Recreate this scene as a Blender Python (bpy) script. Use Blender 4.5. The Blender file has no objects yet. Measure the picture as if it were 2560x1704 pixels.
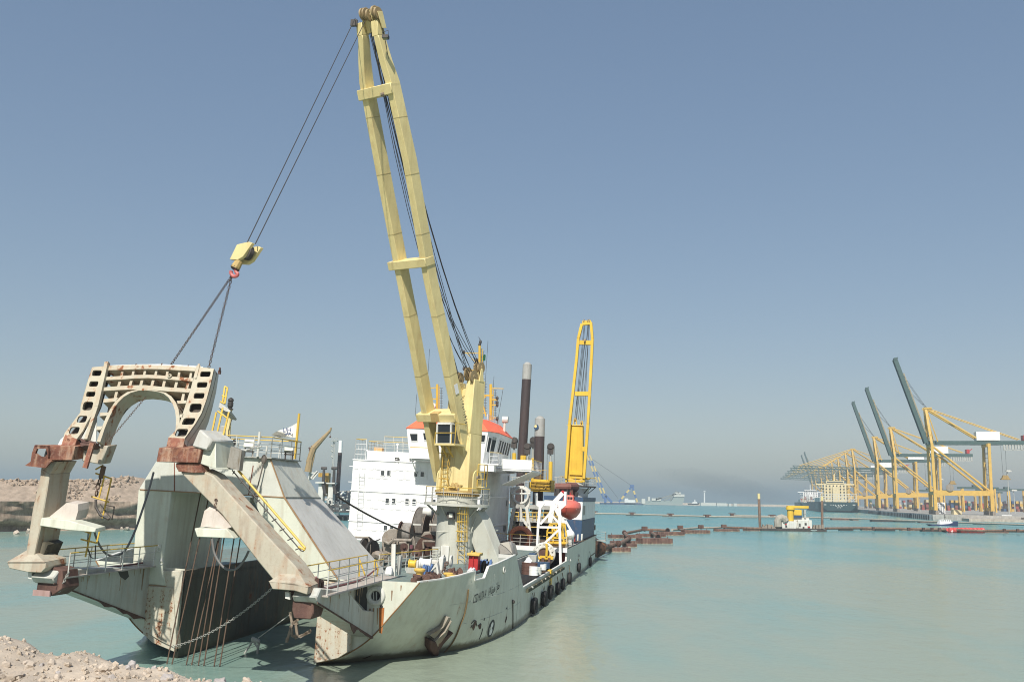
import bpy, bmesh, math, random
from mathutils import Vector, Matrix, Euler, noise
from mathutils.geometry import tessellate_polygon
random.seed(7)
R = math.radians
scene = bpy.context.scene
COL = scene.collection
V = Vector

# ------------------------------------------------------------------ camera
FPX, HC, PITCH, ROLL = 2350.0, 8.5, R(9.47), 0.016     # lens in px of a 2560 px wide frame, eye height, tilt
cam_d = bpy.data.cameras.new('camera'); cam = bpy.data.objects.new('camera', cam_d); COL.objects.link(cam)
cam_d.sensor_width = 36.0; cam_d.lens = 36.0 * FPX / 2560.0
cam_d.clip_start = 0.1; cam_d.clip_end = 60000
cam.matrix_world = Matrix.Translation((0, 0, HC)) @ Matrix.Rotation(math.pi/2 + PITCH, 4, 'X') @ Matrix.Rotation(ROLL, 4, 'Z')
scene.camera = cam

# ------------------------------------------------------------------ light
SUN_EL, SUN_AZ = R(47), R(190.8)
sun_dir = V((math.sin(SUN_AZ)*math.cos(SUN_EL), math.cos(SUN_AZ)*math.cos(SUN_EL), math.sin(SUN_EL)))
world = bpy.data.worlds.new('World'); scene.world = world; world.use_nodes = True
wn = world.node_tree.nodes; wl = world.node_tree.links
bg = wn['Background']; bg.inputs['Strength'].default_value = 0.10
sky = wn.new('ShaderNodeTexSky'); sky.sky_type = 'NISHITA'; sky.sun_disc = False
sky.sun_elevation = SUN_EL; sky.sun_rotation = SUN_AZ
sky.altitude = 0; sky.air_density = 1.0; sky.dust_density = 0.7; sky.ozone_density = 1.3
hs = wn.new('ShaderNodeHueSaturation'); hs.inputs['Saturation'].default_value = 1.40; hs.inputs['Hue'].default_value = 0.504; hs.inputs['Value'].default_value = 1.80
gm = wn.new('ShaderNodeGamma'); gm.inputs['Gamma'].default_value = 0.52          # dusty air evens out the sky between zenith and horizon
wl.new(sky.outputs[0], gm.inputs['Color']); wl.new(gm.outputs[0], hs.inputs['Color']); wl.new(hs.outputs[0], bg.inputs['Color'])
sun_l = bpy.data.lights.new('sun', 'SUN'); sun_l.energy = 5.0; sun_l.angle = R(0.6); sun_l.color = (1.0, 0.95, 0.87)
sun_o = bpy.data.objects.new('sun', sun_l); COL.objects.link(sun_o)
sun_o.rotation_euler = (-sun_dir).to_track_quat('-Z', 'Y').to_euler()
vs = scene.view_settings
vs.view_transform = 'Standard'; vs.look = 'None'; vs.exposure = 0.30; vs.gamma = 1.0; vs.use_curve_mapping = False
scene.cycles.filter_width = 1.05; scene.cycles.max_bounces = 6; scene.cycles.volume_bounces = 1

# ------------------------------------------------------------------ frames
# the dredger lies at a heading of 9.4 deg to the view with a 2 deg list; its local axes are
# x = to starboard, y = aft, z = up, origin on the centre line at the bow
HEAD, LIST = R(9.44), R(2.0)
SHIP = Matrix.Translation((-13.45, 50.285, 0)) @ Matrix.Rotation(-HEAD, 4, 'Z') @ Matrix.Rotation(LIST, 4, 'Y')
SHIP_I = SHIP.inverted()
IDENT = Matrix.Identity(4)
def ray(u, v):
    xr = (u-1280)/FPX; yr = -(v-852)/FPX
    x = xr*math.cos(ROLL)-yr*math.sin(ROLL); y = xr*math.sin(ROLL)+yr*math.cos(ROLL)
    return V((x, math.cos(PITCH)-y*math.sin(PITCH), math.sin(PITCH)+y*math.cos(PITCH)))
CAM0 = V((0, 0, HC))
def S(u, v, t=None, s=None, z=None, pl=None, fr=None):
    """sight line of a photo point meeting a plane of the ship (or of another frame)"""
    I = SHIP_I if fr is None else fr.inverted()
    o = I @ CAM0; d = I.to_3x3() @ ray(u, v)
    if pl: k = (pl[0]-o).dot(pl[1])/d.dot(pl[1])
    elif t is not None: k = (t-o.x)/d.x
    elif s is not None: k = (s-o.y)/d.y
    else: k = (z-o.z)/d.z
    return o + d*k
def W(u, v, z=None, Y=None):
    d = ray(u, v)
    k = (z-HC)/d.z if z is not None else Y/d.y
    return CAM0 + d*k

# ------------------------------------------------------------------ mesh building
class MB:
    def __init__(s): s.v = []; s.f = []; s.mi = []; s.m = 0
    def add(s, vs, fs):
        b = len(s.v); s.v += [V(p) for p in vs]
        for f in fs: s.f.append(tuple(i+b for i in f)); s.mi.append(s.m)
        return s
    def box(s, a, b):
        x0, x1 = sorted((a[0], b[0])); y0, y1 = sorted((a[1], b[1])); z0, z1 = sorted((a[2], b[2]))
        return s.add([(x0,y0,z0),(x1,y0,z0),(x1,y1,z0),(x0,y1,z0),(x0,y0,z1),(x1,y0,z1),(x1,y1,z1),(x0,y1,z1)],
                     [(0,3,2,1),(4,5,6,7),(0,1,5,4),(1,2,6,5),(2,3,7,6),(3,0,4,7)])
    def hexa(s, q0, q1):            # two matching polygons, closed by sides
        n = len(q0)
        fs = [tuple(range(n-1, -1, -1)), tuple(range(n, 2*n))]
        fs += [(i, (i+1) % n, n+(i+1) % n, n+i) for i in range(n)]
        return s.add(list(q0)+list(q1), fs)
    def prism(s, pts, vec):
        pts = [V(p) for p in pts]; vec = V(vec)
        return s.hexa(pts, [p+vec for p in pts])
    def plate(s, outer, holes, vec):  # a plate with holes and real thickness
        vec = V(vec); loops = [[V(p) for p in outer]] + [[V(p) for p in h] for h in holes]
        flat = [p for l in loops for p in l]; n = len(flat)
        tris = tessellate_polygon(loops)
        fs = [tuple(t) for t in tris] + [tuple(i+n for i in reversed(t)) for t in tris]
        k = 0
        for l in loops:
            m = len(l)
            fs += [(k+i, k+(i+1) % m, n+k+(i+1) % m, n+k+i) for i in range(m)]
            k += m
        return s.add(flat+[p+vec for p in flat], fs)
    def beam(s, a, b, w, h=None, up=(0, 0, 1)):
        a = V(a); b = V(b); h = w if h is None else h
        d = (b-a)
        if d.length < 1e-6: return s
        d.normalize(); up = V(up)
        if abs(d.dot(up.normalized())) > 0.98: up = V((0, 1, 0)) if abs(d.y) < .9 else V((1, 0, 0))
        x = d.cross(up).normalized()*w/2; y = x.cross(d).normalized()*h/2
        q = [-x-y, x-y, x+y, -x+y]
        return s.hexa([a+p for p in q], [b+p for p in q])
    def tube(s, a, b, r, n=8, r2=None, cap=True):
        a = V(a); b = V(b); r2 = r if r2 is None else r2
        d = (b-a)
        if d.length < 1e-6: return s
        d.normalize(); up = V((0, 0, 1)) if abs(d.z) < .9 else V((1, 0, 0))
        x = d.cross(up).normalized(); y = x.cross(d)
        c = [(x*math.cos(2*math.pi*i/n)+y*math.sin(2*math.pi*i/n)) for i in range(n)]
        vs_ = [a+p*r for p in c]+[b+p*r2 for p in c]
        fs = [(i, (i+1) % n, n+(i+1) % n, n+i) for i in range(n)]
        if cap: fs += [tuple(range(n-1, -1, -1)), tuple(range(n, 2*n))]
        return s.add(vs_, fs)
    def path(s, pts, r, n=6):
        pts = [V(p) for p in pts]
        ring = []
        px = None
        for i, p in enumerate(pts):
            d = (pts[min(i+1, len(pts)-1)]-pts[max(i-1, 0)]).normalized()
            if px is None:
                up = V((0, 0, 1)) if abs(d.z) < .9 else V((1, 0, 0)); x = d.cross(up).normalized()
            else:
                x = (px-d*px.dot(d)).normalized()
            px = x; y = x.cross(d)
            ring += [p+(x*math.cos(2*math.pi*k/n)+y*math.sin(2*math.pi*k/n))*r for k in range(n)]
        fs = []
        for i in range(len(pts)-1):
            for k in range(n): fs.append((i*n+k, i*n+(k+1) % n, (i+1)*n+(k+1) % n, (i+1)*n+k))
        fs += [tuple(range(n-1, -1, -1)), tuple(range((len(pts)-1)*n, len(pts)*n))]
        return s.add(ring, fs)
    def lathe(s, prof, o, ax=(0, 0, 1), n=20, cap=True):   # prof: (radius, height along ax)
        ax = V(ax).normalized(); o = V(o); up = V((0, 0, 1)) if abs(ax.z) < .9 else V((1, 0, 0))
        x = ax.cross(up).normalized(); y = ax.cross(x)
        vs_ = []
        for r, h in prof:
            vs_ += [o+ax*h+(x*math.cos(2*math.pi*k/n)+y*math.sin(2*math.pi*k/n))*r for k in range(n)]
        fs = []
        for i in range(len(prof)-1):
            for k in range(n): fs.append((i*n+k, i*n+(k+1) % n, (i+1)*n+(k+1) % n, (i+1)*n+k))
        if cap: fs += [tuple(range(n-1, -1, -1)), tuple(range((len(prof)-1)*n, len(prof)*n))]
        return s.add(vs_, fs)
    def torus(s, o, ax, R0, r, n=24, m=8, arc=1.0, start=0.0):
        ax = V(ax).normalized(); o = V(o); up = V((0, 0, 1)) if abs(ax.z) < .9 else V((1, 0, 0))
        x = ax.cross(up).normalized(); y = ax.cross(x)
        full = arc >= .999; k = n if full else n+1
        vs_ = []
        for i in range(k):
            a = start+2*math.pi*arc*i/n; d = x*math.cos(a)+y*math.sin(a)
            vs_ += [o+d*(R0+r*math.cos(2*math.pi*j/m))+ax*(r*math.sin(2*math.pi*j/m)) for j in range(m)]
        fs = []
        for i in range(n):
            i2 = (i+1) % k
            for j in range(m): fs.append((i*m+j, i2*m+j, i2*m+(j+1) % m, i*m+(j+1) % m))
        return s.add(vs_, fs)
    def sphere(s, o, r, n=10, m=6, sq=(1, 1, 1)):
        o = V(o)
        pts = [o+V((0, 0, -r*sq[2]))]
        for i in range(1, m):
            a = -math.pi/2+math.pi*i/m
            pts += [o+V((math.cos(a)*math.cos(2*math.pi*k/n)*r*sq[0], math.cos(a)*math.sin(2*math.pi*k/n)*r*sq[1], math.sin(a)*r*sq[2])) for k in range(n)]
        pts.append(o+V((0, 0, r*sq[2])))
        fs = [(0, 1+(k+1) % n, 1+k) for k in range(n)]
        for i in range(m-2):
            for k in range(n): fs.append((1+i*n+k, 1+i*n+(k+1) % n, 1+(i+1)*n+(k+1) % n, 1+(i+1)*n+k))
        L = len(pts)-1
        fs += [(L, 1+(m-2)*n+k, 1+(m-2)*n+(k+1) % n) for k in range(n)]
        return s.add(pts, fs)
    def grid(s, rows):               # rows of equal length lists of points
        n = len(rows[0]); vs_ = [p for r in rows for p in r]
        fs = [(i*n+k, i*n+k+1, (i+1)*n+k+1, (i+1)*n+k) for i in range(len(rows)-1) for k in range(n-1)]
        return s.add(vs_, fs)

def build(name, mb, mats, parent=None, base=None, frame=None, smooth=28, bevel=0, label=None, fix=True):
    """one mesh object. With a parent the points are read in the parent's frame coordinates."""
    if not isinstance(mats, (list, tuple)): mats = [mats]
    if parent is not None:
        off = V(parent['_b']) if '_b' in parent else V((0, 0, 0))
    else:
        off = V(base) if base is not None else V((0, 0, 0))
    me = bpy.data.meshes.new(name)
    me.from_pydata([p-off for p in mb.v], [], mb.f)
    for m in mats: me.materials.append(m)
    if any(mb.mi): me.polygons.foreach_set('material_index', mb.mi)
    if fix:
        bm = bmesh.new(); bm.from_mesh(me)
        bmesh.ops.recalc_face_normals(bm, faces=bm.faces); bm.to_mesh(me); bm.free()
    if smooth:
        me.polygons.foreach_set('use_smooth', [True]*len(me.polygons))
        me.set_sharp_from_angle(angle=R(smooth))
    me.update()
    o = bpy.data.objects.new(name, me); COL.objects.link(o)
    if parent is not None:
        o.parent = parent; o['_b'] = tuple(off)
    else:
        F = frame if frame is not None else IDENT
        o.matrix_world = F @ Matrix.Translation(off); o['_b'] = tuple(off)
    if bevel:
        md = o.modifiers.new('edge', 'BEVEL'); md.width = bevel; md.segments = 1; md.limit_method = 'ANGLE'; md.angle_limit = R(40)
    if label: o['label'] = label
    return o
def tag(o, label, cat, group=None, kind=None):
    if label: o['label'] = label
    if cat: o['category'] = cat
    if group: o['group'] = group
    if kind: o['kind'] = kind
    return o
def thing(name, label, cat, base=(0, 0, 0), frame=None, group=None):
    o = bpy.data.objects.new(name, None); COL.objects.link(o)
    o.empty_display_size = .3
    F = frame if frame is not None else SHIP
    o.matrix_world = F @ Matrix.Translation(V(base)); o['_b'] = tuple(V(base))
    return tag(o, label, cat, group)
def single(name, mb, mats, label, cat, base=(0, 0, 0), frame=None, group=None, **k):
    o = build(name, mb, mats, base=base, frame=SHIP if frame is None else frame, **k)
    return tag(o, label, cat, group)
def copy_tree(o, loc_world=None, mat=None, parent=None):
    c = o.copy(); COL.objects.link(c)
    if parent is not None:
        c.parent = parent; c.matrix_parent_inverse = o.matrix_parent_inverse.copy()
    if mat is not None: c.matrix_world = mat
    for ch in list(o.children): copy_tree(ch, parent=c)
    return c
def rail(parent, pts, h=1.05, gap=1.3, mw=None, my=None, bars=2, r=.024, closed=False, name='guard_rail', up=(0, 0, 1)):
    """posts and bars of a guard rail with its yellow top rail"""
    pts = [V(p) for p in pts]; up = V(up); mb = MB(); tp = MB()
    if closed: pts = pts+[pts[0]]
    for a, b in zip(pts, pts[1:]):
        n = max(1, round((b-a).length/gap))
        for i in range(n+1):
            p = a.lerp(b, i/n); mb.tube(p, p+up*h, r*1.15, 6)
        for k in range(1, bars+1): mb.tube(a+up*h*k/(bars+1), b+up*h*k/(bars+1), r*.75, 5)
        tp.tube(a+up*h, b+up*h, r*1.25, 6)
    if '_d' in parent:
        base = len(mb.v); mb.m = 1; mb.add(tp.v, tp.f)
        return build(name, mb, [mw, my], parent)
    g = build(name, mb, mw, parent); build('top_rail', tp, my, g)
    return g
def rrect(x0, y0, x1, y1, r, k=3):
    out = []
    for cx, cy, a0 in ((x1-r, y0+r, -90), (x1-r, y1-r, 0), (x0+r, y1-r, 90), (x0+r, y0+r, 180)):
        for i in range(k+1):
            a = R(a0+90*i/k); out.append((cx+r*math.cos(a), cy+r*math.sin(a)))
    return out
def sag(a, b, d, n=14):
    a = V(a); b = V(b)
    return [a.lerp(b, i/n)-V((0, 0, d*4*(i/n)*(1-i/n))) for i in range(n+1)]
def ladder(mb, a, b, w=.45, step=.3, r=.02, side=(1, 0, 0), n=5):
    a = V(a); b = V(b); sd = V(side).normalized()*w/2
    mb.tube(a-sd, b-sd, r, n); mb.tube(a+sd, b+sd, r, n)
    k = max(2, int((b-a).length/step))
    for i in range(1, k): p = a.lerp(b, i/k); mb.tube(p-sd, p+sd, r*.8, n)
def chain(mb, pts, r=.05, L=.3):
    """links along a line, alternately turned"""
    pts = [V(p) for p in pts]; i = 0
    for a, b in zip(pts, pts[1:]):
        d = b-a; n = max(1, int(d.length/(L*.72))); dn = d.normalized()
        for k in range(n):
            c = a+d*((k+.5)/n)
            x = dn.cross(V((0, 0, 1)) if abs(dn.z) < .9 else V((1, 0, 0))).normalized()
            if i % 2: x = dn.cross(x).normalized()
            i += 1; l = L/2; w = L*.28
            q = [c+dn*(l-w)+x*w, c+dn*l, c+dn*(l-w)-x*w, c-dn*(l-w)-x*w, c-dn*l, c-dn*(l-w)+x*w]
            for j in range(6): mb.tube(q[j], q[(j+1) % 6], r*.8, 4, cap=False)

# ------------------------------------------------------------------ materials
MATS = {}
def nd(nt, t, **k):
    n = nt.nodes.new(t)
    for a, b in k.items(): setattr(n, a, b)
    return n
def mat(name, col, rough=.5, metal=0.0, rust=0.0, dirt=0.0, vary=.08, bump=0.0, bscale=3.0, dirtcol=None,
        rustcol=(.23, .085, .035), rscale=1.1, streak=1.0, spec=.4, wave=0.0, band=None):
    if name in MATS: return MATS[name]
    m = bpy.data.materials.new(name); m.use_nodes = True; nt = m.node_tree; L = nt.links
    p = nt.nodes['Principled BSDF']
    p.inputs['Roughness'].default_value = rough; p.inputs['Metallic'].default_value = metal
    p.inputs['Specular IOR Level'].default_value = spec
    geo = nd(nt, 'ShaderNodeNewGeometry')
    def nz(scale, det=5, ro=.6, sc=(1, 1, 1), off=(0, 0, 0)):
        mp = nd(nt, 'ShaderNodeMapping'); mp.inputs['Scale'].default_value = sc; mp.inputs['Location'].default_value = off
        L.new(geo.outputs['Position'], mp.inputs['Vector'])
        t = nd(nt, 'ShaderNodeTexNoise'); t.inputs['Scale'].default_value = scale; t.inputs['Detail'].default_value = det
        t.inputs['Roughness'].default_value = ro
        L.new(mp.outputs[0], t.inputs['Vector']); return t.outputs['Fac']
    def ramp(fac, lo, hi):
        r = nd(nt, 'ShaderNodeMapRange'); r.clamp = True
        r.inputs['From Min'].default_value = lo; r.inputs['From Max'].default_value = hi
        L.new(fac, r.inputs['Value']); return r.outputs['Result']
    def mix(fac, a, b):
        x = nd(nt, 'ShaderNodeMix', data_type='RGBA')
        if isinstance(fac, float): x.inputs['Factor'].default_value = fac
        else: L.new(fac, x.inputs['Factor'])
        for sck, c in (('A', a), ('B', b)):
            i = [q for q in x.inputs if q.name == sck and q.type == 'RGBA'][0]
            if isinstance(c, tuple): i.default_value = (*c[:3], 1)
            else: L.new(c, i)
        return [q for q in x.outputs if q.type == 'RGBA'][0]
    def mul(a, b):
        x = nd(nt, 'ShaderNodeMath', operation='MULTIPLY')
        for i, c in ((0, a), (1, b)):
            if isinstance(c, float): x.inputs[i].default_value = c
            else: L.new(c, x.inputs[i])
        return x.outputs[0]
    lo = tuple(c*(1-vary*1.6) for c in col); hi = tuple(min(1, c*(1+vary)) for c in col)
    c = mix(ramp(nz(.55, 6, .62), .3, .7), lo, hi)
    st = nz(1.0, 4, .6, (2.6*streak, 2.6*streak, .22*streak), (3.1, 7.7, 1.3))
    sp = nz(rscale, 9, .68, (1, 1, .75), (11.3, 2.1, 5.2))
    if dirt > 0:
        dc = dirtcol or tuple(a*b for a, b in zip(col, (.50, .42, .32)))
        c = mix(mul(ramp(st, .47, .72), min(1., dirt)), c, dc)
        fine = nz(7.0, 6, .7)
        c = mix(mul(ramp(fine, .52, .75), dirt*.5), c, dc)
    if rust > 0:
        a = nd(nt, 'ShaderNodeMath', operation='ADD'); L.new(mul(sp, .62), a.inputs[0]); L.new(mul(st, .38), a.inputs[1])
        th = .70-.27*rust
        rm = ramp(a.outputs[0], th, th+.045)
        rv = mix(ramp(nz(5.0, 7, .7), .35, .68), tuple(q*.55 for q in rustcol), tuple(q*1.35 for q in rustcol))
        # stain that bleeds around the rusted spots
        c = mix(mul(ramp(a.outputs[0], th-.09, th+.02), .55), c, tuple(.55*x+.45*y for x, y in zip(col, (.42, .22, .10))))
        c = mix(rm, c, rv)
        rr = nd(nt, 'ShaderNodeMapRange'); L.new(rm, rr.inputs['Value']); rr.inputs['To Min'].default_value = rough; rr.inputs['To Max'].default_value = .85
        L.new(rr.outputs[0], p.inputs['Roughness'])
    if band:                          # weed and scum band along the water (z below band[0])
        sx = nd(nt, 'ShaderNodeSeparateXYZ'); L.new(geo.outputs['Position'], sx.inputs[0])
        ad = nd(nt, 'ShaderNodeMath', operation='ADD'); L.new(sx.outputs['Z'], ad.inputs[0]); L.new(mul(nz(1.6, 6, .7), .55), ad.inputs[1])
        c = mix(ramp(ad.outputs[0], band[0]+.12, band[0]-.1), c, band[1])
    L.new(c, p.inputs['Base Color'])
    if bump or wave:
        b = nd(nt, 'ShaderNodeBump'); b.inputs['Distance'].default_value = .05; b.inputs['Strength'].default_value = bump or .3
        if wave:
            a2 = nd(nt, 'ShaderNodeMath', operation='ADD'); L.new(mul(nz(bscale*3, 6), .35), a2.inputs[0]); L.new(mul(nz(.9, 2, .4), wave), a2.inputs[1])
            L.new(a2.outputs[0], b.inputs['Height'])
        else: L.new(nz(bscale, 7, .65), b.inputs['Height'])
        L.new(b.outputs[0], p.inputs['Normal'])
    MATS[name] = m; return m

HULL = mat('hull paint', (.60, .615, .52), .42, rust=.22, dirt=.22, bump=.25, wave=1.6, band=(.62, (.20, .18, .12)))
HULLIN = mat('shaded well wall', (.11, .11, .09), .6, rust=.34, dirt=.85, bump=.25, wave=1.5, band=(.55, (.10, .09, .06)))  # near black colour takes in the shade of the well besides dark staining
STEM = mat('worn stem paint', (.52, .50, .41), .6, rust=.56, dirt=.6, rscale=9, bump=.3, dirtcol=(.40, .30, .17))
TOWER = mat('tower paint', (.58, .585, .52), .5, rust=.18, dirt=.30, bump=.25, wave=1.8)
TOWERG = mat('tower green paint', (.585, .60, .50), .5, rust=.24, dirt=.36, bump=.25, wave=1.6)
TOWERS = mat('tower side paint', (.56, .555, .52), .5, rust=.12, dirt=.22, bump=.12, wave=.4)
ARCH = mat('arch paint', (.43, .395, .30), .5, rust=.52, dirt=.5, rscale=2.2, bump=.3, dirtcol=(.36, .27, .17))
LEGP = mat('leg paint', (.42, .385, .30), .6, rust=.46, dirt=.75, rscale=1.6, bump=.3, dirtcol=(.25, .17, .12))
RUST = mat('rusty steel', (.25, .095, .06), .8, dirt=1.0, vary=.4, rust=.5, rscale=4, rustcol=(.13, .05, .03), bump=.5, bscale=9, dirtcol=(.50, .38, .28))
DRUST = mat('dark rust', (.095, .05, .04), .85, dirt=.6, vary=.35, bump=.5, bscale=9, dirtcol=(.18, .11, .08))
WHITE = mat('white paint', (.80, .80, .78), .45, rust=.06, dirt=.10, bump=.1, wave=.8)
OFFW = mat('off white paint', (.62, .62, .57), .5, rust=.16, dirt=.35)
ORANGE = mat('orange roof paint', (.86, .16, .075), .5, dirt=.1)
CREAM = mat('cream yellow paint', (.71, .595, .285), .48, rust=.22, dirt=.36, dirtcol=(.46, .34, .13), bump=.15, wave=1.0)
YEL = mat('bright yellow paint', (.70, .455, .05), .45, rust=.10, dirt=.25, dirtcol=(.40, .22, .02))
RAILY = mat('rail yellow', (.62, .42, .07), .5, rust=.2, dirt=.3)
RAILW = mat('rail white', (.60, .60, .55), .5, rust=.22, dirt=.3)
GREY = mat('grey paint', (.40, .41, .38), .5, rust=.2, dirt=.45)
PED = mat('pedestal paint', (.50, .505, .44), .48, rust=.12, dirt=.25, bump=.15, wave=1.)
MACH = mat('machinery grime', (.27, .24, .20), .65, rust=.3, dirt=.8, bump=.3, bscale=8)
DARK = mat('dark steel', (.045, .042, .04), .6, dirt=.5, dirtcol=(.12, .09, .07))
WIRE = mat('wire rope', (.035, .032, .03), .6)
WIREB = mat('greased brown wire', (.10, .062, .04), .7, dirt=.6, rscale=2)
ROPEW = mat('wound wire', (.33, .31, .28), .7, dirt=.5, dirtcol=(.10, .09, .08))
CHAINM = mat('chain steel', (.10, .07, .055), .7, dirt=.7, dirtcol=(.2, .12, .08))
CHAING = mat('pale chain', (.34, .33, .30), .6)
RUBBER = mat('black rubber', (.018, .018, .018), .75, dirt=.4, dirtcol=(.06, .05, .045), bump=.3, bscale=9)
GLASS = mat('dark glass', (.02, .026, .03), .5, spec=.25)
GLASSB = mat('window glass', (.05, .06, .065), .08, spec=.8)
LAMP = mat('lamp glass', (.72, .74, .62), .15, spec=.7)
DECKG = mat('green deck', (.16, .215, .20), .7, rust=.3, dirt=.6, bump=.3, bscale=6)
DECKB = mat('brown deck', (.12, .085, .06), .8, rust=.3, dirt=.6, bump=.4, bscale=6)
REDP = mat('red paint', (.42, .03, .03), .45, dirt=.2)
HOOKR = mat('faded red hook', (.50, .13, .12), .5, dirt=.3)
BOATR = mat('lifeboat orange red', (.52, .085, .055), .4, dirt=.25, dirtcol=(.28, .05, .04))
BOATL = mat('lifeboat canopy', (.68, .16, .12), .45, dirt=.2)
BLUE = mat('blue paint', (.035, .075, .145), .5, rust=.1, dirt=.25)
TARP = mat('tarpaulin', (.30, .28, .245), .8, dirt=.6, bump=.6, bscale=2.5, dirtcol=(.12, .13, .17))
CLOTHB = mat('blue cloth', (.13, .22, .42), .9, dirt=.3, bump=.6, bscale=5)
ROPEG = mat('flange brown', (.24, .20, .17), .75, rust=.4, dirt=.7)
SPUD = mat('spud steel', (.055, .042, .042), .55, dirt=.5, dirtcol=(.10, .055, .045), rust=.12)
SPUDT = mat('spud grey top', (.36, .36, .34), .55, rust=.15, dirt=.5)
BLACK = mat('black', (.012, .012, .012), .6)
FLAGM = mat('flag cloth', (.70, .68, .62), .85, dirt=.25)

# ================================================================== SETTING
def water_mat():
    m = bpy.data.materials.new('harbour water'); m.use_nodes = True; nt = m.node_tree; L = nt.links
    p = nt.nodes['Principled BSDF']; p.inputs['Roughness'].default_value = .22; p.inputs['IOR'].default_value = 1.33
    p.inputs['Specular IOR Level'].default_value = .30
    geo = nd(nt, 'ShaderNodeNewGeometry')
    def nz(scale, sc, det=3, ro=.5):
        mp = nd(nt, 'ShaderNodeMapping'); mp.inputs['Scale'].default_value = sc; mp.inputs['Rotation'].default_value = (0, 0, R(14))
        L.new(geo.outputs['Position'], mp.inputs['Vector'])
        t = nd(nt, 'ShaderNodeTexNoise'); t.inputs['Scale'].default_value = scale; t.inputs['Detail'].default_value = det; t.inputs['Roughness'].default_value = ro
        L.new(mp.outputs[0], t.inputs['Vector']); return t.outputs['Fac']
    # stirred up sediment: drifting plumes of milky water, strongest close to the dredger
    sx = nd(nt, 'ShaderNodeSeparateXYZ'); L.new(geo.outputs['Position'], sx.inputs[0])
    far = nd(nt, 'ShaderNodeMapRange'); far.interpolation_type = 'SMOOTHSTEP'
    far.inputs['From Min'].default_value = 40; far.inputs['From Max'].default_value = 420; L.new(sx.outputs['Y'], far.inputs['Value'])
    n1 = nz(.035, (1, .35, 1), 5, .6)
    a = nd(nt, 'ShaderNodeMath', operation='MULTIPLY_ADD'); L.new(n1, a.inputs[0]); a.inputs[1].default_value = 2.1; a.inputs[2].default_value = -1.05
    b = nd(nt, 'ShaderNodeMath', operation='ADD'); L.new(far.outputs[0], b.inputs[0]); L.new(a.outputs[0], b.inputs[1])
    cr = nd(nt, 'ShaderNodeValToRGB'); e = cr.color_ramp.elements
    e[0].position = 0; e[0].color = (.245, .29, .225, 1); e[1].position = 1; e[1].color = (.05, .235, .245, 1)
    k = e.new(.35); k.color = (.155, .285, .26, 1)
    L.new(b.outputs[0], cr.inputs[0]); L.new(cr.outputs[0], p.inputs['Base Color'])
    h = nd(nt, 'ShaderNodeMath', operation='MULTIPLY_ADD'); L.new(nz(1.1, (1, .55, 1), 4, .6), h.inputs[0]); h.inputs[1].default_value = .55
    L.new(nz(.28, (1, .5, 1), 3), h.inputs[2])
    bp = nd(nt, 'ShaderNodeBump'); bp.inputs['Distance'].default_value = .55; bp.inputs['Strength'].default_value = .22
    L.new(h.outputs[0], bp.inputs['Height']); L.new(bp.outputs[0], p.inputs['Normal'])
    return m
WATER = water_mat()
mb = MB(); xs = [-14000, -3000, -800, -200, -60, 60, 200, 800, 3000, 14000]; ys = [-2000, -100, 20, 60, 120, 300, 900, 3000, 14000]
mb.grid([[(x, y, 0) for x in xs] for y in ys])
tag(build('water', mb, WATER, smooth=0), 'turquoise milky harbour water around the dredger', None, kind='structure')

# haze: even air over the whole scene
hm = bpy.data.materials.new('haze air'); hm.use_nodes = True; hn = hm.node_tree
hn.nodes.remove(hn.nodes['Principled BSDF'])
pv = nd(hn, 'ShaderNodeVolumePrincipled'); pv.inputs['Density'].default_value = .00034; pv.inputs['Color'].default_value = (.43, .465, .515, 1)
pv.inputs['Anisotropy'].default_value = 0.0
hn.links.new(pv.outputs[0], hn.nodes['Material Output'].inputs['Volume'])
hz = build('haze', MB().box((-14050, -2050, -3), (14050, 14050, 112)), hm, smooth=0)
tag(hz, 'pale dusty haze over the harbour', None, kind='stuff')

SAND = mat('pale limestone rubble', (.455, .385, .305), .9, vary=.16, dirt=.5, dirtcol=(.31, .25, .19), bump=.7, bscale=5)
SANDD = mat('cut bank rock', (.36, .28, .21), .92, vary=.3, dirt=.8, dirtcol=(.17, .12, .085), bump=.8, bscale=1.4)
HILL = mat('excavated spoil', (.37, .295, .225), .9, vary=.2, dirt=.6, dirtcol=(.26, .195, .145), bump=.8, bscale=2.0)
ROCKM = mat('limestone boulder', (.48, .41, .335), .9, vary=.2, dirt=.4, dirtcol=(.33, .27, .21), bump=.6, bscale=9)
ROCKG = mat('grey boulder', (.40, .37, .35), .9, vary=.2, dirt=.4, bump=.6, bscale=9)

def fbm(x, y, z=0, o=5, lac=2.1, g=.5):
    a = 1; s = 0; n = 0
    for i in range(o):
        s += a*noise.noise(V((x, y, z))); n += a; a *= g; x *= lac; y *= lac; z = z*lac+3.1
    return s/n
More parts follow.
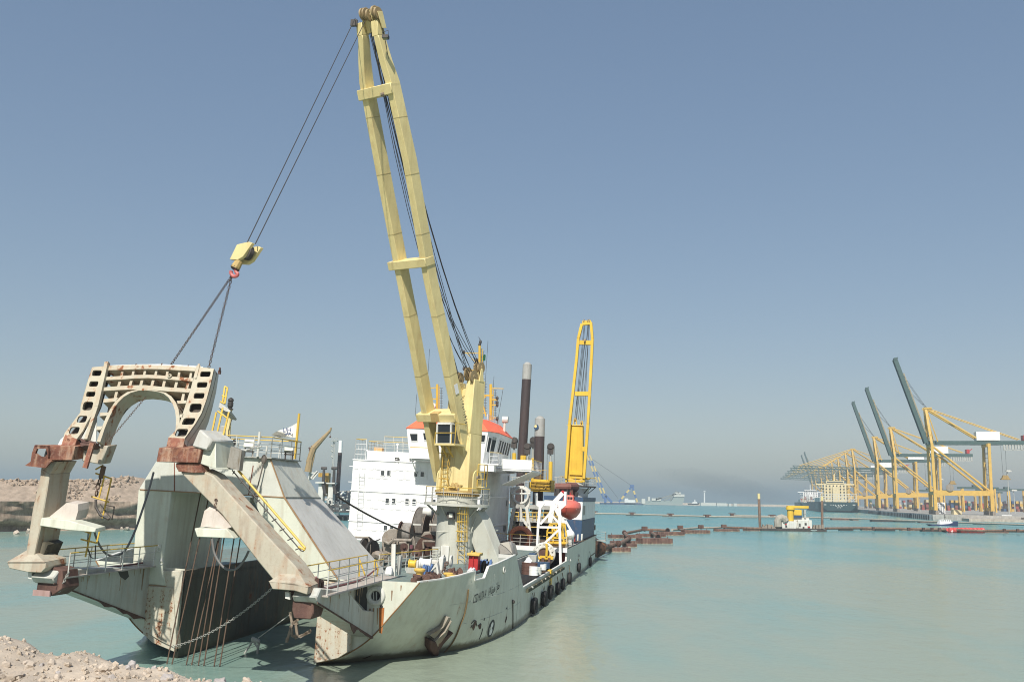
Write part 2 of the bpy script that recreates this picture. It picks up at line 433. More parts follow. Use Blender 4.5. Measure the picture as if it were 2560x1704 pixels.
# --- foreground bank: crest line read where it stands, about 15 m from the camera
CREST = [(-300, 1569), (-100, 1594), (0, 1615), (60, 1637), (100, 1649), (180, 1631), (215, 1655), (300, 1659), (380, 1663), (450, 1677), (560, 1680), (640, 1679), (760, 1689), (860, 1703), (1000, 1735), (1400, 1805), (2000, 1835)]
def crest_pt(u):
    for (a, b), (c, d) in zip(CREST, CREST[1:]):
        if a <= u <= c: v = b+(d-b)*(u-a)/(c-a); break
    else: v = CREST[-1][1]
    return W(u, v, Y=15.0)
CP = [crest_pt(u) for u in range(-300, 2001, 20)]
def crest_z(x):
    if x <= CP[0].x: return CP[0].z
    for a, b in zip(CP, CP[1:]):
        if a.x <= x <= b.x: return a.z+(b.z-a.z)*(x-a.x)/(b.x-a.x)
    return CP[-1].z-.25*(x-CP[-1].x)
def bank_z(x, y):
    yc = 15.0+.9*math.sin(x*.5)
    z = crest_z(x*15.0/max(yc, 1))
    if y > yc: b = z-(y-yc)*.10-max(0, y-yc-.7)*.72
    else:
        k = (yc-y)/yc; b = z+(6.55-z)*k*.9-.22*math.sin(min(1, k*3)*math.pi)
    far = max(0, abs(y-14.6)-2)
    return b+.16*fbm(x*.9, y*.9, 1, 5)+.075*fbm(x*3.3, y*3.3, 4, 4)*1.3-.05
mb = MB(); rows = []
ysb = [-6+1.0*i for i in range(15)]+[9+.1*i for i in range(95)]+[18.5+.6*i for i in range(20)]
xsb = [-26+1.2*i for i in range(13)]+[-10.4+.1*i for i in range(125)]+[2.1+1.2*i for i in range(20)]
for y in ysb: rows.append([(x, y, max(-1.8, bank_z(x, y))) for x in xsb])
mb.grid(rows)
tag(build('ground', mb, SAND, smooth=60), 'pale rubble bank in the foreground', None, kind='structure')
def rock(mb, c, r, sd, n=7, m=5, flat=.7):
    b = len(mb.v); mb.sphere((0, 0, 0), 1, n, m)
    q = Euler((sd*1.3 % 6.28, sd*2.1 % 6.28, sd*.7 % 6.28)).to_matrix()
    for i in range(b, len(mb.v)):
        p = mb.v[i]; d = 1+.55*noise.noise(p*1.25+V((sd, sd*1.7, 0)))+.25*noise.noise(p*3.1+V((0, sd, sd)))
        p = V((p.x*1.15, p.y, p.z*flat))*d; p = q @ p
        mb.v[i] = V(c)+p*r
rmb = MB()
for i in range(9000):
    x = random.uniform(-9.4, 1.8); y = random.uniform(9.5, 17.2)
    r = .008+.042*random.random()**4
    rock(rmb, (x, y, bank_z(x, y)+r*.15), r, random.uniform(0, 50), 5, 4)
tag(build('gravel', rmb, SAND, smooth=0, fix=False), 'loose pale gravel scattered over the rubble bank', None, kind='stuff')
protos = []
for k in range(7):
    b_ = MB(); rock(b_, (0, 0, 0), 1, 3.7*k+1.1, 11, 8, .75)
    me_o = build('boulder', b_, ROCKM if k < 5 else ROCKG, base=(0, 0, 0), smooth=38); protos.append(me_o)
n_r = 0
BOULD = [(40, 1622, .17), (75, 1640, .12), (150, 1640, .10), (128, 1668, .09), (262, 1660, .14), (330, 1668, .13), (418, 1690, .12), (300, 1690, .07), (210, 1672, .06), (60, 1670, .07), (12, 1690, .09), (470, 1698, .08), (555, 1690, .16), (590, 1700, .09), (618, 1700, .09), (520, 1700, .10), (180, 1695, .06), (370, 1697, .07), (245, 1690, .05), (100, 1700, .06), (690, 1703, .10)]
spots = [(W(u, v, Y=14.6+random.uniform(-.5, .3)), r) for u, v, r in BOULD]
for i in range(80):
    spots.append((V((random.uniform(-8.8, -2.6), random.uniform(11, 15.4), 0)), random.uniform(.03, .085)))
for i, (c, r) in enumerate(spots):
    z = bank_z(c.x, c.y)
    p = protos[i % 7]; o = p if i < 7 else p.copy()
    if i >= 7: COL.objects.link(o)
    o.matrix_world = Matrix.Translation((c.x, c.y, z+r*.12)) @ Euler((random.uniform(0, 6), random.uniform(0, 6), random.uniform(0, 6))).to_matrix().to_4x4() @ Matrix.Scale(r*.62, 4)
    tag(o, 'pale limestone lump lying on the foreground rubble bank' if p.data.materials[0] == ROCKM else 'grey stone lump lying on the foreground rubble bank', 'rock', 'stones on the foreground bank')

# --- far bank on the left: rubble mound on an undercut rock face
TOP = [(-200, 1196), (0, 1197), (100, 1196), (170, 1198), (205, 1192), (240, 1188), (275, 1196), (318, 1205), (345, 1222), (365, 1234), (420, 1242), (520, 1247)]
def top_v(u):
    for (a, b), (c, d) in zip(TOP, TOP[1:]):
        if a <= u <= c: return b+(d-b)*(u-a)/(c-a)
    return TOP[-1][1]
rows = []; US = [-200+3.5*i for i in range(206)]
for iu, u in enumerate(US):
    col = []
    wl_ = 1327 - (u-100)*.018
    foot = W(u, wl_, z=0); Y0 = foot.y; X0 = foot.x
    zt = W(u, top_v(u), Y=Y0+14).z
    ledge = min(6.2, max(.5, zt*.62))
    for j in range(19):             # rock face
        h = j/18; z = -1.0+(ledge+1.0)*h
        prof = 4.2*math.exp(-((h-.25)/.12)**2)*max(0, .55+2.2*fbm(X0*.05, 9, 2, 3))+2.6*math.exp(-((h-.62)/.10)**2)*max(0, .3+2.6*fbm(X0*.09, 3, 7, 3))
        y = Y0+max(-.6, prof)+2.6*fbm(X0*.09, z*.3, 3, 5)+1.3*fbm(X0*.4, z*.9, 3, 4)
        col.append((X0, y, z))
    for j in range(1, 17):          # rubble slope
        h = j/16; z = ledge+(zt-ledge)*h**.85
        y = Y0+1.6+(14*h)+1.5*fbm(X0*.12, h*3, 9, 5)+.7*fbm(X0*.6, h*14, 2, 4)
        col.append((X0, y, z+.35*fbm(X0*.45, h*11, 5, 4)+.2*fbm(X0*1.6, h*30, 8, 2)))
    col.append((X0, Y0+60, zt-1.5)); col.append((X0, Y0+90, -1.5))
    rows.append(col)
mb = MB(); mb.grid(rows)
mb.mi = [1 if (i % 36) < 18 else 0 for i in range(len(mb.f))]
tag(build('hill', mb, [HILL, SANDD], smooth=50), 'pale excavated mound on an undercut rock bank', None, kind='structure')
rmb = MB()
for i in range(1500):
    iu = random.randrange(2, len(US)-70); j = random.randrange(19, 34)
    a = V(rows[iu][j]); b = V(rows[iu+1][j]); c = a.lerp(b, random.random())
    if noise.noise(V((c.x*.12, c.z*.3, 2))) < -.05: continue
    rock(rmb, c+V((0, -.1, 0)), .08+.62*random.random()**4, random.uniform(0, 50), 6, 4)
tag(build('rubble', rmb, HILL, smooth=0, fix=False), 'broken rock strewn over the far mound', None, kind='stuff')
for i, (u, v, r) in enumerate([(268, 1320, .75), (318, 1322, .6), (330, 1319, .7), (70, 1330, .6), (40, 1331, .5), (305, 1321, .35)]):
    c = W(u, v, z=.25); b_ = MB(); rock(b_, (0, 0, 0), r, 5.1*i+2, 9, 7, .6)
    tag(build('boulder', b_, ROCKM, base=(0, 0, 0), frame=Matrix.Translation(c), smooth=35), 'fallen rock in the shallows under the undercut left bank', 'rock', 'rocks at the foot of the far bank')

# --- far breakwater, low shore and terminal quay
def strip(name, pts, w, h, mat_, label, zb=-1):
    mb = MB(); n = len(pts)
    f0 = [V((p[0], p[1], zb)) for p in pts]; f1 = [V((p[0], p[1], h)) for p in pts]
    b1 = [p+V((0, w, 0)) for p in f1]; b0 = [p+V((0, w, 0)) for p in f0]
    mb.grid([f0, [p+V((0, h*.8, 0)) for p in f1], b1, b0])
    return tag(build(name, mb, mat_, smooth=30), label, None, kind='structure')
bw = []
for i in range(80):
    u = 1440+i*9; p = W(u, 1253+(u-1470)*.0185, z=0)
    q = W(u, 1256, Y=1950-(u-1440)*.35); bw.append((q.x, q.y+6*noise.noise(V((i*.7, 0, 0)))))
BREAK = mat('breakwater stone', (.46, .40, .33), .9, vary=.2, dirt=.5, bump=.5, bscale=.4)
strip('breakwater', bw, 26, 4.2, BREAK, 'pale stone breakwater along the horizon')
pts = [(W(u, 1245, Y=1500).x, 1500+8*noise.noise(V((u*.02, 3, 0)))) for u in range(480, 1460, 20)]
strip('shore', pts, 120, 3.2, BREAK, 'low distant shore behind the ships on the left')

QH = R(14.5)
def q_at(Y): return V((249+(Y-560)*.259, Y, 0))
QUAY = Matrix.Translation(q_at(560)) @ Matrix.Rotation(-QH, 4, 'Z')    # x landward, y along the quay away, origin at the seaward crane rail
CONC = mat('quay concrete', (.36, .35, .32), .85, vary=.15, dirt=.5, bump=.3)
CONCD = mat('quay face', (.15, .19, .21), .8, vary=.2, dirt=.6)
mb = MB(); mb.box((-5, -26, -2), (900, 1400, 3.0))
tag(build('quay', mb, CONC, frame=QUAY, base=(0, 0, 0), smooth=0), 'concrete container quay with the terminal yard', None, kind='structure')
mb = MB(); mb.box((40, -90, -2), (900, -26.2, 2.4)); mb.box((10, -45, -2), (39.5, -26.2, 1.4))
tag(build('revetment', mb, BREAK, frame=QUAY, base=(0, 0, 0), smooth=0), 'rock revetment at the end of the container quay', None, kind='structure')
for i in range(40):                 # fender panels standing along the quay face
    mb = MB(); y = -24+i*7.6
    mb.box((-6.4, y, -.5), (-5.05, y+4.6, 2.9)); mb.m = 1; mb.box((-6.75, y+1.2, .1), (-6.42, y+3.4, 2.3))
    single('quay_fender', mb, [CONCD, BLACK], 'dark blue grey fender panel on the face of the container quay', 'fender', frame=QUAY, base=(-5.7, y, 0), group='fender panels along the container quay', smooth=0)

# ================================================================== THE DREDGER
D = thing('dredger', 'large pale grey green cutter dredger with a white deckhouse and a split bow', 'dredger', (0, 20, 0))
def cat_rom(pts, n):
    out = []
    P = [pts[0]*2-pts[1]]+pts+[pts[-1]*2-pts[-2]]
    for i in range(1, len(P)-2):
        for k in range(n):
            t = k/n; a, b, c, d = P[i-1], P[i], P[i+1], P[i+2]
            out.append(.5*((2*b)+(c-a)*t+(2*a-5*b+4*c-d)*t*t+(3*b-a-3*c+d)*t**3))
    out.append(pts[-1]); return out
SEC = {0: [(3.79, .26), (5.07, .62), (6.48, 1.54), (7.73, 2.99), (8.4, 3.82), (8.97, 4.54)],
       2: [(3.79, -.30), (5.6, .02), (7.25, .92), (8.6, 2.35), (9.2, 3.5), (9.62, 4.56)],
       4: [(3.79, -.9), (6.0, -.62), (7.9, .2), (9.25, 1.7), (9.9, 3.2), (10.2, 4.64)],
       7: [(3.79, -1.5), (6.6, -1.35), (8.9, -.7), (10.15, .7), (10.65, 2.7), (10.8, 4.80)],
       10: [(3.79, -2), (7.5, -1.9), (9.8, -1.2), (10.7, .3), (11.05, 2.6), (11.15, 4.93)],
       13: [(3.79, -2.3), (8.2, -2.25), (10.3, -1.6), (11.0, -.1), (11.3, 2.3), (11.35, 5.08)],
       15.4: [(3.79, -2.5), (8.5, -2.5), (10.6, -1.8), (11.2, -.3), (11.4, 2.0), (11.4, 5.18)],
       19.4: [(3.79, -2.5), (8.6, -2.5), (10.8, -1.9), (11.35, -.4), (11.4, 1.2), (11.4, 2.72)],
       46: [(3.79, -2.5), (8.6, -2.5), (10.8, -1.9), (11.35, -.4), (11.4, 1.2), (11.4, 2.72)],
       48.2: [(3.79, -2.5), (8.6, -2.5), (10.8, -1.9), (11.35, -.4), (11.4, 1.2), (11.4, 2.74)],
       48.4: [(3.79, -2.5), (8.6, -2.5), (10.8, -1.9), (11.35, -.4), (11.4, 1.2), (11.4, 4.0)],
       68: [(3.79, -2.5), (8.6, -2.5), (10.8, -1.9), (11.35, -.4), (11.4, 1.5), (11.4, 4.0)],
       88: [(3.79, -2.0), (8.6, -2.0), (10.7, -1.3), (11.2, -.2), (11.3, 1.5), (11.3, 3.9)]}
KEYS = sorted(SEC)
def section(s, n=5):
    for a, b in zip(KEYS, KEYS[1:]):
        if a <= s <= b:
            k = (s-a)/(b-a)
            pa = [V((t, 0, z)) for t, z in SEC[a]]; pb = [V((t, 0, z)) for t, z in SEC[b]]
            pts = [p.lerp(q, k) for p, q in zip(pa, pb)]; break
    out = cat_rom(pts, n)
    return [V((p.x, s, p.z)) for p in out]
def shell(u_or_s, z, off=.03):
    """point of the starboard shell at station s and height z"""
    sec = section(u_or_s, 8)
    for a, b in zip(sec, sec[1:]):
        if min(a.z, b.z) <= z <= max(a.z, b.z) and b.z != a.z:
            p = a.lerp(b, (z-a.z)/(b.z-a.z)); n = V((b.z-a.z, 0, -(b.x-a.x))).normalized(); return p+n*off
    return sec[-1]+V((off, 0, 0))
ST = [0, .5, 1, 1.5, 2, 3, 4, 5, 6, 6.05, 6.6, 7.6, 8.35, 8.5, 10, 11.5, 13, 14.2, 15.4, 16.4, 17.4, 18.4, 19.4, 25, 32, 39, 46, 48.2, 48.4, 54, 60, 68, 78, 88]
for side in (1, -1):
    mb = MB(); rows = [[V((p.x*side, p.y, p.z)) for p in section(s)] for s in ST]
    if side == 1:        # mooring notch cut in the bulwark
        for r_ in rows:
            if 6.02 < r_[0].y < 7.7:
                for q_ in (-1, -2): r_[q_].z = min(r_[q_].z, 4.30+.06*q_)
    mb.grid(rows)
    k0 = rows[0]
    n0 = len(k0)
    # front of the bow cut: from the section curve in to the horn and stem
    mb.add([V((p.x, p.y-.002, p.z)) for p in k0]+[V((3.79*side, 0, 4.40))], [tuple(range(n0+1))])
    # stern
    ks = rows[-1]; mb.add(list(ks)+[V((3.79*side, 88, 3.9))], [tuple(range(n0+1))])
    build('hull', mb, HULL, D, smooth=45, label='starboard hull with the raked bow and its name' if side == 1 else 'port hull behind the dark well wall')
    # inner wall of the ladder well
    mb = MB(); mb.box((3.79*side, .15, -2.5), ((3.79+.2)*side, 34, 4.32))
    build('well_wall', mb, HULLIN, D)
    # stem: the forward facing rusty box beneath the horn
    mb = MB()
    q = [(3.78, -.25, .24), (5.05, -.25, .60), (5.66, -.25, 1.02), (5.66, -.25, 4.2), (3.78, -.25, 4.35)]
    mb.prism([(a*side, b, c) for a, b, c in q], (0, .24, 0))
    build('stem_plate', mb, STEM, D, bevel=.03)
    # horn that carries the gantry foot
    A = [S(797, 1470, t=6.7), S(914, 1443, t=6.7), S(914, 1601, t=6.7), S(792, 1506, t=6.7)]
    tip = A[0]
    prof = [(A[0].y+.25, A[0].z), (.0, 4.42), (.0, A[2].z), (A[3].y+.1, A[3].z), (A[3].y-.12, A[3].z+.25), (A[0].y-.08, A[0].z-.3)]
    if side == 1:
        c1 = S(868, 1471, t=6.7); c2 = S(909, 1524, t=6.7); prof = [prof[0], (c1.y-.1, 4.42), (c1.y, c1.z), (c2.y, c2.z), (0, c2.z-.25)]+prof[2:]
    mb = MB(); mb.prism([V((6.7*side if side == 1 else -5.6, y, z)) for y, z in prof], (-1.1, 0, 0))
    horn = build('bow_horn', mb, mat('horn paint', (.44, .45, .41), .5, rust=.33, dirt=.5, bump=.25, wave=1.2), D, bevel=.05)
    # ragged torn doubler along the lower edge
    mb = MB(); x0 = 6.72 if side == 1 else -5.58
    L0 = V((0, A[3].y, A[3].z)); L1 = V((0, 0, A[2].z)); pts = []; low = []
    for i in range(25):
        k = i/24; p = L0.lerp(L1, k); pts.append(V((x0, p.y, p.z+.035)))
        low.append(V((x0, p.y-.02, p.z-.03-(.55*max(0, .12+noise.noise(V((k*9, 3+side, 0))))*(k > .45)*math.sin((k-.45)/.55*math.pi)**.6 if k > .45 else 0))))
    mb.prism(pts+low[::-1], (.03, 0, 0)); build('torn_edge', mb, DRUST, horn, smooth=0)
    # walkway on the horn with rails
    mb = MB(); mb.box((5.3*side, A[0].y+.4, 4.44), (7.0*side, 2.8, 4.50)); build('walkway', mb, mat('walkway plate', (.42, .38, .34), .75, rust=.2, dirt=.6), horn)
    hz_ = 4.5
    rail(horn, [(6.9*side, A[0].y+.5, hz_), (6.9*side, .3, hz_)], 1.05, 1.35, RAILW, RAILY)
    rail(horn, [(5.35*side, A[0].y+.5, hz_), (5.35*side, 2.4, hz_)], 1.05, 1.35, RAILW, RAILY)
    mb = MB(); mb.path([V((6.2*side, A[0].y+.9, hz_+.7)), V((6.15*side, A[0].y+1.6, hz_+.25)), V((6.1*side, A[0].y+2.6, hz_+.05)), V((6.2*side, -1.5, hz_+.06)), V((6.0*side, .8, hz_+.15)), V((6.0*side, 2.2, hz_+.4))], .045, 6)
    build('hose', mb, mat('hose maroon', (.17, .06, .06), .6), horn)
    mb = MB(); mb.box((6.2*side, A[0].y+.75, hz_), (6.4*side, A[0].y+.95, hz_+.65)); mb.box((6.2*side, A[0].y+1.25, hz_), (6.4*side, A[0].y+1.42, hz_+.5)); mb.tube((6.3*side, A[0].y+.8, hz_+.6), (6.3*side, A[0].y+1.4, hz_+.45), .09)
    build('valve', mb, DRUST, horn)
    # root of the horn: flat dark plate, the shade of an opening painted on
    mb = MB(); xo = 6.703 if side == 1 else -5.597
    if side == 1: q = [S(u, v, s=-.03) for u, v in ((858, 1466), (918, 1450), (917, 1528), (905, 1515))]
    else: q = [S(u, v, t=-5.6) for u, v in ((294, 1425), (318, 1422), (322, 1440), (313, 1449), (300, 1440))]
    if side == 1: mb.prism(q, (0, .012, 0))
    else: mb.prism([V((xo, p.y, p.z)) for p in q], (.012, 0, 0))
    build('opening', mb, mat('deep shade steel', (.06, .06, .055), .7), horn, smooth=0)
    # anchor fairlead ring on the bow plate
    if side == 1:
        c = S(940, 1488, s=-.01)
        mb = MB(); mb.torus(c+V((0, -.02, 0)), (0, -1, 0), .36, .14, 28, 8)
        ring = build('hawse_ring', mb, OFFW, D)
        mb = MB(); mb.lathe([(.28, 0), (.28, .03)], c+V((0, -.02, 0)), (0, -1, 0), 20); build('hole', mb, BLACK, ring)
        mb = MB(); mb.tube(c+V((-.08, -.08, -.22)), c+V((-.13, -.08, .2)), .035); mb.tube(c+V((.07, -.08, -.24)), c+V((.03, -.08, .2)), .035); build('roller', mb, GREY, ring)
        p = S(954, 1512, s=-.02)
        mb = MB(); mb.tube((p.x, -.06, p.z-.05), (p.x, .02, p.z-.05), .07, 10); build('drain_pipe', mb, DARK, D)
        mb = MB(); q = [S(u, v, s=-.012) for u, v in ((948, 1518), (961, 1518), (958, 1560), (955, 1583), (948, 1580))]
        mb.prism([V((a.x, -.014, a.z)) for a in q], (0, -.008, 0)); build('rust_streak', mb, mat('orange rust stain', (.42, .15, .04), .8, vary=.3), D, smooth=0)
    # rust runs below the deck edge and the scuppers
    RUN = mat('rust run', (.33, .215, .12), .8, vary=.35); rr_ = random.Random(5+side)
    for k in range(11):
        y0 = -7.3+rr_.random()*6.9; L_ = .25+rr_.random()**2*1.3; z0 = 4.40; w_ = .018+.03*rr_.random(); zlow = A[3].z+(A[2].z-A[3].z)*(y0-A[3].y)/(0-A[3].y)+.1
        if side == 1 and y0 > -2.2: continue
        xx = 6.704 if side == 1 else -5.596; mb = MB(); mb.prism([(xx, y0-w_, z0), (xx, y0+w_, z0), (xx, y0+w_*.3, max(zlow, z0-L_)), (xx, y0-w_*.3, max(zlow, z0-L_))], (.004, 0, 0)); build('rust_streak', mb, RUN, horn, smooth=0)
    if side == 1:
        for u0, v0, v1 in ((925, 1520, 1575), (934, 1519, 1548), (944, 1519, 1560), (980, 1475, 1500), (1003, 1462, 1476), (921, 1535, 1595)):
            a_ = S(u0, v0, s=-.008); b_ = S(u0-1, v1, s=-.008); mb = MB(); mb.prism([V((a_.x-.04, -.008, a_.z)), V((a_.x+.04, -.008, a_.z)), V((b_.x+.015, -.008, b_.z)), V((b_.x-.015, -.008, b_.z))], (0, -.004, 0)); build('rust_streak', mb, RUN, D, smooth=0)
    # bulwark cap rail and inside plating
    cap = MB(); tops = [r_[-1] for r_ in rows if r_[0].y < 15.5]; at_ = lambda y_: [r_[-1] for r_ in rows if abs(r_[0].y-y_) < .01][0]
    def cpath(mb, pts, w=.07):
        o_ = V((-.085*side, 0, .02))
        for a, b in zip(pts, pts[1:]): mb.beam(a+o_, b+o_, .16, w)
    if side == 1:
        cpath(cap, tops)
    else: cpath(cap, tops)
    cpath(cap, [at_(15.4), at_(19.4)]); cpath(cap, [at_(19.4), at_(48.2)]); cpath(cap, [at_(48.2), at_(48.4), at_(88)])
    build('bulwark_cap', cap, mat('cap paint', (.68, .68, .64), .5, rust=.2, dirt=.2), D)
    mb = MB()
    def low_(y_, z_):
        q_ = shell(y_, z_, -.10); return V((q_.x*side, y_+.05, z_))
    ins = [[V((r_[-1].x-.10*side, r_[-1].y+.05, r_[-1].z-.01)), low_(r_[0].y, 3.95 if r_[0].y < 16 else 1.6)] for r_ in rows if .4 < r_[0].y < 48.3]
    mb.grid(ins); build('bulwark_inside', mb, GREY, D)
    # front bulwark on the bow cut
    mb = MB(); mb.box((6.9*side, .05, 3.85), (8.36*side, .17, 4.50)); build('bulwark_inside', mb, GREY, D)
for side in (1, -1):
    k0 = [V((p.x*side, p.y-.02, p.z)) for p in section(0, 8)]
    mb = MB(); mb.path(k0, .035, 5); build('knuckle_edge', mb, mat('brown rust edge', (.25, .14, .06), .85, rust=.5, vary=.3), D)
# rubbing strake line and weld seams on the starboard shell
def shell_px(u, v):
    """sight line onto the starboard shell"""
    o = SHIP_I @ CAM0; d = SHIP_I.to_3x3() @ ray(u, v); best = None
    for i in range(400):
        s = -0.0+i*.08
        k = (s-o.y)/d.y; p = o+d*k
        q = shell(max(0, min(87.9, s)), p.z, 0)
        e = p.x-q.x
        if best is None or abs(e) < best[0]: best = (abs(e), s, p.z)
    return best[1], best[2]
mb = MB()
# bent brown hanging rope stain / cable down the shell
pts = [(1169, 1472), (1168, 1490), (1165, 1510), (1159, 1536), (1150, 1560), (1140, 1585), (1127, 1606), (1112, 1625), (1098, 1642)]
pp = [shell(*shell_px(u, v), off=.05) for u, v in pts]
mb.path(cat_rom(pp, 3), .045, 6); build('cable', mb, mat('brown cable', (.19, .13, .06), .8), D)
mb = MB()
for u0, v0, u1, v1 in ((1281, 1503, 1281, 1570),):
    a = shell(*shell_px(u0, v0), off=.04); b = shell(*shell_px(u1, v1), off=.04); mb.tube(a, b, .035, 6); mb.sphere(a, .14, 8, 6)
build('overboard_pipe', mb, DARK, D)
a = shell(*shell_px(1259, 1424), off=.02); mb = MB(); mb.torus(a, (1, -.1, .1), .17, .06, 14, 6); b_ = build('mooring_hole', mb, OFFW, D)
mb = MB(); mb.sphere(a, .15, 8, 6, (.2, 1, 1)); build('hole', mb, BLACK, b_)
# scrapes on the bow
for i, q in enumerate([[(1180, 1568), (1187, 1552), (1192, 1550), (1190, 1558), (1184, 1575)], [(1195, 1562), (1201, 1557), (1203, 1566), (1198, 1572)], [(1262, 1552), (1267, 1538), (1267, 1546), (1263, 1556)], [(905, 1645), (925, 1637), (930, 1636), (915, 1644)]]):
    mb = MB(); P = [shell(*shell_px(u, v), off=.012) for u, v in q]
    c = sum(P, V())/len(P); n = V((.95, -.2, .1))
    mb.prism(P, n*.006); build('paint_scrape', mb, DRUST, D, smooth=0)

mb = MB()
for z in (3.1, 1.9): mb.path([shell(q, z, .004) for q in (1.2 if z > 2 else 3, 4, 6, 8, 10, 12, 14, 16, 18)], .011, 4)
for q in (5.5, 9.5, 13.5, 17.0, 24, 31, 38): mb.path([shell(q, z, .004) for z in (2.4 if q > 18 else 4.4, 2.0, 1.6, 1.2, .8, .4)], .011, 4)
build('weld_seam', mb, mat('hull seam', (.36, .38, .34), .5, rust=.25), D)
# ---- decks
mb = MB()
for sd in (1, -1):
    e = [shell(q, 3.85, -.12) for q in (.12, 1, 2, 3.5, 5, 7, 9, 11, 13, 15, 17.2)]
    mb.prism([V((3.79*sd, .12, 3.9))]+[V((min(p.x, 11.25)*sd, max(.12, p.y), 3.9)) for p in e]+[V((3.79*sd, 17.2, 3.9))], (0, 0, .08))
mb.box((-11.35, 17.2, 3.7), (9.2, 41.8, 3.98)); mb.box((-11.35, 34, -2), (-3.9, 34.2, 3.7))
build('foredeck', mb, DECKG, D)
mb = MB(); mb.box((3.8, 17.6, 1.45), (11.35, 88, 1.60)); mb.box((-11.3, 41.8, 1.4), (3.7, 88, 1.55)); build('well_deck', mb, DECKB, D)
mb = MB(); mb.box((9.2, 17.2, 1.6), (9.3, 41.8, 3.9)); mb.box((9.2, 17.2, 1.6), (11.3, 17.3, 3.9)); build('deck_side', mb, GREY, D)

# ---- portal tower over the well
T_ = thing('portal_tower', 'tall slab sided steel portal tower astride the ladder well with floodlights on top', 'tower', (0, 0, 4.4))
Z0 = 10.36
pf = [(-5.96+.25, 0, Z0), (-6.79, 0, 8.40), (-6.63, 0, 4.30), (-6.3, -.0, 3.6), (-5.7, -.0, 1.1), (-5.66, 0, .98), (-4.95, 0, .55), (-3.80, 0, .30), (-4.35, 0, 2.9), (-4.62, 0, 3.5), (-4.92, 0, 4.35), (-4.86, 0, 8.40)]
def off_s(pts, s): return [V((p[0], s, p[2])) for p in pts]
mb = MB()
# port leg
lo_ = [p for p in pf if 3.45 < p[2] <= 8.41]
mb.hexa(off_s(lo_, -.28), [V((p[0] if p[0] < -5 else -3.85-.0*p[2], 6.0, p[2])) if False else V((p[0], 6.2-(.0 if p[2] > 4 else 0), p[2])) for p in lo_])
build('port_leg', mb, [TOWERG], T_, bevel=.03)
mb = MB(); q = [S(u, v, s=-.34) for u, v in ((351, 1462), (431, 1468), (443, 1622), (401, 1602), (365, 1580))]; mb.hexa([V((p.x, -.34, p.z)) for p in q], [V((p.x, .1, p.z)) for p in q]); build('port_foot', mb, STEM, T_, bevel=.03)
mb = MB(); q = [(-4.35+.02, 2.9), (-3.86, .4)]
build('weld_seam', MB().box((-6.72, -.30, 3.48), (-4.62, -.285, 3.52)), mat('seam rust', (.33, .22, .13), .8), T_, smooth=0)
# header
mb = MB()
hd = [(-6.79, 0, 8.405), (1.50, 0, 8.405), (.52, 0, Z0), (-5.72, 0, Z0)]
mb.hexa(off_s(hd, -.28), [V((-6.6, 4.6, 8.405)), V((1.55, 4.8, 8.405)), V((.52, 3.5, Z0)), V((-5.6, 3.5, Z0))])
build('header', mb, TOWER, T_, bevel=.03)
# starboard leg: front face and the big inclined side plate
mb = MB()
fr = [(1.49, -.28, 8.395), (4.78, -.28, 4.40), (2.36, -.28, 4.40), (.6, -.28, 6.9), (-.36, -.28, 8.395)]
bk = [(1.55, 4.8, 8.395), (4.85, 8.6, 3.95), (2.4, 8.6, 3.95), (.65, 6.2, 6.9), (-.3, 4.8, 8.395)]
mb.hexa([V(p) for p in fr], [V(p) for p in bk])
mb.mi = [0]*len(mb.f)
mb.mi[2] = 1
build('starboard_leg', mb, [TOWERG, TOWERS], T_, bevel=.02)
# edge strips (rusty corners) and seams
mb = MB(); mb.beam((.53, -.29, Z0), (1.50, -.29, 8.40), .06); mb.beam((1.50, -.29, 8.40), (4.79, -.29, 4.41), .07); mb.beam((-6.7, -.29, 8.40), (1.5, -.29, 8.40), .05)
build('corner_edge', mb, mat('rusty edge', (.30, .19, .10), .8, rust=.5), T_, smooth=0)
mb = MB(); mb.beam((1.52, -.2, 8.40), (1.575, 4.78, 8.40), .05); build('side_seam', mb, GREY, T_, smooth=0)
# vertical stiffener lines and rust streaks on the header
for u0, v0, u1, v1 in ((633, 1163, 621, 1237), (436, 1156, 436, 1228)):
    mb = MB(); a = S(u0, v0, s=-.29); b = S(u1, v1, s=-.29); mb.beam(a, b, .05, .012, up=(0, 1, 0)); build('rust_streak', mb, mat('red rust run', (.22, .075, .045), .8, vary=.3), T_, smooth=0)
# pad eyes on the port leg
for u, v in ((398, 1372), (404, 1405)):
    c = S(u, v, s=-.3); mb = MB(); mb.torus(c, (.3, -1, 0), .10, .03, 12, 6); mb.box(c+V((-.1, -.02, .05)), c+V((.1, .0, .22))); build('pad_eye', mb, OFFW, T_)
c = S(742, 1400, s=-.3); mb = MB(); mb.torus(c, (.3, -1, 0), .12, .035, 12, 6); mb.box(c+V((-.13, -.03, .05)), c+V((.13, .0, .28))); build('pad_eye', mb, OFFW, T_)
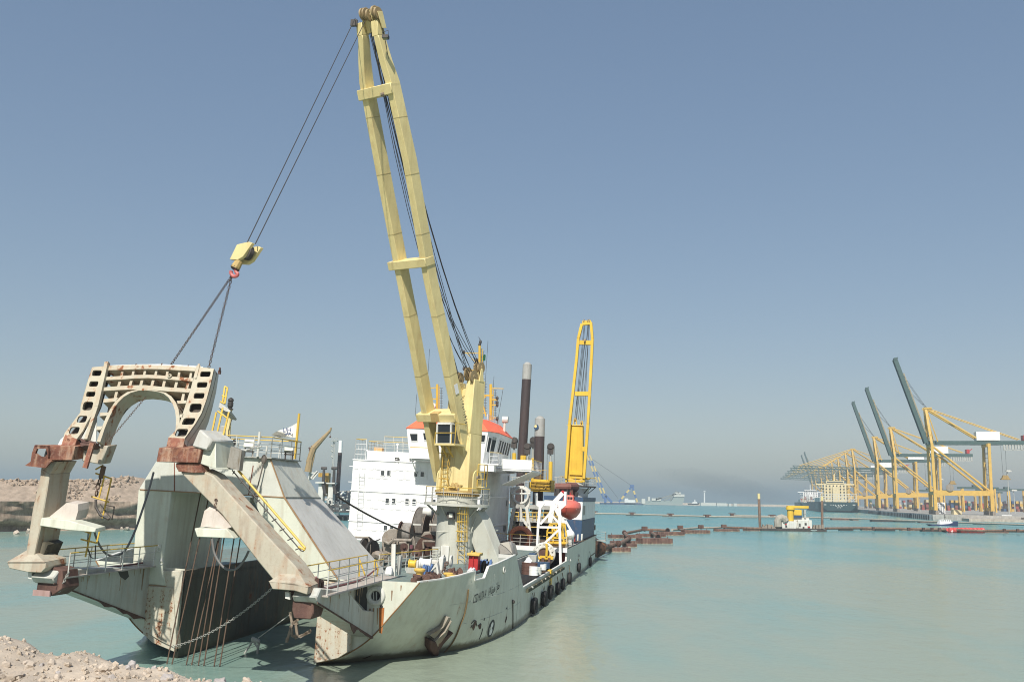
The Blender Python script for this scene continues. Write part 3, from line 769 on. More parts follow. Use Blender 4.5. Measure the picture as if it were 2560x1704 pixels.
# top platform, rails
mb = MB(); mb.box((-5.8, -.45, Z0), (.66, 3.7, Z0+.07)); build('top_platform', mb, GREY, T_)
hz_ = Z0+.07
rail(T_, [(.58, -.38, hz_), (-3.4, -.38, hz_)], 1.05, 1.1, RAILW, RAILY)
rail(T_, [(.58, -.38, hz_), (.58, 3.6, hz_), (-5.7, 3.6, hz_)], 1.05, 1.2, RAILW, RAILY)
mb = MB(); mb.tube((-3.2, -.55, hz_+.35), (-.9, -.55, hz_+.25), .05); mb.tube((-.9, -.55, hz_+.25), (.1, -.55, hz_+.55), .05); mb.tube((-.1, -.5, hz_), (-.1, -.5, hz_+1.3), .07); mb.tube((.35, -.45, hz_), (.35, -.45, hz_+.6), .05)
build('pipe_rail', mb, RAILW, T_)
mb = MB(); mb.path([V((.28, -.5, Z0-.2)), V((.1, -.55, Z0-1.4)), V((-.3, -.55, Z0-2.8)), V((-.7, -.4, Z0-4.3))], .035, 6); mb.sphere((.26, -.48, Z0-.05), .16, 7, 5, (1, .7, 1.6)); mb.sphere((-2.1, -.45, Z0-.1), .13, 7, 5, (1, .7, 1.8))
build('hanging_cable', mb, mat('cable grey', (.14, .12, .10), .7), T_)
# mast at the port end with lantern
mb = MB(); a = S(566, 1140, s=2.6); b = S(575, 1022, s=2.6); mb.tube(a, b, .13, 10)
m_ = build('signal_mast', mb, CREAM, T_)
mb = MB(); c = b; mb.lathe([(.16, 0), (.2, .05), (.1, .12), (.16, .2), (.16, .42), (.12, .46), (.17, .52), (.15, .62), (.05, .7)], b+V((0, 0, -.05)), n=10); build('lantern', mb, DARK, m_)
mb = MB(); c = a.lerp(b, .45)+V((-.3, 0, 0)); mb.lathe([(.2, 0), (.2, .45), (.14, .5)], c, n=10); mb.box(c+V((-.2, -.1, -.2)), c+V((.45, .1, -.1))); mb.path([c+V((-.2, 0, -.1)), c+V((-.3, 0, -.4)), c+V((-.1, 0, -.8)), c+V((.1, 0, -1.2))], .025, 5); build('horn', mb, GREY, m_)
mb = MB(); mb.path([b+V((.15, -.1, -.1)), b+V((.22, -.1, -.6)), b+V((.1, -.12, -1.2)), b+V((.15, -.12, -2.0))], .02, 5); build('cable', mb, DARK, m_)
# opening under the header: recess strip (dark slot) with lamp
mb = MB(); mb.box((-1.2, -.2, 8.0), (-.45, .5, 8.3)); build('lamp_box', mb, OFFW, T_)

def floodlight(c, yaw, w, h, d, label, pitch=-15):
    t = thing('floodlight', label, 'floodlight', c)
    M = Matrix.Rotation(R(yaw), 3, 'Z') @ Matrix.Rotation(R(pitch), 3, 'X')
    def tr(b, pts0):
        b.v[pts0:] = [V(c)+M @ V(p) for p in b.v[pts0:]]
    mb = MB(); k = len(mb.v); mb.hexa([V((-w/2, 0, -h/2)), V((w/2, 0, -h/2)), V((w/2, 0, h/2)), V((-w/2, 0, h/2))], [V((-w*.3, d, -h*.3)), V((w*.3, d, -h*.3)), V((w*.3, d, h*.3)), V((-w*.3, d, h*.3))]); tr(mb, k)
    build('housing', mb, DARK if w < .5 else GREY, t, bevel=.01)
    mb = MB(); mb.box((-w*.45, -.02, -h*.44), (w*.45, -.004, h*.44)); tr(mb, 0); build('glass', mb, LAMP, t)
    mb = MB(); mb.tube(V(c)+V((-w*.4, .1, -h*.2)), V(c)+V((-w*.4, .1, -h*.5-.45)), .04); mb.tube(V(c)+V((w*.4, .1, -h*.2)), V(c)+V((w*.4, .1, -h*.5-.45)), .04); mb.box(V(c)+V((-w*.5, .02, -h*.5-.2)), V(c)+V((w*.5, .18, -h*.5-.13))); build('bracket', mb, DARK, t)
    return t
floodlight(S(622, 1108, s=-.1), 5, .55, .5, .3, 'large square floodlight facing the bow on top of the portal tower', -20)
floodlight(S(722, 1122, s=-.1), 38, .5, .22, .34, 'dark tilted floodlight at the starboard corner of the portal tower', -25)
floodlight(S(578, 1104, s=.6), -30, .3, .3, .3, 'small dark floodlight turned aside beside the mast on the portal tower', -10)
# flag
fl = thing('flag', 'worn white company flag with blue letters flying from a yellow staff', 'flag', S(738, 1146, s=3.0))
a = S(737, 1147, s=3.0); b = S(748, 1033, s=3.0)
mb = MB(); mb.tube(a, b, .07, 10); build('flagpole', mb, RAILY, fl)
mb = MB(); rows = []
tp = S(745, 1055, s=3.0); bt = S(739, 1093, s=3.0); tipp = S(676, 1086, s=3.0); tip2 = S(690, 1092, s=3.0)
for i in range(15):
    k = i/14; r0 = tp.lerp(tipp, k); r1 = bt.lerp(tip2, k); row = []
    for j in range(9):
        p = r0.lerp(r1, j/8); p = p+V((0, .22*math.sin(k*7+j*.35)*min(1, k*2), -.12*math.sin(k*3.14)*(1-j/8)*.3))
        row.append(p)
    rows.append(row)
mb.grid(rows); cl = build('cloth', mb, FLAGM, fl, smooth=60)
def letters(body, parent, o, ex, ez, size, matl, name='lettering', depth=.006, font=None, shear=0):
    cu = bpy.data.curves.new(name, 'FONT'); cu.body = body; cu.size = size; cu.extrude = depth; cu.resolution_u = 3; cu.shear = shear
    to = bpy.data.objects.new(name, cu)
    COL.objects.link(to); dg = bpy.context.evaluated_depsgraph_get(); me = bpy.data.meshes.new_from_object(to.evaluated_get(dg))
    COL.objects.unlink(to); bpy.data.objects.remove(to)
    ex = V(ex).normalized(); ez = V(ez).normalized(); n = ex.cross(ez)
    mb = MB(); mb.add([V(o)+ex*v.co.x+ez*v.co.y+n*v.co.z for v in me.vertices], [tuple(p.vertices) for p in me.polygons])
    bpy.data.meshes.remove(me)
    return build(name, mb, matl, parent, smooth=0, fix=False)
FLB = mat('flag blue', (.05, .09, .22), .8)
d_ = (S(728, 1076, s=2.72)-S(712, 1077, s=2.72))
letters('HU', cl, S(728, 1079, s=2.70), -d_, (0, 0, 1), .36, FLB, depth=.012)
mb = MB(); q0 = S(727, 1083, s=2.70); q1 = S(713, 1084, s=2.70)
for i in range(6): mb.beam(q0.lerp(q1, i/6), q0.lerp(q1, (i+.7)/6), .012, .07)
build('small_print', mb, FLB, cl, smooth=0)

# hawser from the portal to the deckhouse side (thick dark rope sagging)
mb = MB(); a = S(843, 1240, s=5.0); b = S(1090, 1350, s=22.0)
mb.path(sag(a, b, .35, 16), .055, 6); single('mooring_rope', mb, WIRE, 'thick dark rope stretched from the portal tower down to the winches', 'rope')

# ---- deckhouse (a part of the dredger) and wheelhouse
HY = 42.0
mb = MB()
x0, x1, zb, zt = -9.4, 3.5, 3.9, 11.70
mb.box((x0, HY, zb), (x1, HY+17, zt)); hs_ = build('deckhouse', mb, WHITE, D, bevel=.04)
mb = MB()
for z in (5.72, 8.62, 11.62):      # deck edge strakes
    mb.box((x0-.05, HY-.07, z), (x1+.04, HY-.003, z+.10)); mb.box((x1+.003, HY-.07, z), (x1+.07, HY+17, z+.10))
for i in range(1, 17):              # vertical plate stiffeners of the front and the corrugated side
    x = x0+i*(x1-x0)/17; mb.box((x-.018, HY-.03, zb+.4), (x+.018, HY-.003, zt-.2))
for i in range(1, 34):
    y = HY+i*.5; mb.box((x1+.003, y-.05, zb+.3), (x1+.045, y+.05, zt-.25))
for z in (5.0, 7.1, 7.9, 10.0, 10.85): mb.box((x0, HY-.024, z), (x1, HY-.003, z+.025))
build('stiffener', mb, WHITE, hs_, smooth=0)
# dimpled plate fields between the stiffeners: rows of small brackets
mb = MB()
for i in range(17):
    x = x0+(i+.5)*(x1-x0)/17
    for z in (7.05, 7.85, 9.95, 10.8, 4.95): mb.box((x-.22, HY-.035, z-.03), (x+.22, HY-.003, z+.06))
build('bracket_row', mb, WHITE, hs_, smooth=0)
def house_window(u, v, wpx=7.6, hpx=12.5, frame=WHITE):
    a = S(u-wpx/2, v-hpx/2, s=HY); b = S(u+wpx/2, v+hpx/2, s=HY)
    mb = MB(); x0_, x1_, z1_, z0_ = a.x, b.x, a.z, b.z
    o = rrect(x0_-.06, z0_-.06, x1_+.06, z1_+.06, .09, 2); h = rrect(x0_, z0_, x1_, z1_, .05, 2)
    mb.plate([(p[0], HY-.075, p[1]) for p in o], [[(p[0], HY-.075, p[1]) for p in h]], (0, .07, 0))
    w = build('window', mb, frame, D)
    mb = MB(); mb.box((x0_-.03, HY-.03, z0_-.03), (x1_+.03, HY-.012, z1_+.03)); build('pane', mb, GLASSB, w, smooth=0)
for u, v in ((957, 1182), (972.5, 1182), (1040, 1184.5), (1056, 1185), (968.5, 1251), (984.5, 1251.5), (1018, 1252.5), (1035.5, 1253), (1085, 1254), (964, 1319), (980, 1319.5)): house_window(u, v)
for u0, v0, s in ((1207, 1190, 43.5), (1210, 1190, 44.2), (1266, 1195, 57.2), (1264, 1257, 57.0), (1261, 1320, 56.8), (1258, 1320, 56)):
    z = S(u0, v0, t=3.5).z; mb = MB(); mb.box((x1+.05, s-.25, z-.33), (x1+.09, s+.25, z+.33)); w = build('window', mb, GREY, D); mb = MB(); mb.box((x1+.092, s-.19, z-.27), (x1+.1, s+.19, z+.27)); build('pane', mb, GLASS, w, smooth=0)
# outside ladder with rungs on the port corner
mb = MB(); a = S(905, 1180, s=HY-.12); b = S(898, 1320, s=HY-.12); ladder(mb, b, a, .5, .34, .02); build('ladder', mb, WHITE, D)
# small stand-off brackets on the port edge
for v in (1165, 1204, 1275):
    p = S(884, v, s=HY); mb = MB(); mb.box((x0-.35, HY, p.z-.03), (x0, HY+.3, p.z+.03)); build('bracket', mb, WHITE, D)
# upper deck coaming, rails, gear on the house roof
mb = MB(); mb.box((x0+1.2, HY+.4, zt), (x1-.4, HY+14, zt+.9)); build('upper_coaming', mb, WHITE, D, bevel=.03)
rail(D, [(x0+.1, HY+3, zt), (x0+.1, HY+.1, zt), (x0+1.2, HY+.1, zt)], 2.0, 1.0, WHITE, RAILY, bars=3)
rail(D, [(x0+1.3, HY+5, zt+.9), (x0+1.3, HY+.5, zt+.9), (x0+6.6, HY+.5, zt+.9)], .95, .9, RAILW, RAILY)
rail(D, [(x0+2.1, HY+3.0, zt+1.5), (x0+5.9, HY+3.0, zt+1.5)], 1.0, 1.0, RAILW, RAILY)
mb = MB(); p = S(935, 1117, s=HY+2); q = S(955, 1127, s=HY+2); mb.box((p.x, HY+2, zt+.9), (q.x, HY+2.6, p.z)); build('deck_box', mb, mat('faded orange wood', (.60, .36, .16), .7, dirt=.4), D)
mb = MB(); p = S(920, 1126, s=HY+1); mb.tube(p-V((0, 0, .9)), p, .09, 8); mb.sphere(p, .2, 8, 6, (1.3, 1, .6)); build('vent', mb, WHITE, D)
p = S(994, 1111, s=HY+1.2); mb = MB(); mb.tube(p-V((0, 0, 1.2)), p, .07, 8); mb.sphere(p, .14, 8, 6); build('vent', mb, WHITE, D)
for i, (u, v, lab) in enumerate(((992, 1140, 'black floodlight on the white house roof edge, leftmost of three'), (1029, 1138, 'black floodlight on the white house roof left of the yellow boom'), (1195, 1143, 'black floodlight on the white house roof right of the yellow boom'))):
    floodlight(S(u, v, s=HY-.1), -15 if i else 15, .42, .38, .3, lab, -28)
# wheelhouse
wx0, wx1, wz0, wz1 = -4.75, 4.2, 11.7, 14.95
mb = MB()
b0 = [(-3.7, HY+.1), (3.55, HY+.1), (4.0, HY+2.2), (4.0, HY+10.5), (-3.7, HY+10.5), (-4.2, HY+2.2)]
b1 = [(-4.15, HY-.15), (3.95, HY-.15), (4.6, HY+2.1), (4.6, HY+10.5), (-4.1, HY+10.5), (-4.7, HY+2.1)]
mb.hexa([V((x, y, wz0)) for x, y in b0], [V((x, y, wz1)) for x, y in b1]); wh = build('wheelhouse', mb, WHITE, D, bevel=.04)
mb = MB()
r1 = [(-2.9, HY+1.0), (2.8, HY+1.0), (3.4, HY+2.8), (3.4, HY+9.8), (-3.2, HY+9.8), (-3.4, HY+2.8)]
r0 = [(x*1.02, y-.06) for x, y in b1]
mb.hexa([V((x*1.02, y-.1, wz1)) for x, y in b1], [V((x, y, wz1+1.28)) for x, y in r1]); build('roof', mb, ORANGE, D, bevel=.02)
def wpane(q, name='window'):
    q = [V(p) for p in q]; n = (q[1]-q[0]).cross(q[3]-q[0]).normalized()
    if n.y > .3: n = -n
    if abs(n.y) < .3 and n.x < 0: n = -n
    c = sum(q, V())/4
    o = [c+(p-c)*1.13+n*.02 for p in q]; h = [p+n*.02 for p in q]
    mb = MB(); mb.plate(o, [h], n*.05); w = build(name, mb, WHITE, D, smooth=0)
    mb = MB(); mb.prism([p+n*.025 for p in q], n*.012); build('pane', mb, GLASS, w, smooth=0)
def front_px(u, v):        # inclined front plane of the wheelhouse
    P0 = V((0, HY+.1, wz0)); n = V((0, -1, -(.25)/(wz1-wz0)))
    return S(u, v, pl=(P0, n.normalized()))
for q in (((1025, 1084), (1044, 1084), (1044, 1101), (1029, 1101)), ((1058, 1082), (1070, 1082), (1070, 1099), (1061, 1099)), ((1080, 1082), (1092, 1082), (1092, 1099), (1080, 1099)), ((1194, 1087), (1214, 1087), (1211.5, 1104), (1194, 1104))):
    wpane([front_px(*p) for p in q])
def side_w(y0, y1, z0=13.1, z1=14.35):
    f = lambda z: 4.0+.6*(z-wz0)/(wz1-wz0)
    wpane([(f(z0), y0, z0), (f(z0), y1, z0), (f(z1), y1, z1), (f(z1), y0, z1)])
for y in (HY+3.4, HY+4.8, HY+6.2, HY+7.6, HY+9.0): side_w(y, y+1.0)
# angled quarter window and door on the starboard quarter
f0 = V((3.55, HY+.1, wz0)); f1 = V((4.0, HY+2.2, wz0)); g0 = V((3.95, HY-.15, wz1)); g1 = V((4.6, HY+2.1, wz1))
def quarter(k, h): return (f0.lerp(g0, h)).lerp(f1.lerp(g1, h), k)
wpane([quarter(.12, .40), quarter(.42, .40), quarter(.42, .82), quarter(.12, .82)])
q = [quarter(.52, .02), quarter(.88, .02), quarter(.88, .86), quarter(.52, .86)]; n = (q[1]-q[0]).cross(q[3]-q[0]).normalized()
if n.x < 0: n = -n
mb = MB(); mb.prism([p+n*.01 for p in q], n*.03); dr = build('door', mb, GREY, D, smooth=0)
mb = MB(); c = [q[0].lerp(q[3], .5), q[1].lerp(q[2], .5), q[1].lerp(q[2], .9), q[0].lerp(q[3], .9)]; mb.prism([p+n*.042 for p in c], n*.01); build('pane', mb, GLASS, dr, smooth=0)
# port lookout box and starboard bridge wing
mb = MB(); mb.box((-3.1, HY-2.3, 11.95), (-.4, HY-.01, 12.05)); mb.box((-3.1, HY-2.3, 12.05), (-.4, HY-2.24, 13.0)); mb.box((-3.1, HY-2.24, 12.05), (-3.04, HY-.01, 13.0))
lk = build('bridge_lookout', mb, WHITE, D, bevel=.02)
mb = MB(); mb.beam((-2.9, HY-.02, 10.6), (-2.9, HY-2.2, 11.9), .08); mb.beam((-.6, HY-.02, 10.6), (-.6, HY-2.2, 11.9), .08); mb.box((-3.1, HY-1.9, 11.8), (-.4, HY-.02, 11.93)); build('support', mb, WHITE, lk, smooth=0)
mb = MB(); mb.tube((-3.05, HY-2.27, 13.02), (-.4, HY-2.27, 13.02), .04); mb.tube((-3.07, HY-2.27, 13.02), (-3.07, HY-.1, 13.02), .04); build('top_rail', mb, RAILY, lk)
mb = MB(); mb.box((2.9, HY-1.0, 11.72), (5.3, HY+3.0, 11.85)); mb.box((3.0, HY-1.0, 11.1), (4.9, HY-.02, 11.70)); mb.box((5.3, HY+1.0, 11.3), (8.2, HY+8.5, 11.45)); mb.box((5.3, HY+.95, 11.45), (8.2, HY+1.0, 12.4)); mb.box((3.5, HY+3.1, 11.2), (5.3, HY+10, 11.35))
mb.prism([(8.2, HY+1.0, 11.3), (8.2, HY+8.5, 11.3), (5.3, HY+8.5, 9.9), (5.3, HY+1.0, 9.9)], (-.08, 0, -.02)); bw_ = build('bridge_wing', mb, WHITE, D, bevel=.02)
rail(bw_, [(8.15, HY+1.1, 11.45), (8.15, HY+8.4, 11.45)], 1.05, .9, WHITE, RAILY)
rail(bw_, [(4.4, HY-.95, 11.85), (5.25, HY-.95, 11.85), (5.25, HY+1.0, 11.85)], 1.05, .9, WHITE, RAILY)
mb = MB(); p = S(1262, 1052, s=HY+8); mb.tube((p.x, p.y, wz1+.5), p, .14, 8); mb.tube(p+V((-.25, 0, .15)), p+V((.35, 0, .15)), .35, 10); build('radar_drum', mb, OFFW, D)
rail(D, [(3.2, HY+3, wz1+1.28), (3.2, HY+9.6, wz1+1.28)], .6, .9, WHITE, WHITE)
# mast with yards behind the wheelhouse
ms = thing('mast', 'yellow lattice signal mast with yardarms above the orange roof', 'mast', (2, HY+8, wz1+1.2))
mb = MB(); y_ = HY+8
def mp(u, v): return S(u, v, s=y_)
for u, v0, v1, r in ((1199, 862, 1045, .14), (1227, 960, 1050, .16), (1093, 960, 1050, .14), (1206, 872, 1040, .04), (1233, 972, 1050, .04), (1098, 965, 1050, .04)):
    mb.tube(mp(u, v1), mp(u, v0), r, 8)
build('post', mb, YEL if False else mat('mast yellow', (.60, .40, .06), .5, rust=.2, dirt=.4), ms)
MY = MATS['mast yellow']
mb = MB()
for u0, v0, u1, v1, r in ((1160, 882, 1203, 883, .05), (1160, 922, 1206, 926, .05), (1168, 884, 1196, 912, .03), (1196, 988, 1232, 988, .10), (1224, 970, 1259, 971, .05), (1226, 998, 1244, 999, .08), (1226, 1012, 1244, 1012, .08), (1228, 1044, 1242, 1044, .08), (1070, 970, 1095, 968, .05), (1074, 996, 1096, 997, .06), (1078, 1010, 1096, 1010, .06), (1202, 988, 1215, 1040, .08), (1199, 1005, 1215, 990, .06), (1196, 1032, 1216, 1032, .06)):
    mb.beam(mp(u0, v0), mp(u1, v1), r*1.6)
build('yardarm', mb, MY, ms)
mb = MB()
for u, v0, v1 in ((1203, 872, 1040), (1208, 878, 1045), (1238, 975, 1050), (1103, 970, 1045), (1213, 960, 1040)):
    for k in range(12):
        p = mp(u, v0+(v1-v0)*k/12); mb.beam(p-V((.18, 0, 0)), p+V((.18, 0, 0)), .035)
    mb.tube(mp(u, v0), mp(u, v1), .03, 5)
build('mast_ladder', mb, DARK, ms)
mb = MB()
for u, v in ((1160, 880), (1160, 921), (1199, 862), (1201, 855), (1243, 995), (1243, 1012), (1243, 1046), (1192, 900), (1243, 1006)): mb.sphere(mp(u, v), .16, 7, 5, (1, 1, 1.5))
build('navigation_light', mb, DARK, ms)
mb = MB()
for u, v0, u1, v1 in ((1220, 852, 1213, 960), (1235, 940, 1230, 1030), (1258, 970, 1243, 1060), (1042, 985, 1038, 1040), (1074, 872, 1068, 970), (1199, 845, 1200, 865), (1196, 842, 1204, 852)): mb.tube(mp(u, v0), mp(u1, v1), .02, 5)
build('aerial', mb, WIRE, ms)
mb = MB(); rows = []
for i in range(6):
    k = i/5; rows.append([mp(1204+10*k, 888+3*math.sin(k*6))+V((0, .1*math.sin(k*8), 0)), mp(1204+9*k, 903-2*k)+V((0, .1*math.sin(k*8+1), 0))])
mb.grid(rows); single('flag', mb, mat('green flag', (.02, .12, .05), .85), 'small dark green flag on the signal mast', 'flag', smooth=60)
mb = MB(); c = mp(1083, 1015); mb.sphere(c, .32, 12, 8, (1, 1, 1.1)); mb.tube(c-V((0, 0, 1.6)), c, .08); single('satellite_dome', mb, WHITE, 'small white satellite dome behind the left leg of the yellow boom', 'dome')
# starboard main deck structure aft of the house: overhead platform with rails (white edge beam)
mb = MB(); zp = 4.35
a = S(1273, 1372, z=zp); e = S(1416, 1377, t=11.38)
mb.box((3.7, 48.0, 3.95), (11.42, 88, 4.02)); pf_ = build('upper_deck', mb, DECKB, D)
mb = MB(); mb.box((3.6, 47.85, 3.62), (11.44, 47.99, 4.06)); build('edge_beam', mb, WHITE, pf_)
rail(pf_, [(3.7, 47.95, 4.06), (10.6, 47.95, 4.06)], 1.05, 1.0, RAILW, RAILY)
rail(pf_, [(11.3, 48.0, 4.06), (11.3, 56.0, 4.06)], 1.05, 1.2, RAILW, RAILW)
mb = MB(); mb.box((11.0, 48.1, 1.6), (11.38, 54.5, 2.0)); mb.box((10.9, 54.4, 1.6), (11.38, 54.6, 3.9)); build('side_pillar', mb, HULL, D)
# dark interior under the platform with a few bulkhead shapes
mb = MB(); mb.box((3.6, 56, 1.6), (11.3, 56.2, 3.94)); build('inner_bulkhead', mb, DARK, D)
# blue white funnel casing at the stern
mb = MB(); p = S(1438, 1265, t=10.9)
mb.box((6.6, 66, 4.02), (11.2, 86, 6.4)); c1 = build('engine_casing', mb, BLUE, D, bevel=.05, label='blue lower engine casing')
mb = MB(); mb.box((6.6, 66, 6.41), (11.2, 86, 8.6)); build('engine_casing', mb, WHITE, D, bevel=.05, label='white upper engine casing')
mb = MB(); mb.box((6.55, 65.95, 8.61), (11.25, 86.05, 9.1)); build('casing_band', mb, BLUE, D)
mb = MB()
for k in range(2): mb.box((11.21, 67.0+k*1.6, 7.0), (11.25, 67.9+k*1.6, 8.1))
build('louvre', mb, GREY, D)
mb = MB(); mb.path([V((9.5, 72, 9.0)), V((9.5, 72, 9.9)), V((9.8, 71.6, 10.3)), V((9.9, 70, 10.4)), V((9.3, 68.2, 10.3)), V((7.6, 68, 10.2))], .45, 10); build('exhaust_pipe', mb, mat('brown exhaust', (.20, .085, .065), .7, dirt=.6), D)
mb = MB(); mb.box((7.5, 68, 9.1), (9.2, 70, 10.0)); mb.tube((8, 67.5, 9.1), (8, 67.5, 10.0), .25); mb.tube((10.2, 68, 9.1), (10.3, 68, 9.7), .2); build('exhaust_gear', mb, DARK, D)

# ================================================================== FOREDECK CRANE
CX, CY = 5.75, 22.0
K = thing('deck_crane', 'tall pale cream yellow deck crane with a long twin leg boom on the foredeck', 'crane', (CX, CY, 3.98))
BETA = R(22.4)
cb = V((-math.sin(BETA), -math.cos(BETA), 0)); cc = V((math.cos(BETA), -math.sin(BETA), 0))
C0 = V((CX, CY, 0)); UP = V((0, 0, 1))
def cr(a, b, z): return C0+cc*a+cb*b+UP*z       # crane axes: to its right, along the boom, up
mb = MB(); mb.lathe([(1.42, 3.98), (1.42, 7.0), (1.5, 8.1)], C0, n=32); ped = build('pedestal', mb, PED, K)
mb = MB(); mb.lathe([(2.45, 8.06), (2.45, 8.24), (1.45, 8.24), (1.45, 8.06)], C0, n=20, cap=False)
for k in range(10):
    a = 2*math.pi*k/10; d = V((math.cos(a), math.sin(a), 0)); mb.beam(C0+d*1.4+UP*7.3, C0+d*2.3+UP*8.05, .09)
pl_ = build('platform', mb, PED, K)
ring = [C0+V((math.cos(2*math.pi*k/14), math.sin(2*math.pi*k/14), 0))*2.4+UP*8.24 for k in range(14)]
rail(pl_, ring, 1.15, 1.2, RAILW, RAILY, closed=True)
mb = MB(); mb.lathe([(1.5, 8.25), (1.5, 8.84)], C0, n=32); build('slew_base', mb, PED, K)
mb = MB()
for k in range(64):
    a = 2*math.pi*k/64; d = V((math.cos(a), math.sin(a), 0)); e = V((-d.y, d.x, 0)); c = C0+d*1.56+UP*8.9
    mb.hexa([c-e*.05-UP*.10, c+e*.05-UP*.10, c+e*.05+UP*.08, c-e*.05+UP*.08], [p+d*.09 for p in (c-e*.035-UP*.10, c+e*.035-UP*.10, c+e*.035+UP*.08, c-e*.035+UP*.08)])
mb.lathe([(1.56, 8.85), (1.56, 8.99), (1.72, 9.0), (1.72, 9.16), (1.5, 9.18)], C0, n=40)
build('slew_ring', mb, mat('rusty cream', (.50, .36, .14), .6, rust=.42, dirt=.5), K)
# brace from pedestal aft to the deck
mb = MB(); bt = S(1243, 1390, s=27.0); a_ = C0+V((1.2, .7, 7.4)); b_ = V((8.6, 27.6, 3.98))
sx = V((0, 1, 0)); w = .55
q = [S(u, v, s=s_) for u, v, s_ in ((1164, 1276, 21.4), (1192, 1276, 21.4), (1207, 1299, 21.5), (1244, 1394, 21.9), (1250, 1412, 21.9), (1202, 1420, 21.9), (1171, 1332, 21.5))]
mb.hexa(q, [p+V((.45, .9, .05)) for p in q]); build('brace', mb, PED, K, bevel=.04)
mb = MB(); mb.beam((7.2, 22.1, 6.25), (8.4, 24.9, 6.35), .09); mb.beam((7.0, 21.2, 6.0), (7.5, 21.6, 7.9), .06); build('strut', mb, PED, K)
# caged ladder up the pedestal
lx = S(1152, 1400, s=20.35); lt = S(1154, 1272, s=20.35)
mb = MB(); ladder(mb, V((lx.x, 20.42, 4.0)), V((lt.x+.1, 20.42, 8.1)), .5, .3, .022); lad = build('ladder', mb, RAILY, K)
mb = MB()
for z in (4.95, 5.6, 6.3, 6.95, 7.55, 8.05):
    c = V((lx.x+(lt.x-lx.x)*(z-4)/4.1, 20.42, z))
    if z > 5.5: mb.torus(c+V((0, -.05, 0)), (0, 0, 1), .38, .025, 12, 4, .5, math.pi/2 if False else 0)
for k in range(7):
    a = math.pi*k/6; o = V((-math.cos(a)*.38, -math.sin(a)*.38-.05, 0))
    mb.tube(V((lx.x+.04, 20.42, 5.6))+o, V((lt.x+.1, 20.42, 8.05))+o, .018, 4)
    if k in (0, 6): pass
for z in (5.6, 6.3, 7.0, 7.55, 8.05):
    c = V((lx.x+.1*(z-4)/4.1+(lt.x-lx.x)*(z-4)/4.1, 20.42, z)); q = [c+V((-math.cos(math.pi*k/8)*.38, -math.sin(math.pi*k/8)*.38-.05, 0)) for k in range(9)]
    mb.path(q, .03, 5)
build('ladder_cage', mb, RAILY, lad)
mb = MB(); p = S(1128, 1288, s=20.4); mb.box(p+V((-.28, -.2, -.25)), p+V((.25, .25, .25))); fb = build('work_light', mb, DARK, K)
mb = MB(); mb.box(p+V((-.12, -.23, -.12)), p+V((.14, -.205, .16))); build('glass', mb, LAMP, fb)
# pedestal details: door frame, louvre and pipe
mb = MB(); q = [S(u, v, s=20.62) for u, v in ((1092, 1328), (1122, 1329), (1121, 1309))]; mb.tube(q[0], q[1], .035); mb.tube(q[1], q[2], .035); mb.path([q[2], S(1128, 1311, s=20.6), S(1135, 1305, s=20.5), S(1136, 1290, s=20.5)], .03); build('pipe', mb, PED, K)
p = S(1112, 1383, s=20.45); mb = MB(); mb.box(p+V((-.3, -.05, -.55)), p+V((.3, .3, .55))); pn = build('panel', mb, OFFW, K, bevel=.02)
mb = MB()
for k in range(9): mb.box(p+V((-.95, -.0, -.5+k*.11)), p+V((-.36, .06, -.43+k*.11)))
build('louvre', mb, PED, K)

# revolving king post
mb = MB()
def kp(pts): return [cr(*p) for p in pts]
# lower column: tapering box with a folded front
mb.hexa(kp([(-1.25, .95, 9.17), (.35, 1.25, 9.17), (1.3, .55, 9.17), (1.3, -1.0, 9.17), (-1.25, -1.0, 9.17)]),
        kp([(-1.15, .80, 13.4), (.35, 1.0, 13.4), (1.2, .5, 13.4), (1.2, -1.0, 13.4), (-1.15, -1.0, 13.4)]))
build('king_post', mb, CREAM, K, bevel=.03)
mb = MB()
mb.hexa(kp([(-1.15, .55, 13.39), (-.35, .55, 13.39), (-.35, -1.0, 13.39), (-1.15, -1.0, 13.39)]), kp([(-1.05, .35, 17.3), (-.35, .35, 17.3), (-.35, -.75, 17.3), (-1.05, -.75, 17.3)]))
mb.hexa(kp([(.3, .75, 13.39), (1.2, .55, 13.39), (1.2, -1.05, 13.39), (.3, -1.05, 13.39)]), kp([(.45, .30, 17.5), (1.15, .30, 17.5), (1.15, -1.15, 17.5), (.45, -1.15, 17.5)]))
mb.hexa(kp([(-.35, -.3, 13.39), (.3, -.3, 13.39), (.3, -.9, 13.39), (-.35, -.9, 13.39)]), kp([(-.35, -.3, 17.0), (.45, -.3, 17.0), (.45, -.8, 17.0), (-.35, -.8, 17.0)]))
build('king_post_head', mb, CREAM, K, bevel=.03)
# vertical ribs and ladder on the column front
mb = MB()
for a in (-1.0, -.85, -.25, .2): mb.beam(cr(a, 1.02+(.15 if a > -.6 else 0), 9.25), cr(a*.95, .98, 13.2), .07, .10)
build('rib', mb, CREAM, K)
mb = MB(); a0 = S(1110, 1226, s=20.6); a1 = S(1113, 1133, s=20.75); ladder(mb, a0, a1, .52, .28, .025, side=cc); mb.tube(S(1098, 1131, s=20.7), S(1127, 1134, s=20.6), .035); mb.tube(S(1097, 1195, s=20.7), S(1122, 1198, s=20.5), .03)
mb.path([S(1100, 1226, s=20.4), S(1103, 1196, s=20.4), S(1106, 1160, s=20.4), S(1108, 1135, s=20.6)], .025, 5); mb.path([S(1122, 1226, s=20.4), S(1118, 1180, s=20.4), S(1124, 1160, s=20.4), S(1118, 1135, s=20.6)], .025, 5)
build('ladder', mb, mat('ladder ochre', (.48, .30, .05), .6, rust=.3, dirt=.4), K)
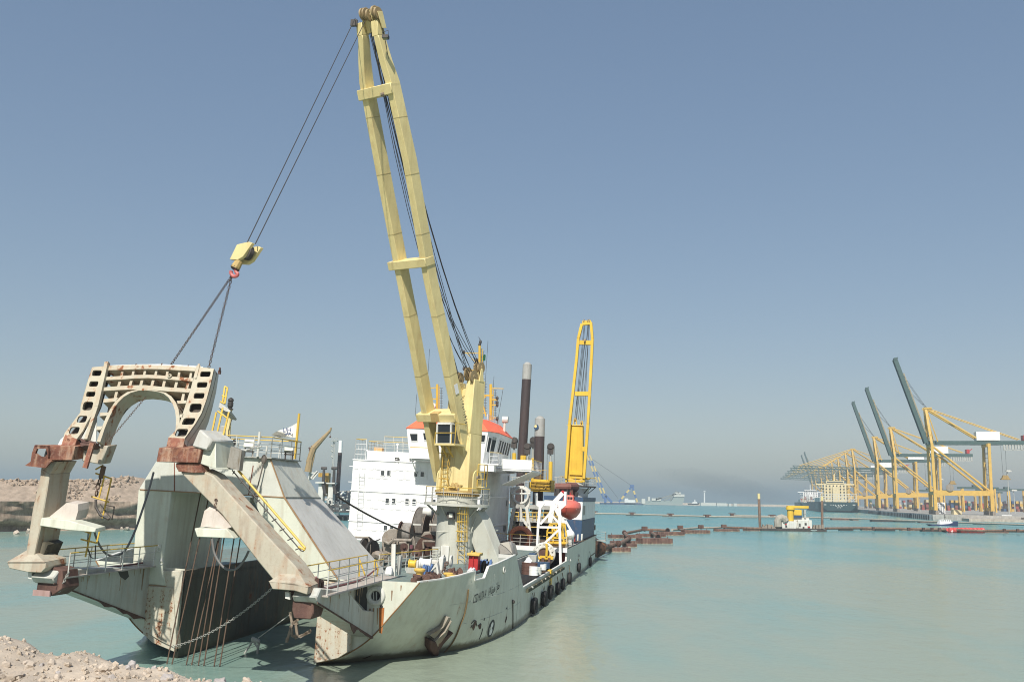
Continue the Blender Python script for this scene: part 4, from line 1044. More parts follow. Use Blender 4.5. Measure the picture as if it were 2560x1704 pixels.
# boom bearings
for a, nm in ((1.62, 1), (-1.62, 1)):
    mb = MB(); prof = [cr(a, -.55, 9.17)]
    for k in range(9): prof.append(cr(a, -.55*math.cos(math.pi*k/8), 10.2+.55*math.sin(math.pi*k/8)))
    prof.append(cr(a, .55, 9.17)); mb.prism(prof, cc*(.10)); bb = build('boom_bearing', mb, CREAM, K)
    mb = MB(); mb.tube(cr(a-.1, 0, 10.2), cr(a+.2, 0, 10.2), .2, 12); build('pin', mb, MACH, bb)
mb = MB(); mb.box(V((7.3, 21.2, 9.5)), V((7.9, 22.3, 9.56))); w_ = build('service_platform', mb, CREAM, K)
rail(w_, [V((7.35, 21.2, 9.56)), V((7.85, 21.2, 9.56)), V((7.85, 22.3, 9.56))], 1.6, 1.4, RAILY, RAILY, bars=2, r=.03)
mb = MB(); rr = random.Random(3)
for i in range(9): rock(mb, cr(.3+rr.random()*1.0, 1.2+rr.random()*.2, 9.3+rr.random()*.35), .16, i*2.2, 6, 4)
build('grease_heap', mb, MATS['rusty cream'], K, smooth=30)

# boom
P0 = C0+UP*9.9
tip = V((0.4, 9.0, 40.2)); bd = (tip-P0).normalized()
nb = bd.cross(cc).normalized()
if nb.y < 0: nb = -nb
PB = (P0, nb)
def bp(u, v): return S(u, v, pl=PB)
RR = [(946, 88), (949, 100), (962, 150), (978, 205), (1020.5, 400), (1073, 700), (1100, 830), (1135.5, 1000), (1146, 1050), (1160, 1140), (1172, 1215)]
LL = [(906, 88), (907.5, 100), (909, 150), (912, 205), (948, 400), (1005, 700), (1030, 830), (1061, 1000), (1070, 1050), (1084, 1140), (1094, 1205)]
WF = [.42, .45, .5, .52, .52, .52, .52, .52, .52, .45, .36]; DP = [.7, .75, .85, 1.0, 1.05, 1.05, 1.05, 1.05, 1.05, .8, .55]
def leg(px):
    mb = MB(); rings = []
    for (u, v), wf, dp in zip(px, WF, DP):
        p = bp(u, v); rings.append([p, p-cc*wf, p-cc*wf+nb*dp, p+nb*dp])
    n = len(rings); vs_ = [p for r in rings for p in r]; fs = [(0, 1, 2, 3), tuple(4*(n-1)+i for i in (3, 2, 1, 0))]
    for i in range(n-1):
        for k in range(4): fs.append((i*4+k, i*4+(k+1) % 4, (i+1)*4+(k+1) % 4, (i+1)*4+k))
    mb.add(vs_, fs); return build('boom_leg', mb, CREAM, K, bevel=.03, smooth=12)
LGR = leg(RR); LGL = leg(LL)
SEAM = mat('boom weld seam', (.45, .36, .16), .6, rust=.3)  # the welded joints' own darker colour
for px, L_ in ((RR, LGR), (LL, LGL)):      # welded plate joints round the legs
    for (u0, v0), (u1, v1), k in ((px[4], px[5], .12), (px[4], px[5], .62), (px[5], px[6], .7), (px[6], px[7], .65), (px[3], px[4], .45)):
        p = bp(u0+(u1-u0)*k, v0+(v1-v0)*k); mb = MB(); a = p+cc*.006-nb*.006; mb.prism([a, a-cc*.53, a-cc*.53-bd*.035, a-bd*.035], -nb*.004); mb.prism([a, a+nb*1.05, a+nb*1.05-bd*.035, a-bd*.035], cc*.004); build('weld_seam', mb, SEAM, L_, smooth=0)
def cross(uL, vL, uR, vR, h, d, over=.12):
    a = bp(uL, vL); b = bp(uR, vR); b = a+cc*((b-a).dot(cc))
    a = a-cc*over; f = -nb*.14; mb = MB()
    mb.hexa([a+f, b+f, b+f-bd*h, a+f-bd*h], [p+nb*(d+.14) for p in (a+f, b+f, b+f-bd*h, a+f-bd*h)])
    return build('boom_cross_beam', mb, CREAM, K, bevel=.04)
cross(897, 226, 978, 204, .72, 1.0); cross(973, 655, 1064, 643, .62, 1.0); X3 = cross(1044, 1034, 1137, 1031, .62, 1.15)
mb = MB(); a = bp(1078, 1032); mb.hexa([a-nb*.2+UP*.05, a-nb*.2+cc*.72+UP*.05, a-nb*.2+cc*.72-bd*.66, a-nb*.2-bd*.66], [p+nb*.5 for p in (a-nb*.2+UP*.05, a-nb*.2+cc*.72+UP*.05, a-nb*.2+cc*.72-bd*.66, a-nb*.2-bd*.66)]); build('hatch_box', mb, MATS['rusty cream'], X3, bevel=.02)
mb = MB(); p = bp(955, 236); mb.tube(p, p+cc*.3, .18, 10); build('sheave_bracket', mb, MACH, K)
# head: caps and sheaves
for px, w in (((931, 66), (948, 100)), ((892, 78), (907, 100))):
    pass
def cap(px, wf, top_h):
    p = bp(*px); mb = MB(); q0 = [p, p-cc*wf, p-cc*wf+nb*.8, p+nb*.8]
    q1 = [x+bd*top_h for x in (p+nb*.18, p-cc*wf+nb*.18, p-cc*wf+nb*.72, p+nb*.72)]
    mb.hexa(q0, q1); build('boom_head', mb, CREAM, K, bevel=.03)
cap((946, 88), .56, 1.0); cap((906, 88), .5, .85)
mb = MB(); a = bp(906, 84); b = bp(934, 78); mb.hexa([a+nb*.5, b+nb*.5, b+nb*.5+bd*1.1, a+nb*.5+bd*1.1], [p+nb*.25 for p in (a+nb*.5, b+nb*.5, b+nb*.5+bd*1.1, a+nb*.5+bd*1.1)]); build('head_plate', mb, CREAM, K, bevel=.02)
def sheave(c, r, w=.16, ax=None, parent=None, m=None):
    mb = MB(); ax = cc if ax is None else ax
    mb.lathe([(r*.25, -w*.7), (r*.3, -w*.5), (r*.96, -w*.5), (r, -w*.42), (r*.88, 0), (r, w*.42), (r*.96, w*.5), (r*.3, w*.5), (r*.25, w*.7)], c, ax, 22)
    return build('sheave', mb, m or mat('sheave grime', (.33, .25, .13), .6, rust=.3, dirt=.7), parent or K)
SH = []
for u, v, dn in ((898, 36, 0), (905, 35, .0), (914, 38, 0), (927, 30, 0), (935, 33, 0)):
    SH.append(bp(u, v)+nb*.45); sheave(SH[-1], .42)
mb = MB()
for u, v in ((895, 34), (920, 33), (931, 27), (940, 36)):
    p = bp(u, v)+nb*.45; mb.prism([p-cc*.02+bd*.2-nb*.25, p-cc*.02+bd*.2+nb*.3, p-bd*.9+nb*.35, p-bd*.9-nb*.1], cc*.05)
build('sheave_cheek', mb, CREAM, K, bevel=.01)
mb = MB(); p = bp(885, 59); mb.box(p+V((-.22, -.1, -.2)), p+V((.22, .1, .25))); build('limit_switch', mb, DARK, K)
p = bp(957, 92); mb = MB(); mb.box(p+V((0, -.2, -.16)), p+V((.42, .15, .05))); fb2 = build('boom_light', mb, DARK, K); mb = MB(); mb.box(p+V((.05, -.18, -.18)), p+V((.38, .1, -.161))); build('glass', mb, mat('green glass', (.10, .15, .12), .1), fb2)
mb = MB(); mb.path([p+V((0, -.15, 0)), p+V((0, -.18, .22)), p+V((.4, -.15, .36)), p+V((.42, -.1, .05))], .02, 5); build('bracket', mb, DARK, fb2)
# name plate and faded lettering on the boom sides
mb = MB(); a = S(1141, 965, pl=(bp(1135.5, 1000)+cc*.004, cc)); o = bp(1128, 962)
o1 = bp(1129, 965)+cc*.012; mb.prism([o1+nb*.28, o1+nb*.72, o1+nb*.72-bd*.75, o1+nb*.28-bd*.75], cc*.01); build('sign_plate', mb, WHITE, LGR, smooth=0)
FADE = mat('faded lettering', (.43, .37, .24), .6)
def worn(px0, px1, n, leg_px, dmid, h, seed, mtl=FADE, parent=LGL):
    rr = random.Random(seed); mb = MB()
    for i in range(n):
        k = i/n; u = px0[0]+(px1[0]-px0[0])*k; v = px0[1]+(px1[1]-px0[1])*k
        p = bp(u, v)+cc*.006+nb*dmid; L_ = h*(.5+.6*rr.random())
        for j in range(2+rr.randrange(2)):
            q = p+nb*(rr.random()-.5)*.35-bd*rr.random()*L_*.6
            mb.prism([q, q+nb*(.10+.14*rr.random()), q+nb*(.10+.14*rr.random())-bd*L_*.5, q-bd*L_*.45], cc*.003)
    return build('faded_lettering', mb, mtl, parent, smooth=0)
worn((940, 365), (968, 510), 17, LL, .55, .42, 5)
worn((1146, 1000), (1158, 1065), 10, RR, .35, .12, 8, DARK, LGR)
# cab hanging under the lowest cross beam
fx = S(1110, 1085, s=19.6); 
def cbx(u, v, b): return S(u, v, pl=(C0+cb*b, cb))
mb = MB(); A = cbx(1094, 1059, 2.35); B = cbx(1128, 1059, 2.35); Cc = cbx(1127, 1109, 2.35); Dd = cbx(1092, 1109, 2.35)
def frame4(mb, q, wv, d):
    for a, b in ((0, 1), (1, 2), (2, 3), (3, 0)): mb.beam(q[a], q[b], wv, d, up=cb)
frame4(mb, [A, B, Cc, Dd], .11, .12); q = [p-cb*1.25 for p in (A, B, Cc, Dd)]; frame4(mb, q, .1, .1)
for a, b in zip((A, B, Cc, Dd), q): mb.beam(a, b, .09)
mb.hexa([A+UP*.02, B+UP*.02, B-cb*1.25+UP*.02, A-cb*1.25+UP*.02], [p+UP*.12 for p in (A, B, B-cb*1.25, A-cb*1.25)]); cabp = build('cab', mb, OFFW, K)
mb = MB(); mb.prism([p-cb*.02 for p in (A, B, Cc, Dd)], -cb*.02); build('front_window', mb, GLASS, cabp, smooth=0)
mb = MB(); mb.prism([B+UP*0, B-cb*1.2, Cc-cb*1.2, Cc], cc*-.02); build('side_window', mb, GLASSB, cabp, smooth=0)
mb = MB(); mb.hexa([Dd+UP*.04-cc*.15+cb*.1, Cc+UP*.04+cc*.45+cb*.1, Cc-cb*1.3+UP*.04+cc*.45, Dd-cb*1.3+UP*.04-cc*.15], [p-UP*.14 for p in (Dd+UP*.04-cc*.15+cb*.1, Cc+UP*.04+cc*.45+cb*.1, Cc-cb*1.3+UP*.04+cc*.45, Dd-cb*1.3+UP*.04-cc*.15)]); build('cab_floor', mb, CREAM, cabp)
mb = MB()
for a, z0 in ((Dd-cc*.13, 0), (Cc+cc*.1, 0), (Cc+cc*.42, 0)): mb.tube(a+cb*.1, a+cb*.1+UP*.85, .025)
mb.tube(Dd-cc*.13+cb*.1+UP*.8, Cc+cc*.42+cb*.1+UP*.8, .025); mb.tube(Cc+cc*.42+cb*.1+UP*1.5, Cc+cc*.42+cb*.1, .03); mb.tube(Cc+cc*.42+UP*1.5, Cc+cc*.42-cb*1.2+UP*1.5, .03)
for k in (.3, .7): mb.beam(Dd.lerp(Cc, k)+UP*-.1, Dd.lerp(Cc, k)-cb*.9-UP*.9, .09)
build('cab_rail', mb, RAILY, cabp)
mb = MB(); mb.hexa([A-cb*1.26, B-cb*1.26, Cc-cb*1.26, Dd-cb*1.26], [p-cb*.6 for p in (A-cb*1.26, B-cb*1.26, Cc-cb*1.26, Dd-cb*1.26)]); build('cab_mount', mb, CREAM, cabp)
# king post sheaves and luffing ropes
KS = []
for a, b, z, r in ((-.75, -.1, 17.65, .5), (-.5, -.1, 17.6, .48), (.55, .35, 17.9, .5), (.75, -.55, 18.5, .45), (.98, -.7, 18.5, .45), (1.0, .25, 17.7, .5)):
    c = cr(a, b, z); KS.append(c); sheave(c, r)
mb = MB()
for a, b, z in ((-.9, -.1, 17.3), (-.62, -.1, 17.3), (.4, .3, 17.4), (.64, -.55, 17.4), (.88, -.6, 17.4), (1.12, -.6, 17.4)):
    p = cr(a, b, z); mb.hexa([p-cb*.3, p+cb*.3, p+cb*.3+cc*.06, p-cb*.3+cc*.06], [q+UP*(1.0 if b < -.3 else .45) for q in (p-cb*.1, p+cb*.1, p+cb*.1+cc*.06, p-cb*.1+cc*.06)])
build('sheave_cheek', mb, CREAM, K)
top = [x for x in SH]
n_rope = 0
def rope(a, b, r=.022, name='luffing_rope', m=WIRE, sg=.0):
    mb = MB(); mb.path(sag(a, b, sg, 8) if sg else [a, b], r, 5); return build(name, mb, m, K)
m1 = bp(940, 232)+nb*.5+cc*.2     # rope guide at the upper cross beam
for i, (j, k) in enumerate(((0, 1), (1, 1), (2, 3), (2, 3), (3, 4), (3, 4), (4, 4), (5, 4), (5, 3), (2, 2), (3, 1), (4, 2), (5, 2))):
    a = KS[j]+cc*(.05*(i % 3-1)); b = top[k]+cc*(.06*(i % 4-1.5))+nb*.1; rope(a, b, .024, sg=.3+.3*i)
rope(cr(-.6, .2, 17.6), top[0]+nb*.15, .022, 'hoist_rope'); rope(cr(-.4, .2, 17.6), top[1]+nb*.1, .022, 'hoist_rope')

# ---- hook block hanging from the boom, drawn towards the bow
HKs = -7.2
def hk(u, v, ds=0): return S(u, v, s=HKs+ds)
B_ = thing('hook_block', 'cream yellow crane hook block with a faded red hook in mid air', 'hook block', hk(600, 640))
mb = MB(); f = [(574, 648), (592, 611), (608, 607), (623, 604), (630, 607), (607, 641), (594, 649)]
ff = [hk(u, v) for u, v in f]; mb.prism(ff, (.10, .12, -.02)); build('cheek_plate', mb, CREAM, B_, bevel=.01)
mb = MB(); mb.prism([p+V((.26, .42, -.10)) for p in ff], (.10, .12, -.02)); build('cheek_plate', mb, CREAM, B_, bevel=.01)
dv = (hk(628, 605)-hk(596, 648)).normalized()
mb = MB(); c = sum(ff, V())/7+V((.2, .3, -.08)); mb.lathe([(.32, -.12), (.35, -.1), (.35, .1), (.32, .12)], c, (.5, .8, -.1), 18); build('sheave', mb, DARK, B_)
mb = MB(); a = hk(586, 652); b = hk(578, 668); mb.tube(a+V((.15, .2, .05)), b+V((.12, .16, 0)), .19, 10, .23); build('swivel', mb, MATS['rusty cream'], B_)
mb = MB(); mb.tube(b+V((.12, .16, 0)), b+V((.1, .14, -.05)), .24, 10, .2); build('swivel_cap', mb, DARK, B_)
hp = [(580, 671), (582, 678), (586, 683), (583, 688), (576, 689), (571, 685), (569, 680), (570, 675)]
mb = MB(); P = cat_rom([hk(u, v)+V((.1, .14, 0)) for u, v in hp], 3); mb.path(P, .085, 8); build('hook', mb, HOOKR, B_)
HOOK = hk(572, 686)+V((.1, .14, 0))
for a, b in ((bp(888, 46), ff[2]+V((.1, .15, 0))), (bp(911, 52)+nb*.1, ff[4]+V((.1, .15, .0)))):
    mb = MB(); mb.path([a, b], .026, 5); build('hoist_rope', mb, WIRE, K)

# ================================================================== GANTRY over the bow: arch being lifted, two leaning legs
AP = (V((0, -7.5, 10.35)), V((0, -.912, .41)))
def ap(x, y, src=2):      # pixel readings taken in an enlarged crop of the arch
    if src == 2: u, v = 200+x/5.89, 890+y/5.89
    else: u, v = x/3.734, 880+y/3.734
    return S(u, v, pl=AP)
AN = AP[1]; back = -AN
G = thing('gantry_arch', 'weathered cream steel arch of the ladder gantry hanging in chain slings above the bow', 'gantry arch', (-3.6, -7.2, 10.4))
LC_o = [(180, 165), (400, 140), (355, 360), (300, 600), (225, 830), (160, 1020), (60, 1290), (-45, 1290), (-75, 1300)]
def holes(boxes, src, rr=.28):
    out = []
    for x0, y0, x1, y1, sk in boxes:
        r = min(x1-x0, y1-y0)*rr
        q = rrect(x0, y0, x1, y1, r, 3); yc = (y0+y1)/2
        out.append([ap(x-(y-yc)*sk, y, src) for x, y in q])
    return out
def z1(x, y): return ((x/3.734)-200)*5.89, ((880+y/3.734)-890)*5.89
lh = [(180, 205, 313, 290, .25), (137, 367, 266, 446, .25), (92, 520, 223, 594, .25), (42, 668, 186, 795, .25)]
for b_ in ((722, 592, 808, 656), (648, 696, 738, 763)):
    x0, y0 = z1(b_[0], b_[1]); x1, y1 = z1(b_[2], b_[3]); lh.append((x0, y0, x1, y1, .35))
colL = [(180, 162), (412, 140), (350, 380), (270, 690), (178, 860), (60, 1085), (-64, 1235), (-64, 1285), *[]]
bl = z1(570, 872); bl2 = z1(700, 870); bl3 = z1(604, 752); bl4 = z1(610, 745); bl5 = z1(750, 560)
colL = [(180, 162), (412, 140), (345, 390), (255, 700), (180, 862), (112, 960), (40, 1100), (bl2[0]+25, bl2[1]-95), (bl2[0], bl2[1]), (bl[0], bl[1]), (bl3[0], bl3[1]), (bl5[0], bl5[1]), (8, 745), (60, 560), (120, 350)]
TH = .09
mb = MB(); mb.plate([ap(*p) for p in colL], holes(lh, 2), back*TH); build('column_plate', mb, ARCH, G, smooth=30)
rh = [(1770, 222, 1921, 303, .2), (1722, 380, 1873, 460, .2), (1675, 540, 1830, 622, .2), (1614, 695, 1786, 825, .2), (1512, 908, 1686, 1008, .45), (1408, 1068, 1580, 1178, .4)]
colR = [(1715, 140), (1760, 128), (1790, 165), (1972, 182), (1920, 420), (1860, 640), (1788, 840), (1700, 990), (1545, 1205), (1520, 1342), (1272, 1338), (1300, 1195), (1398, 1105), (1410, 1062), (1466, 985), (1560, 700), (1640, 440)]
mb = MB(); mb.plate([ap(*p) for p in colR], holes(rh, 2), back*TH); build('column_plate', mb, ARCH, G, smooth=30)
DEP = .85
def strip2(pts0, pts1, dep, name, m=ARCH, f=0.0):
    mb = MB(); n = len(pts0)
    a = [ap(*p)+AN*f for p in pts0]; b = [ap(*p)+AN*f for p in pts1]
    for i in range(n-1): mb.hexa([a[i], a[i+1], b[i+1], b[i]], [p+back*dep for p in (a[i], a[i+1], b[i+1], b[i])])
    return build(name, mb, m, G)
topL = [(415, 140), (600, 133), (800, 128), (1000, 128), (1180, 130), (1400, 138), (1560, 150), (1715, 160)]
topB = [(400, 205), (600, 200), (800, 190), (1000, 187), (1180, 190), (1400, 203), (1560, 212), (1700, 220)]
strip2(topL, topB, DEP, 'chord')
c2 = [(375, 305), (600, 290), (800, 276), (1000, 272), (1180, 280), (1400, 302), (1560, 315), (1680, 322)]; c2b = [(365, 352), (600, 342), (800, 326), (1000, 320), (1180, 330), (1400, 350), (1560, 362), (1662, 370)]
strip2(c2, c2b, DEP*.9, 'chord')
c3 = [(330, 460), (560, 440), (760, 428), (960, 425), (1160, 445), (1350, 460), (1640, 475)]; c3b = [(318, 512), (560, 497), (760, 490), (960, 486), (1160, 505), (1350, 520), (1605, 532)]
strip2(c3, c3b, DEP*.9, 'chord')
def webs(tops, bots, xs, w, lean):
    for x in xs:
        def at(L, x):
            for (a, b), (c, d) in zip(L, L[1:]):
                if a <= x <= c: return b+(d-b)*(x-a)/(c-a)
            return L[-1][1]
        y0 = at(tops, x); y1 = at(bots, x-lean)
        mb = MB(); q = [ap(x, y0), ap(x+w, y0), ap(x+w-lean, y1), ap(x-lean, y1)]
        mb.prism([p+back*.12 for p in q], back*(DEP-.35)); build('web', mb, ARCH, G, smooth=0)
webs(topB, c2, (590, 755, 925, 1092, 1258, 1432, 1605), 34, 18)
webs(c2b, c3, (552, 722, 880, 1045, 1212, 1390, 1560), 40, 28)
mb = MB()
for q in (((505, 505), (545, 505), (520, 610), (478, 620)), ((1495, 535), (1530, 535), (1515, 650), (1468, 645)), ):
    mb.prism([ap(*p)+back*.1 for p in q], back*.7)
build('web', mb, ARCH, G, smooth=0)
for q in (((350, 628), (565, 610), (520, 665), (340, 682)), ((300, 828), (425, 825), (395, 872), (285, 882)), ((248, 1030), (335, 1030), (322, 1080), (240, 1085)), ((1425, 655), (1570, 650), (1560, 690), (1440, 698)), ((1468, 855), (1525, 850), (1515, 900), (1466, 900))):
    mb = MB(); mb.prism([ap(*p) for p in q], back*.6); build('bracket_plate', mb, ARCH, G, smooth=0)
# curved rib (inner edge of the arch) with its soffit
ribO = [(690, 530), (600, 590), (520, 665), (460, 750), (405, 850), (360, 950), (318, 1060), (280, 1160), (245, 1255)]
ribI = [(745, 535), (650, 610), (575, 690), (520, 770), (470, 860), (420, 960), (370, 1070), (335, 1170), (300, 1265)]
ribI = [(740, 540), (640, 600), (560, 680), (500, 765), (450, 860), (405, 960), (362, 1065), (330, 1165), (296, 1262)]
strip2(ribO, ribI, DEP, 'arch_rib')
ribO = [(690, 528), (860, 487), (960, 488), (1080, 500), (1180, 520), (1260, 535), (1345, 590), (1410, 680), (1450, 780), (1466, 900), (1466, 985), (1415, 1062)]
ribI = [(735, 540), (860, 505), (960, 500), (1080, 512), (1170, 528), (1235, 552), (1305, 610), (1362, 700), (1400, 800), (1412, 905), (1412, 985), (1408, 1062)]
strip2(ribO, ribI, DEP, 'arch_rib')
# dark back plating, recess shade put into its colour, and side plates of the two columns
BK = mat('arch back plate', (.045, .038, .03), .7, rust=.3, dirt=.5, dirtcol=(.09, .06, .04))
bk_ = [(395, 150), (1715, 165), (1600, 540), (1470, 880), (1440, 760), (1350, 600), (1220, 530), (1000, 495), (800, 505), (640, 590), (500, 760), (390, 960), (280, 1200), (190, 1200), (250, 900), (330, 480)]
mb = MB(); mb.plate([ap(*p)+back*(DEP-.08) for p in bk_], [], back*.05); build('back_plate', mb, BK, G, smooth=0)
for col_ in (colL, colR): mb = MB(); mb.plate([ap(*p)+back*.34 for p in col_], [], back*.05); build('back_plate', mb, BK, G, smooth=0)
def wall(pts, dep=DEP, th=.04, m=ARCH, f=.0):
    mb = MB(); P = [ap(*p)+AN*f for p in pts]
    dl = dep if isinstance(dep, list) else [dep]*len(P)
    for a, b, d0, d1 in zip(P, P[1:], dl, dl[1:]): mb.hexa([a, b, b+back*d1, a+back*d0], [q+V((-th, th, 0)) for q in (a, b, b+back*d1, a+back*d0)])
    return build('side_plate', mb, m, G, smooth=35)
wall([(1972, 182), (1920, 420), (1860, 640), (1788, 840), (1700, 990), (1545, 1205), (1520, 1342)], [.6, .7, .75, .85, 1.0, 1.15, 1.1], m=mat('arch side grey', (.50, .51, .47), .5, rust=.28, dirt=.35))
wall([(180, 162), (120, 350), (60, 560), (8, 745)], DEP); wall([(180, 162), (412, 140)], DEP); wall([(1760, 160), (1972, 182)], .6)
# post standing proud on the left column and the plate of the left foot
mb = MB(); mb.beam(ap(412, 105)+AN*.06, ap(265, 760)+AN*.06, .18, .22, up=AN); mb.beam(ap(265, 760)+AN*.06, ap(106, 1240)+AN*.06, .16, .2, up=AN); build('post', mb, ARCH, G)
mb = MB(); mb.prism([ap(170, 880)+back*.12, ap(235, 740)+back*.12, ap(215, 1240)+back*.12, ap(95, 1240)+back*.12, ap(-5, 1200)+back*.12], back*.04); build('foot_plate', mb, mat('arch side grey', (1, 1, 1)), G, smooth=0)
mb = MB(); mb.prism([ap(1742, 120), ap(1772, 120), ap(1720, 330), ap(1690, 330)], AN*.05); build('strap', mb, ARCH, G, smooth=0)
# rusty feet
mb = MB(); q = [(bl[0]-3, bl[1]), (bl2[0]+4, bl2[1]), (bl2[0]+30, bl2[1]-95), (bl3[0]+8, bl3[1]+25)]; mb.prism([ap(*p)+AN*.02 for p in q], back*.9); build('rusty_foot', mb, RUST, G, bevel=.02)
mb = MB(); q = [(1270, 1340), (1522, 1344), (1542, 1208), (1300, 1195)]; mb.prism([ap(*p)+AN*.02 for p in q], back*.9); build('rusty_foot', mb, RUST, G, bevel=.02)
mb = MB(); q = [(-5, 1205), (230, 1262), (240, 1285), (20, 1262)]; mb.prism([ap(*p) for p in q], back*.8); q = [(0, 1270), (240, 1290), (200, 1320), (90, 1310), (10, 1330)]; mb.prism([ap(*p) for p in q], back*.5); build('torn_plate', mb, DRUST, G, smooth=0)
# top walkway edge (pale plates, grating) and lugs
mb = MB(); t0 = [(430, 118), (800, 104), (1180, 100), (1560, 118), (1800, 140)]
for a, b in zip(t0, t0[1:]): mb.hexa([ap(*a)+back*.1, ap(*b)+back*.1, ap(b[0], b[1]+28)+back*.1, ap(a[0], a[1]+28)+back*.1], [p+back*.9 for p in (ap(*a), ap(*b), ap(b[0], b[1]+28), ap(a[0], a[1]+28))])
build('top_plate', mb, mat('flaking white', (.70, .69, .66), .6, rust=.3, dirt=.6, rscale=3), G, smooth=0)
for x, y in ((800, 112), (1180, 105), (1572, 132), (340, 130), (2035, 165)):
    mb = MB(); c = ap(x, y)+back*.2; mb.torus(c, (1, .3, 0), .09, .035, 10, 5); mb.box(c-V((.06, .05, .22)), c+V((.06, .05, -.05))); build('lug', mb, DRUST, G)
c = ap(1325, 298)+AN*.05; mb = MB(); mb.torus(c, AN, .08, .035, 12, 6); build('pad_eye', mb, ARCH, G)
# ladder platform with yellow rails on the outboard side
mb = MB(); 
def gp(x, y): return ap(x, y)+back*.7
for a, b in (((2050, 335), (2090, 355)), ((2090, 355), (2050, 590)), ((2050, 335), (2030, 480)), ((2010, 470), (2060, 490)), ((2050, 590), (1985, 560)), ((2020, 650), (1920, 1080)), ((1945, 700), (2080, 800)), ((2110, 715), (2005, 1140)), ((2005, 1140), (1850, 1045)), ((1850, 1045), (1920, 720)), ((2030, 480), (2015, 580))): mb.tube(gp(*a), gp(*b), .045, 6)
build('guard_rail', mb, RAILY, G)
mb = MB(); mb.prism([gp(1975, 570), gp(2135, 690), gp(2125, 715), gp(2060, 700), gp(1955, 640)], back*.8); build('step_platform', mb, GREY, G)
mb = MB(); mb.prism([ap(1440, 700)+back*.5, ap(1555, 705)+back*.5, ap(1500, 840)+back*.5], back*.04); build('gusset', mb, OFFW, G, smooth=0)

# legs
LP = (V((0, -8.2, 4.4)), V((0, -.995, .0995)))
def lp(u, v): return S(u, v, pl=LP)
def leg3(x, y): return lp(380+x/4.355, 1060+y/4.355)     # readings of the right leg
def leg1(x, y): return lp(60+x/3.5625, 1080+y/3.5625)    # readings of the left leg
AFT = V((0, 1.15, .1))
def leg_part(parent, name, pts, vec, m, rd, f=0, **k):
    mb = MB(); mb.prism([rd(*p)+V((0, -f, 0)) for p in pts], vec); return build(name, mb, m, parent, **k)
Lr = thing('gantry_support', 'slanting scraped gantry leg on the starboard horn, right of the ladder wires', 'gantry support', (6.4, -8.3, 4.6))
Ll = thing('gantry_support', 'steep gantry leg with a torn rusty box on the port horn at the far left', 'gantry support', (-6.4, -8.3, 4.6))
leg_part(Lr, 'beam', [(305, 520), (535, 500), (665, 562), (1250, 1212), (1560, 1545), (1690, 1735), (1320, 1700), (1140, 1478), (760, 985)], AFT, LEGP, leg3, bevel=.05)
leg_part(Lr, 'head_block', [(105, 258), (570, 262), (535, 425), (275, 418), (76, 412)], V((0, 1.9, .25)), RUST, leg3, .25, bevel=.03)
leg_part(Lr, 'head_block', [(277, 420), (534, 428), (576, 526), (470, 530), (302, 516), (272, 460)], V((0, .7, .05)), RUST, leg3, .12, bevel=.02)
# clamp box on the outboard side
mb = MB(); f0 = [leg3(*p)+V((0, -.35, 0)) for p in ((555, 57), (697, 175), (640, 292), (470, 245))]; bv = V((.2, 1.8, .05))
mb.hexa(f0, [p+bv for p in f0]); build('clamp_box', mb, mat('clamp grey', (.52, .52, .48), .5, rust=.15, dirt=.3), Lr, bevel=.06)
mb = MB(); f1 = [leg3(*p)+V((0, -.05, 0)) for p in ((562, 265), (640, 290), (695, 178), (700, 470), (720, 492), (530, 432))]; mb.prism(f1, V((.12, 1.6, .05))); build('side_box', mb, TOWERG, Lr, bevel=.04)
mb = MB(); q = [leg3(*p)+V((0, .9, 0)) for p in ((760, 225), (880, 275), (850, 500), (715, 455))]; mb.prism(q, V((.05, .25, 0))); build('scuffed_plate', mb, mat('scuffed plate', (.26, .25, .22), .7, rust=.3, dirt=.9, streak=3), Lr)
leg_part(Lr, 'arm', [(478, 1130), (825, 1135), (925, 1240), (505, 1225)], V((0, .7, .05)), TOWERG, leg3, .15, bevel=.03)
mb = MB(); q = [leg3(*p) for p in ((570, 942), (680, 945), (860, 1120), (815, 1134), (528, 1112))]; mb.prism([p+V((0, .0, 0)) for p in q], V((0, .5, .2))); build('arm_cover', mb, mat('dusty white', (.56, .50, .44), .6, dirt=.4, rust=.2), Lr, smooth=0)
def leg4(x, y): return lp(440+x/3.8, 1340+y/3.8)
def pyramid(parent, rd, apex, base, m):
    mb = MB(); a = rd(*apex)+V((0, .45, 0)); P = [rd(*p)+V((0, -.45, 0)) for p in base]; Q = [p+V((0, 1.6, .1)) for p in P]
    mb.add([a]+P+Q, [(0, i+1, i+2) for i in range(len(P)-1)]+[(0, len(P), len(P)+len(Q)), (0, len(P)+1, 1), tuple(range(len(P), 0, -1))]+[(i+1, i+2, len(P)+i+2, len(P)+i+1) for i in range(len(P)-1)])
    return build('foot_cone', mb, m, parent, smooth=0)
pyramid(Lr, leg4, (1085, 285), [(920, 420), (1160, 433), (1292, 474)], LEGP)
leg_part(Lr, 'foot_box', [(922, 421), (1160, 433), (1290, 476), (1285, 545), (1165, 508), (955, 492)], V((0, 1.5, .1)), LEGP, leg4, .45, bevel=.03)
leg_part(Lr, 'pivot_block', [(1050, 525), (1100, 510), (1165, 512), (1290, 548), (1300, 720), (1275, 792), (1110, 782), (1090, 700), (1098, 610)], V((0, 1.2, 0)), DRUST, leg4, -.1, bevel=.04)
leg_part(Lr, 'shoe', [(1045, 525), (1085, 530), (1090, 598), (1046, 586)], V((0, .5, 0)), OFFW, leg4, .1)
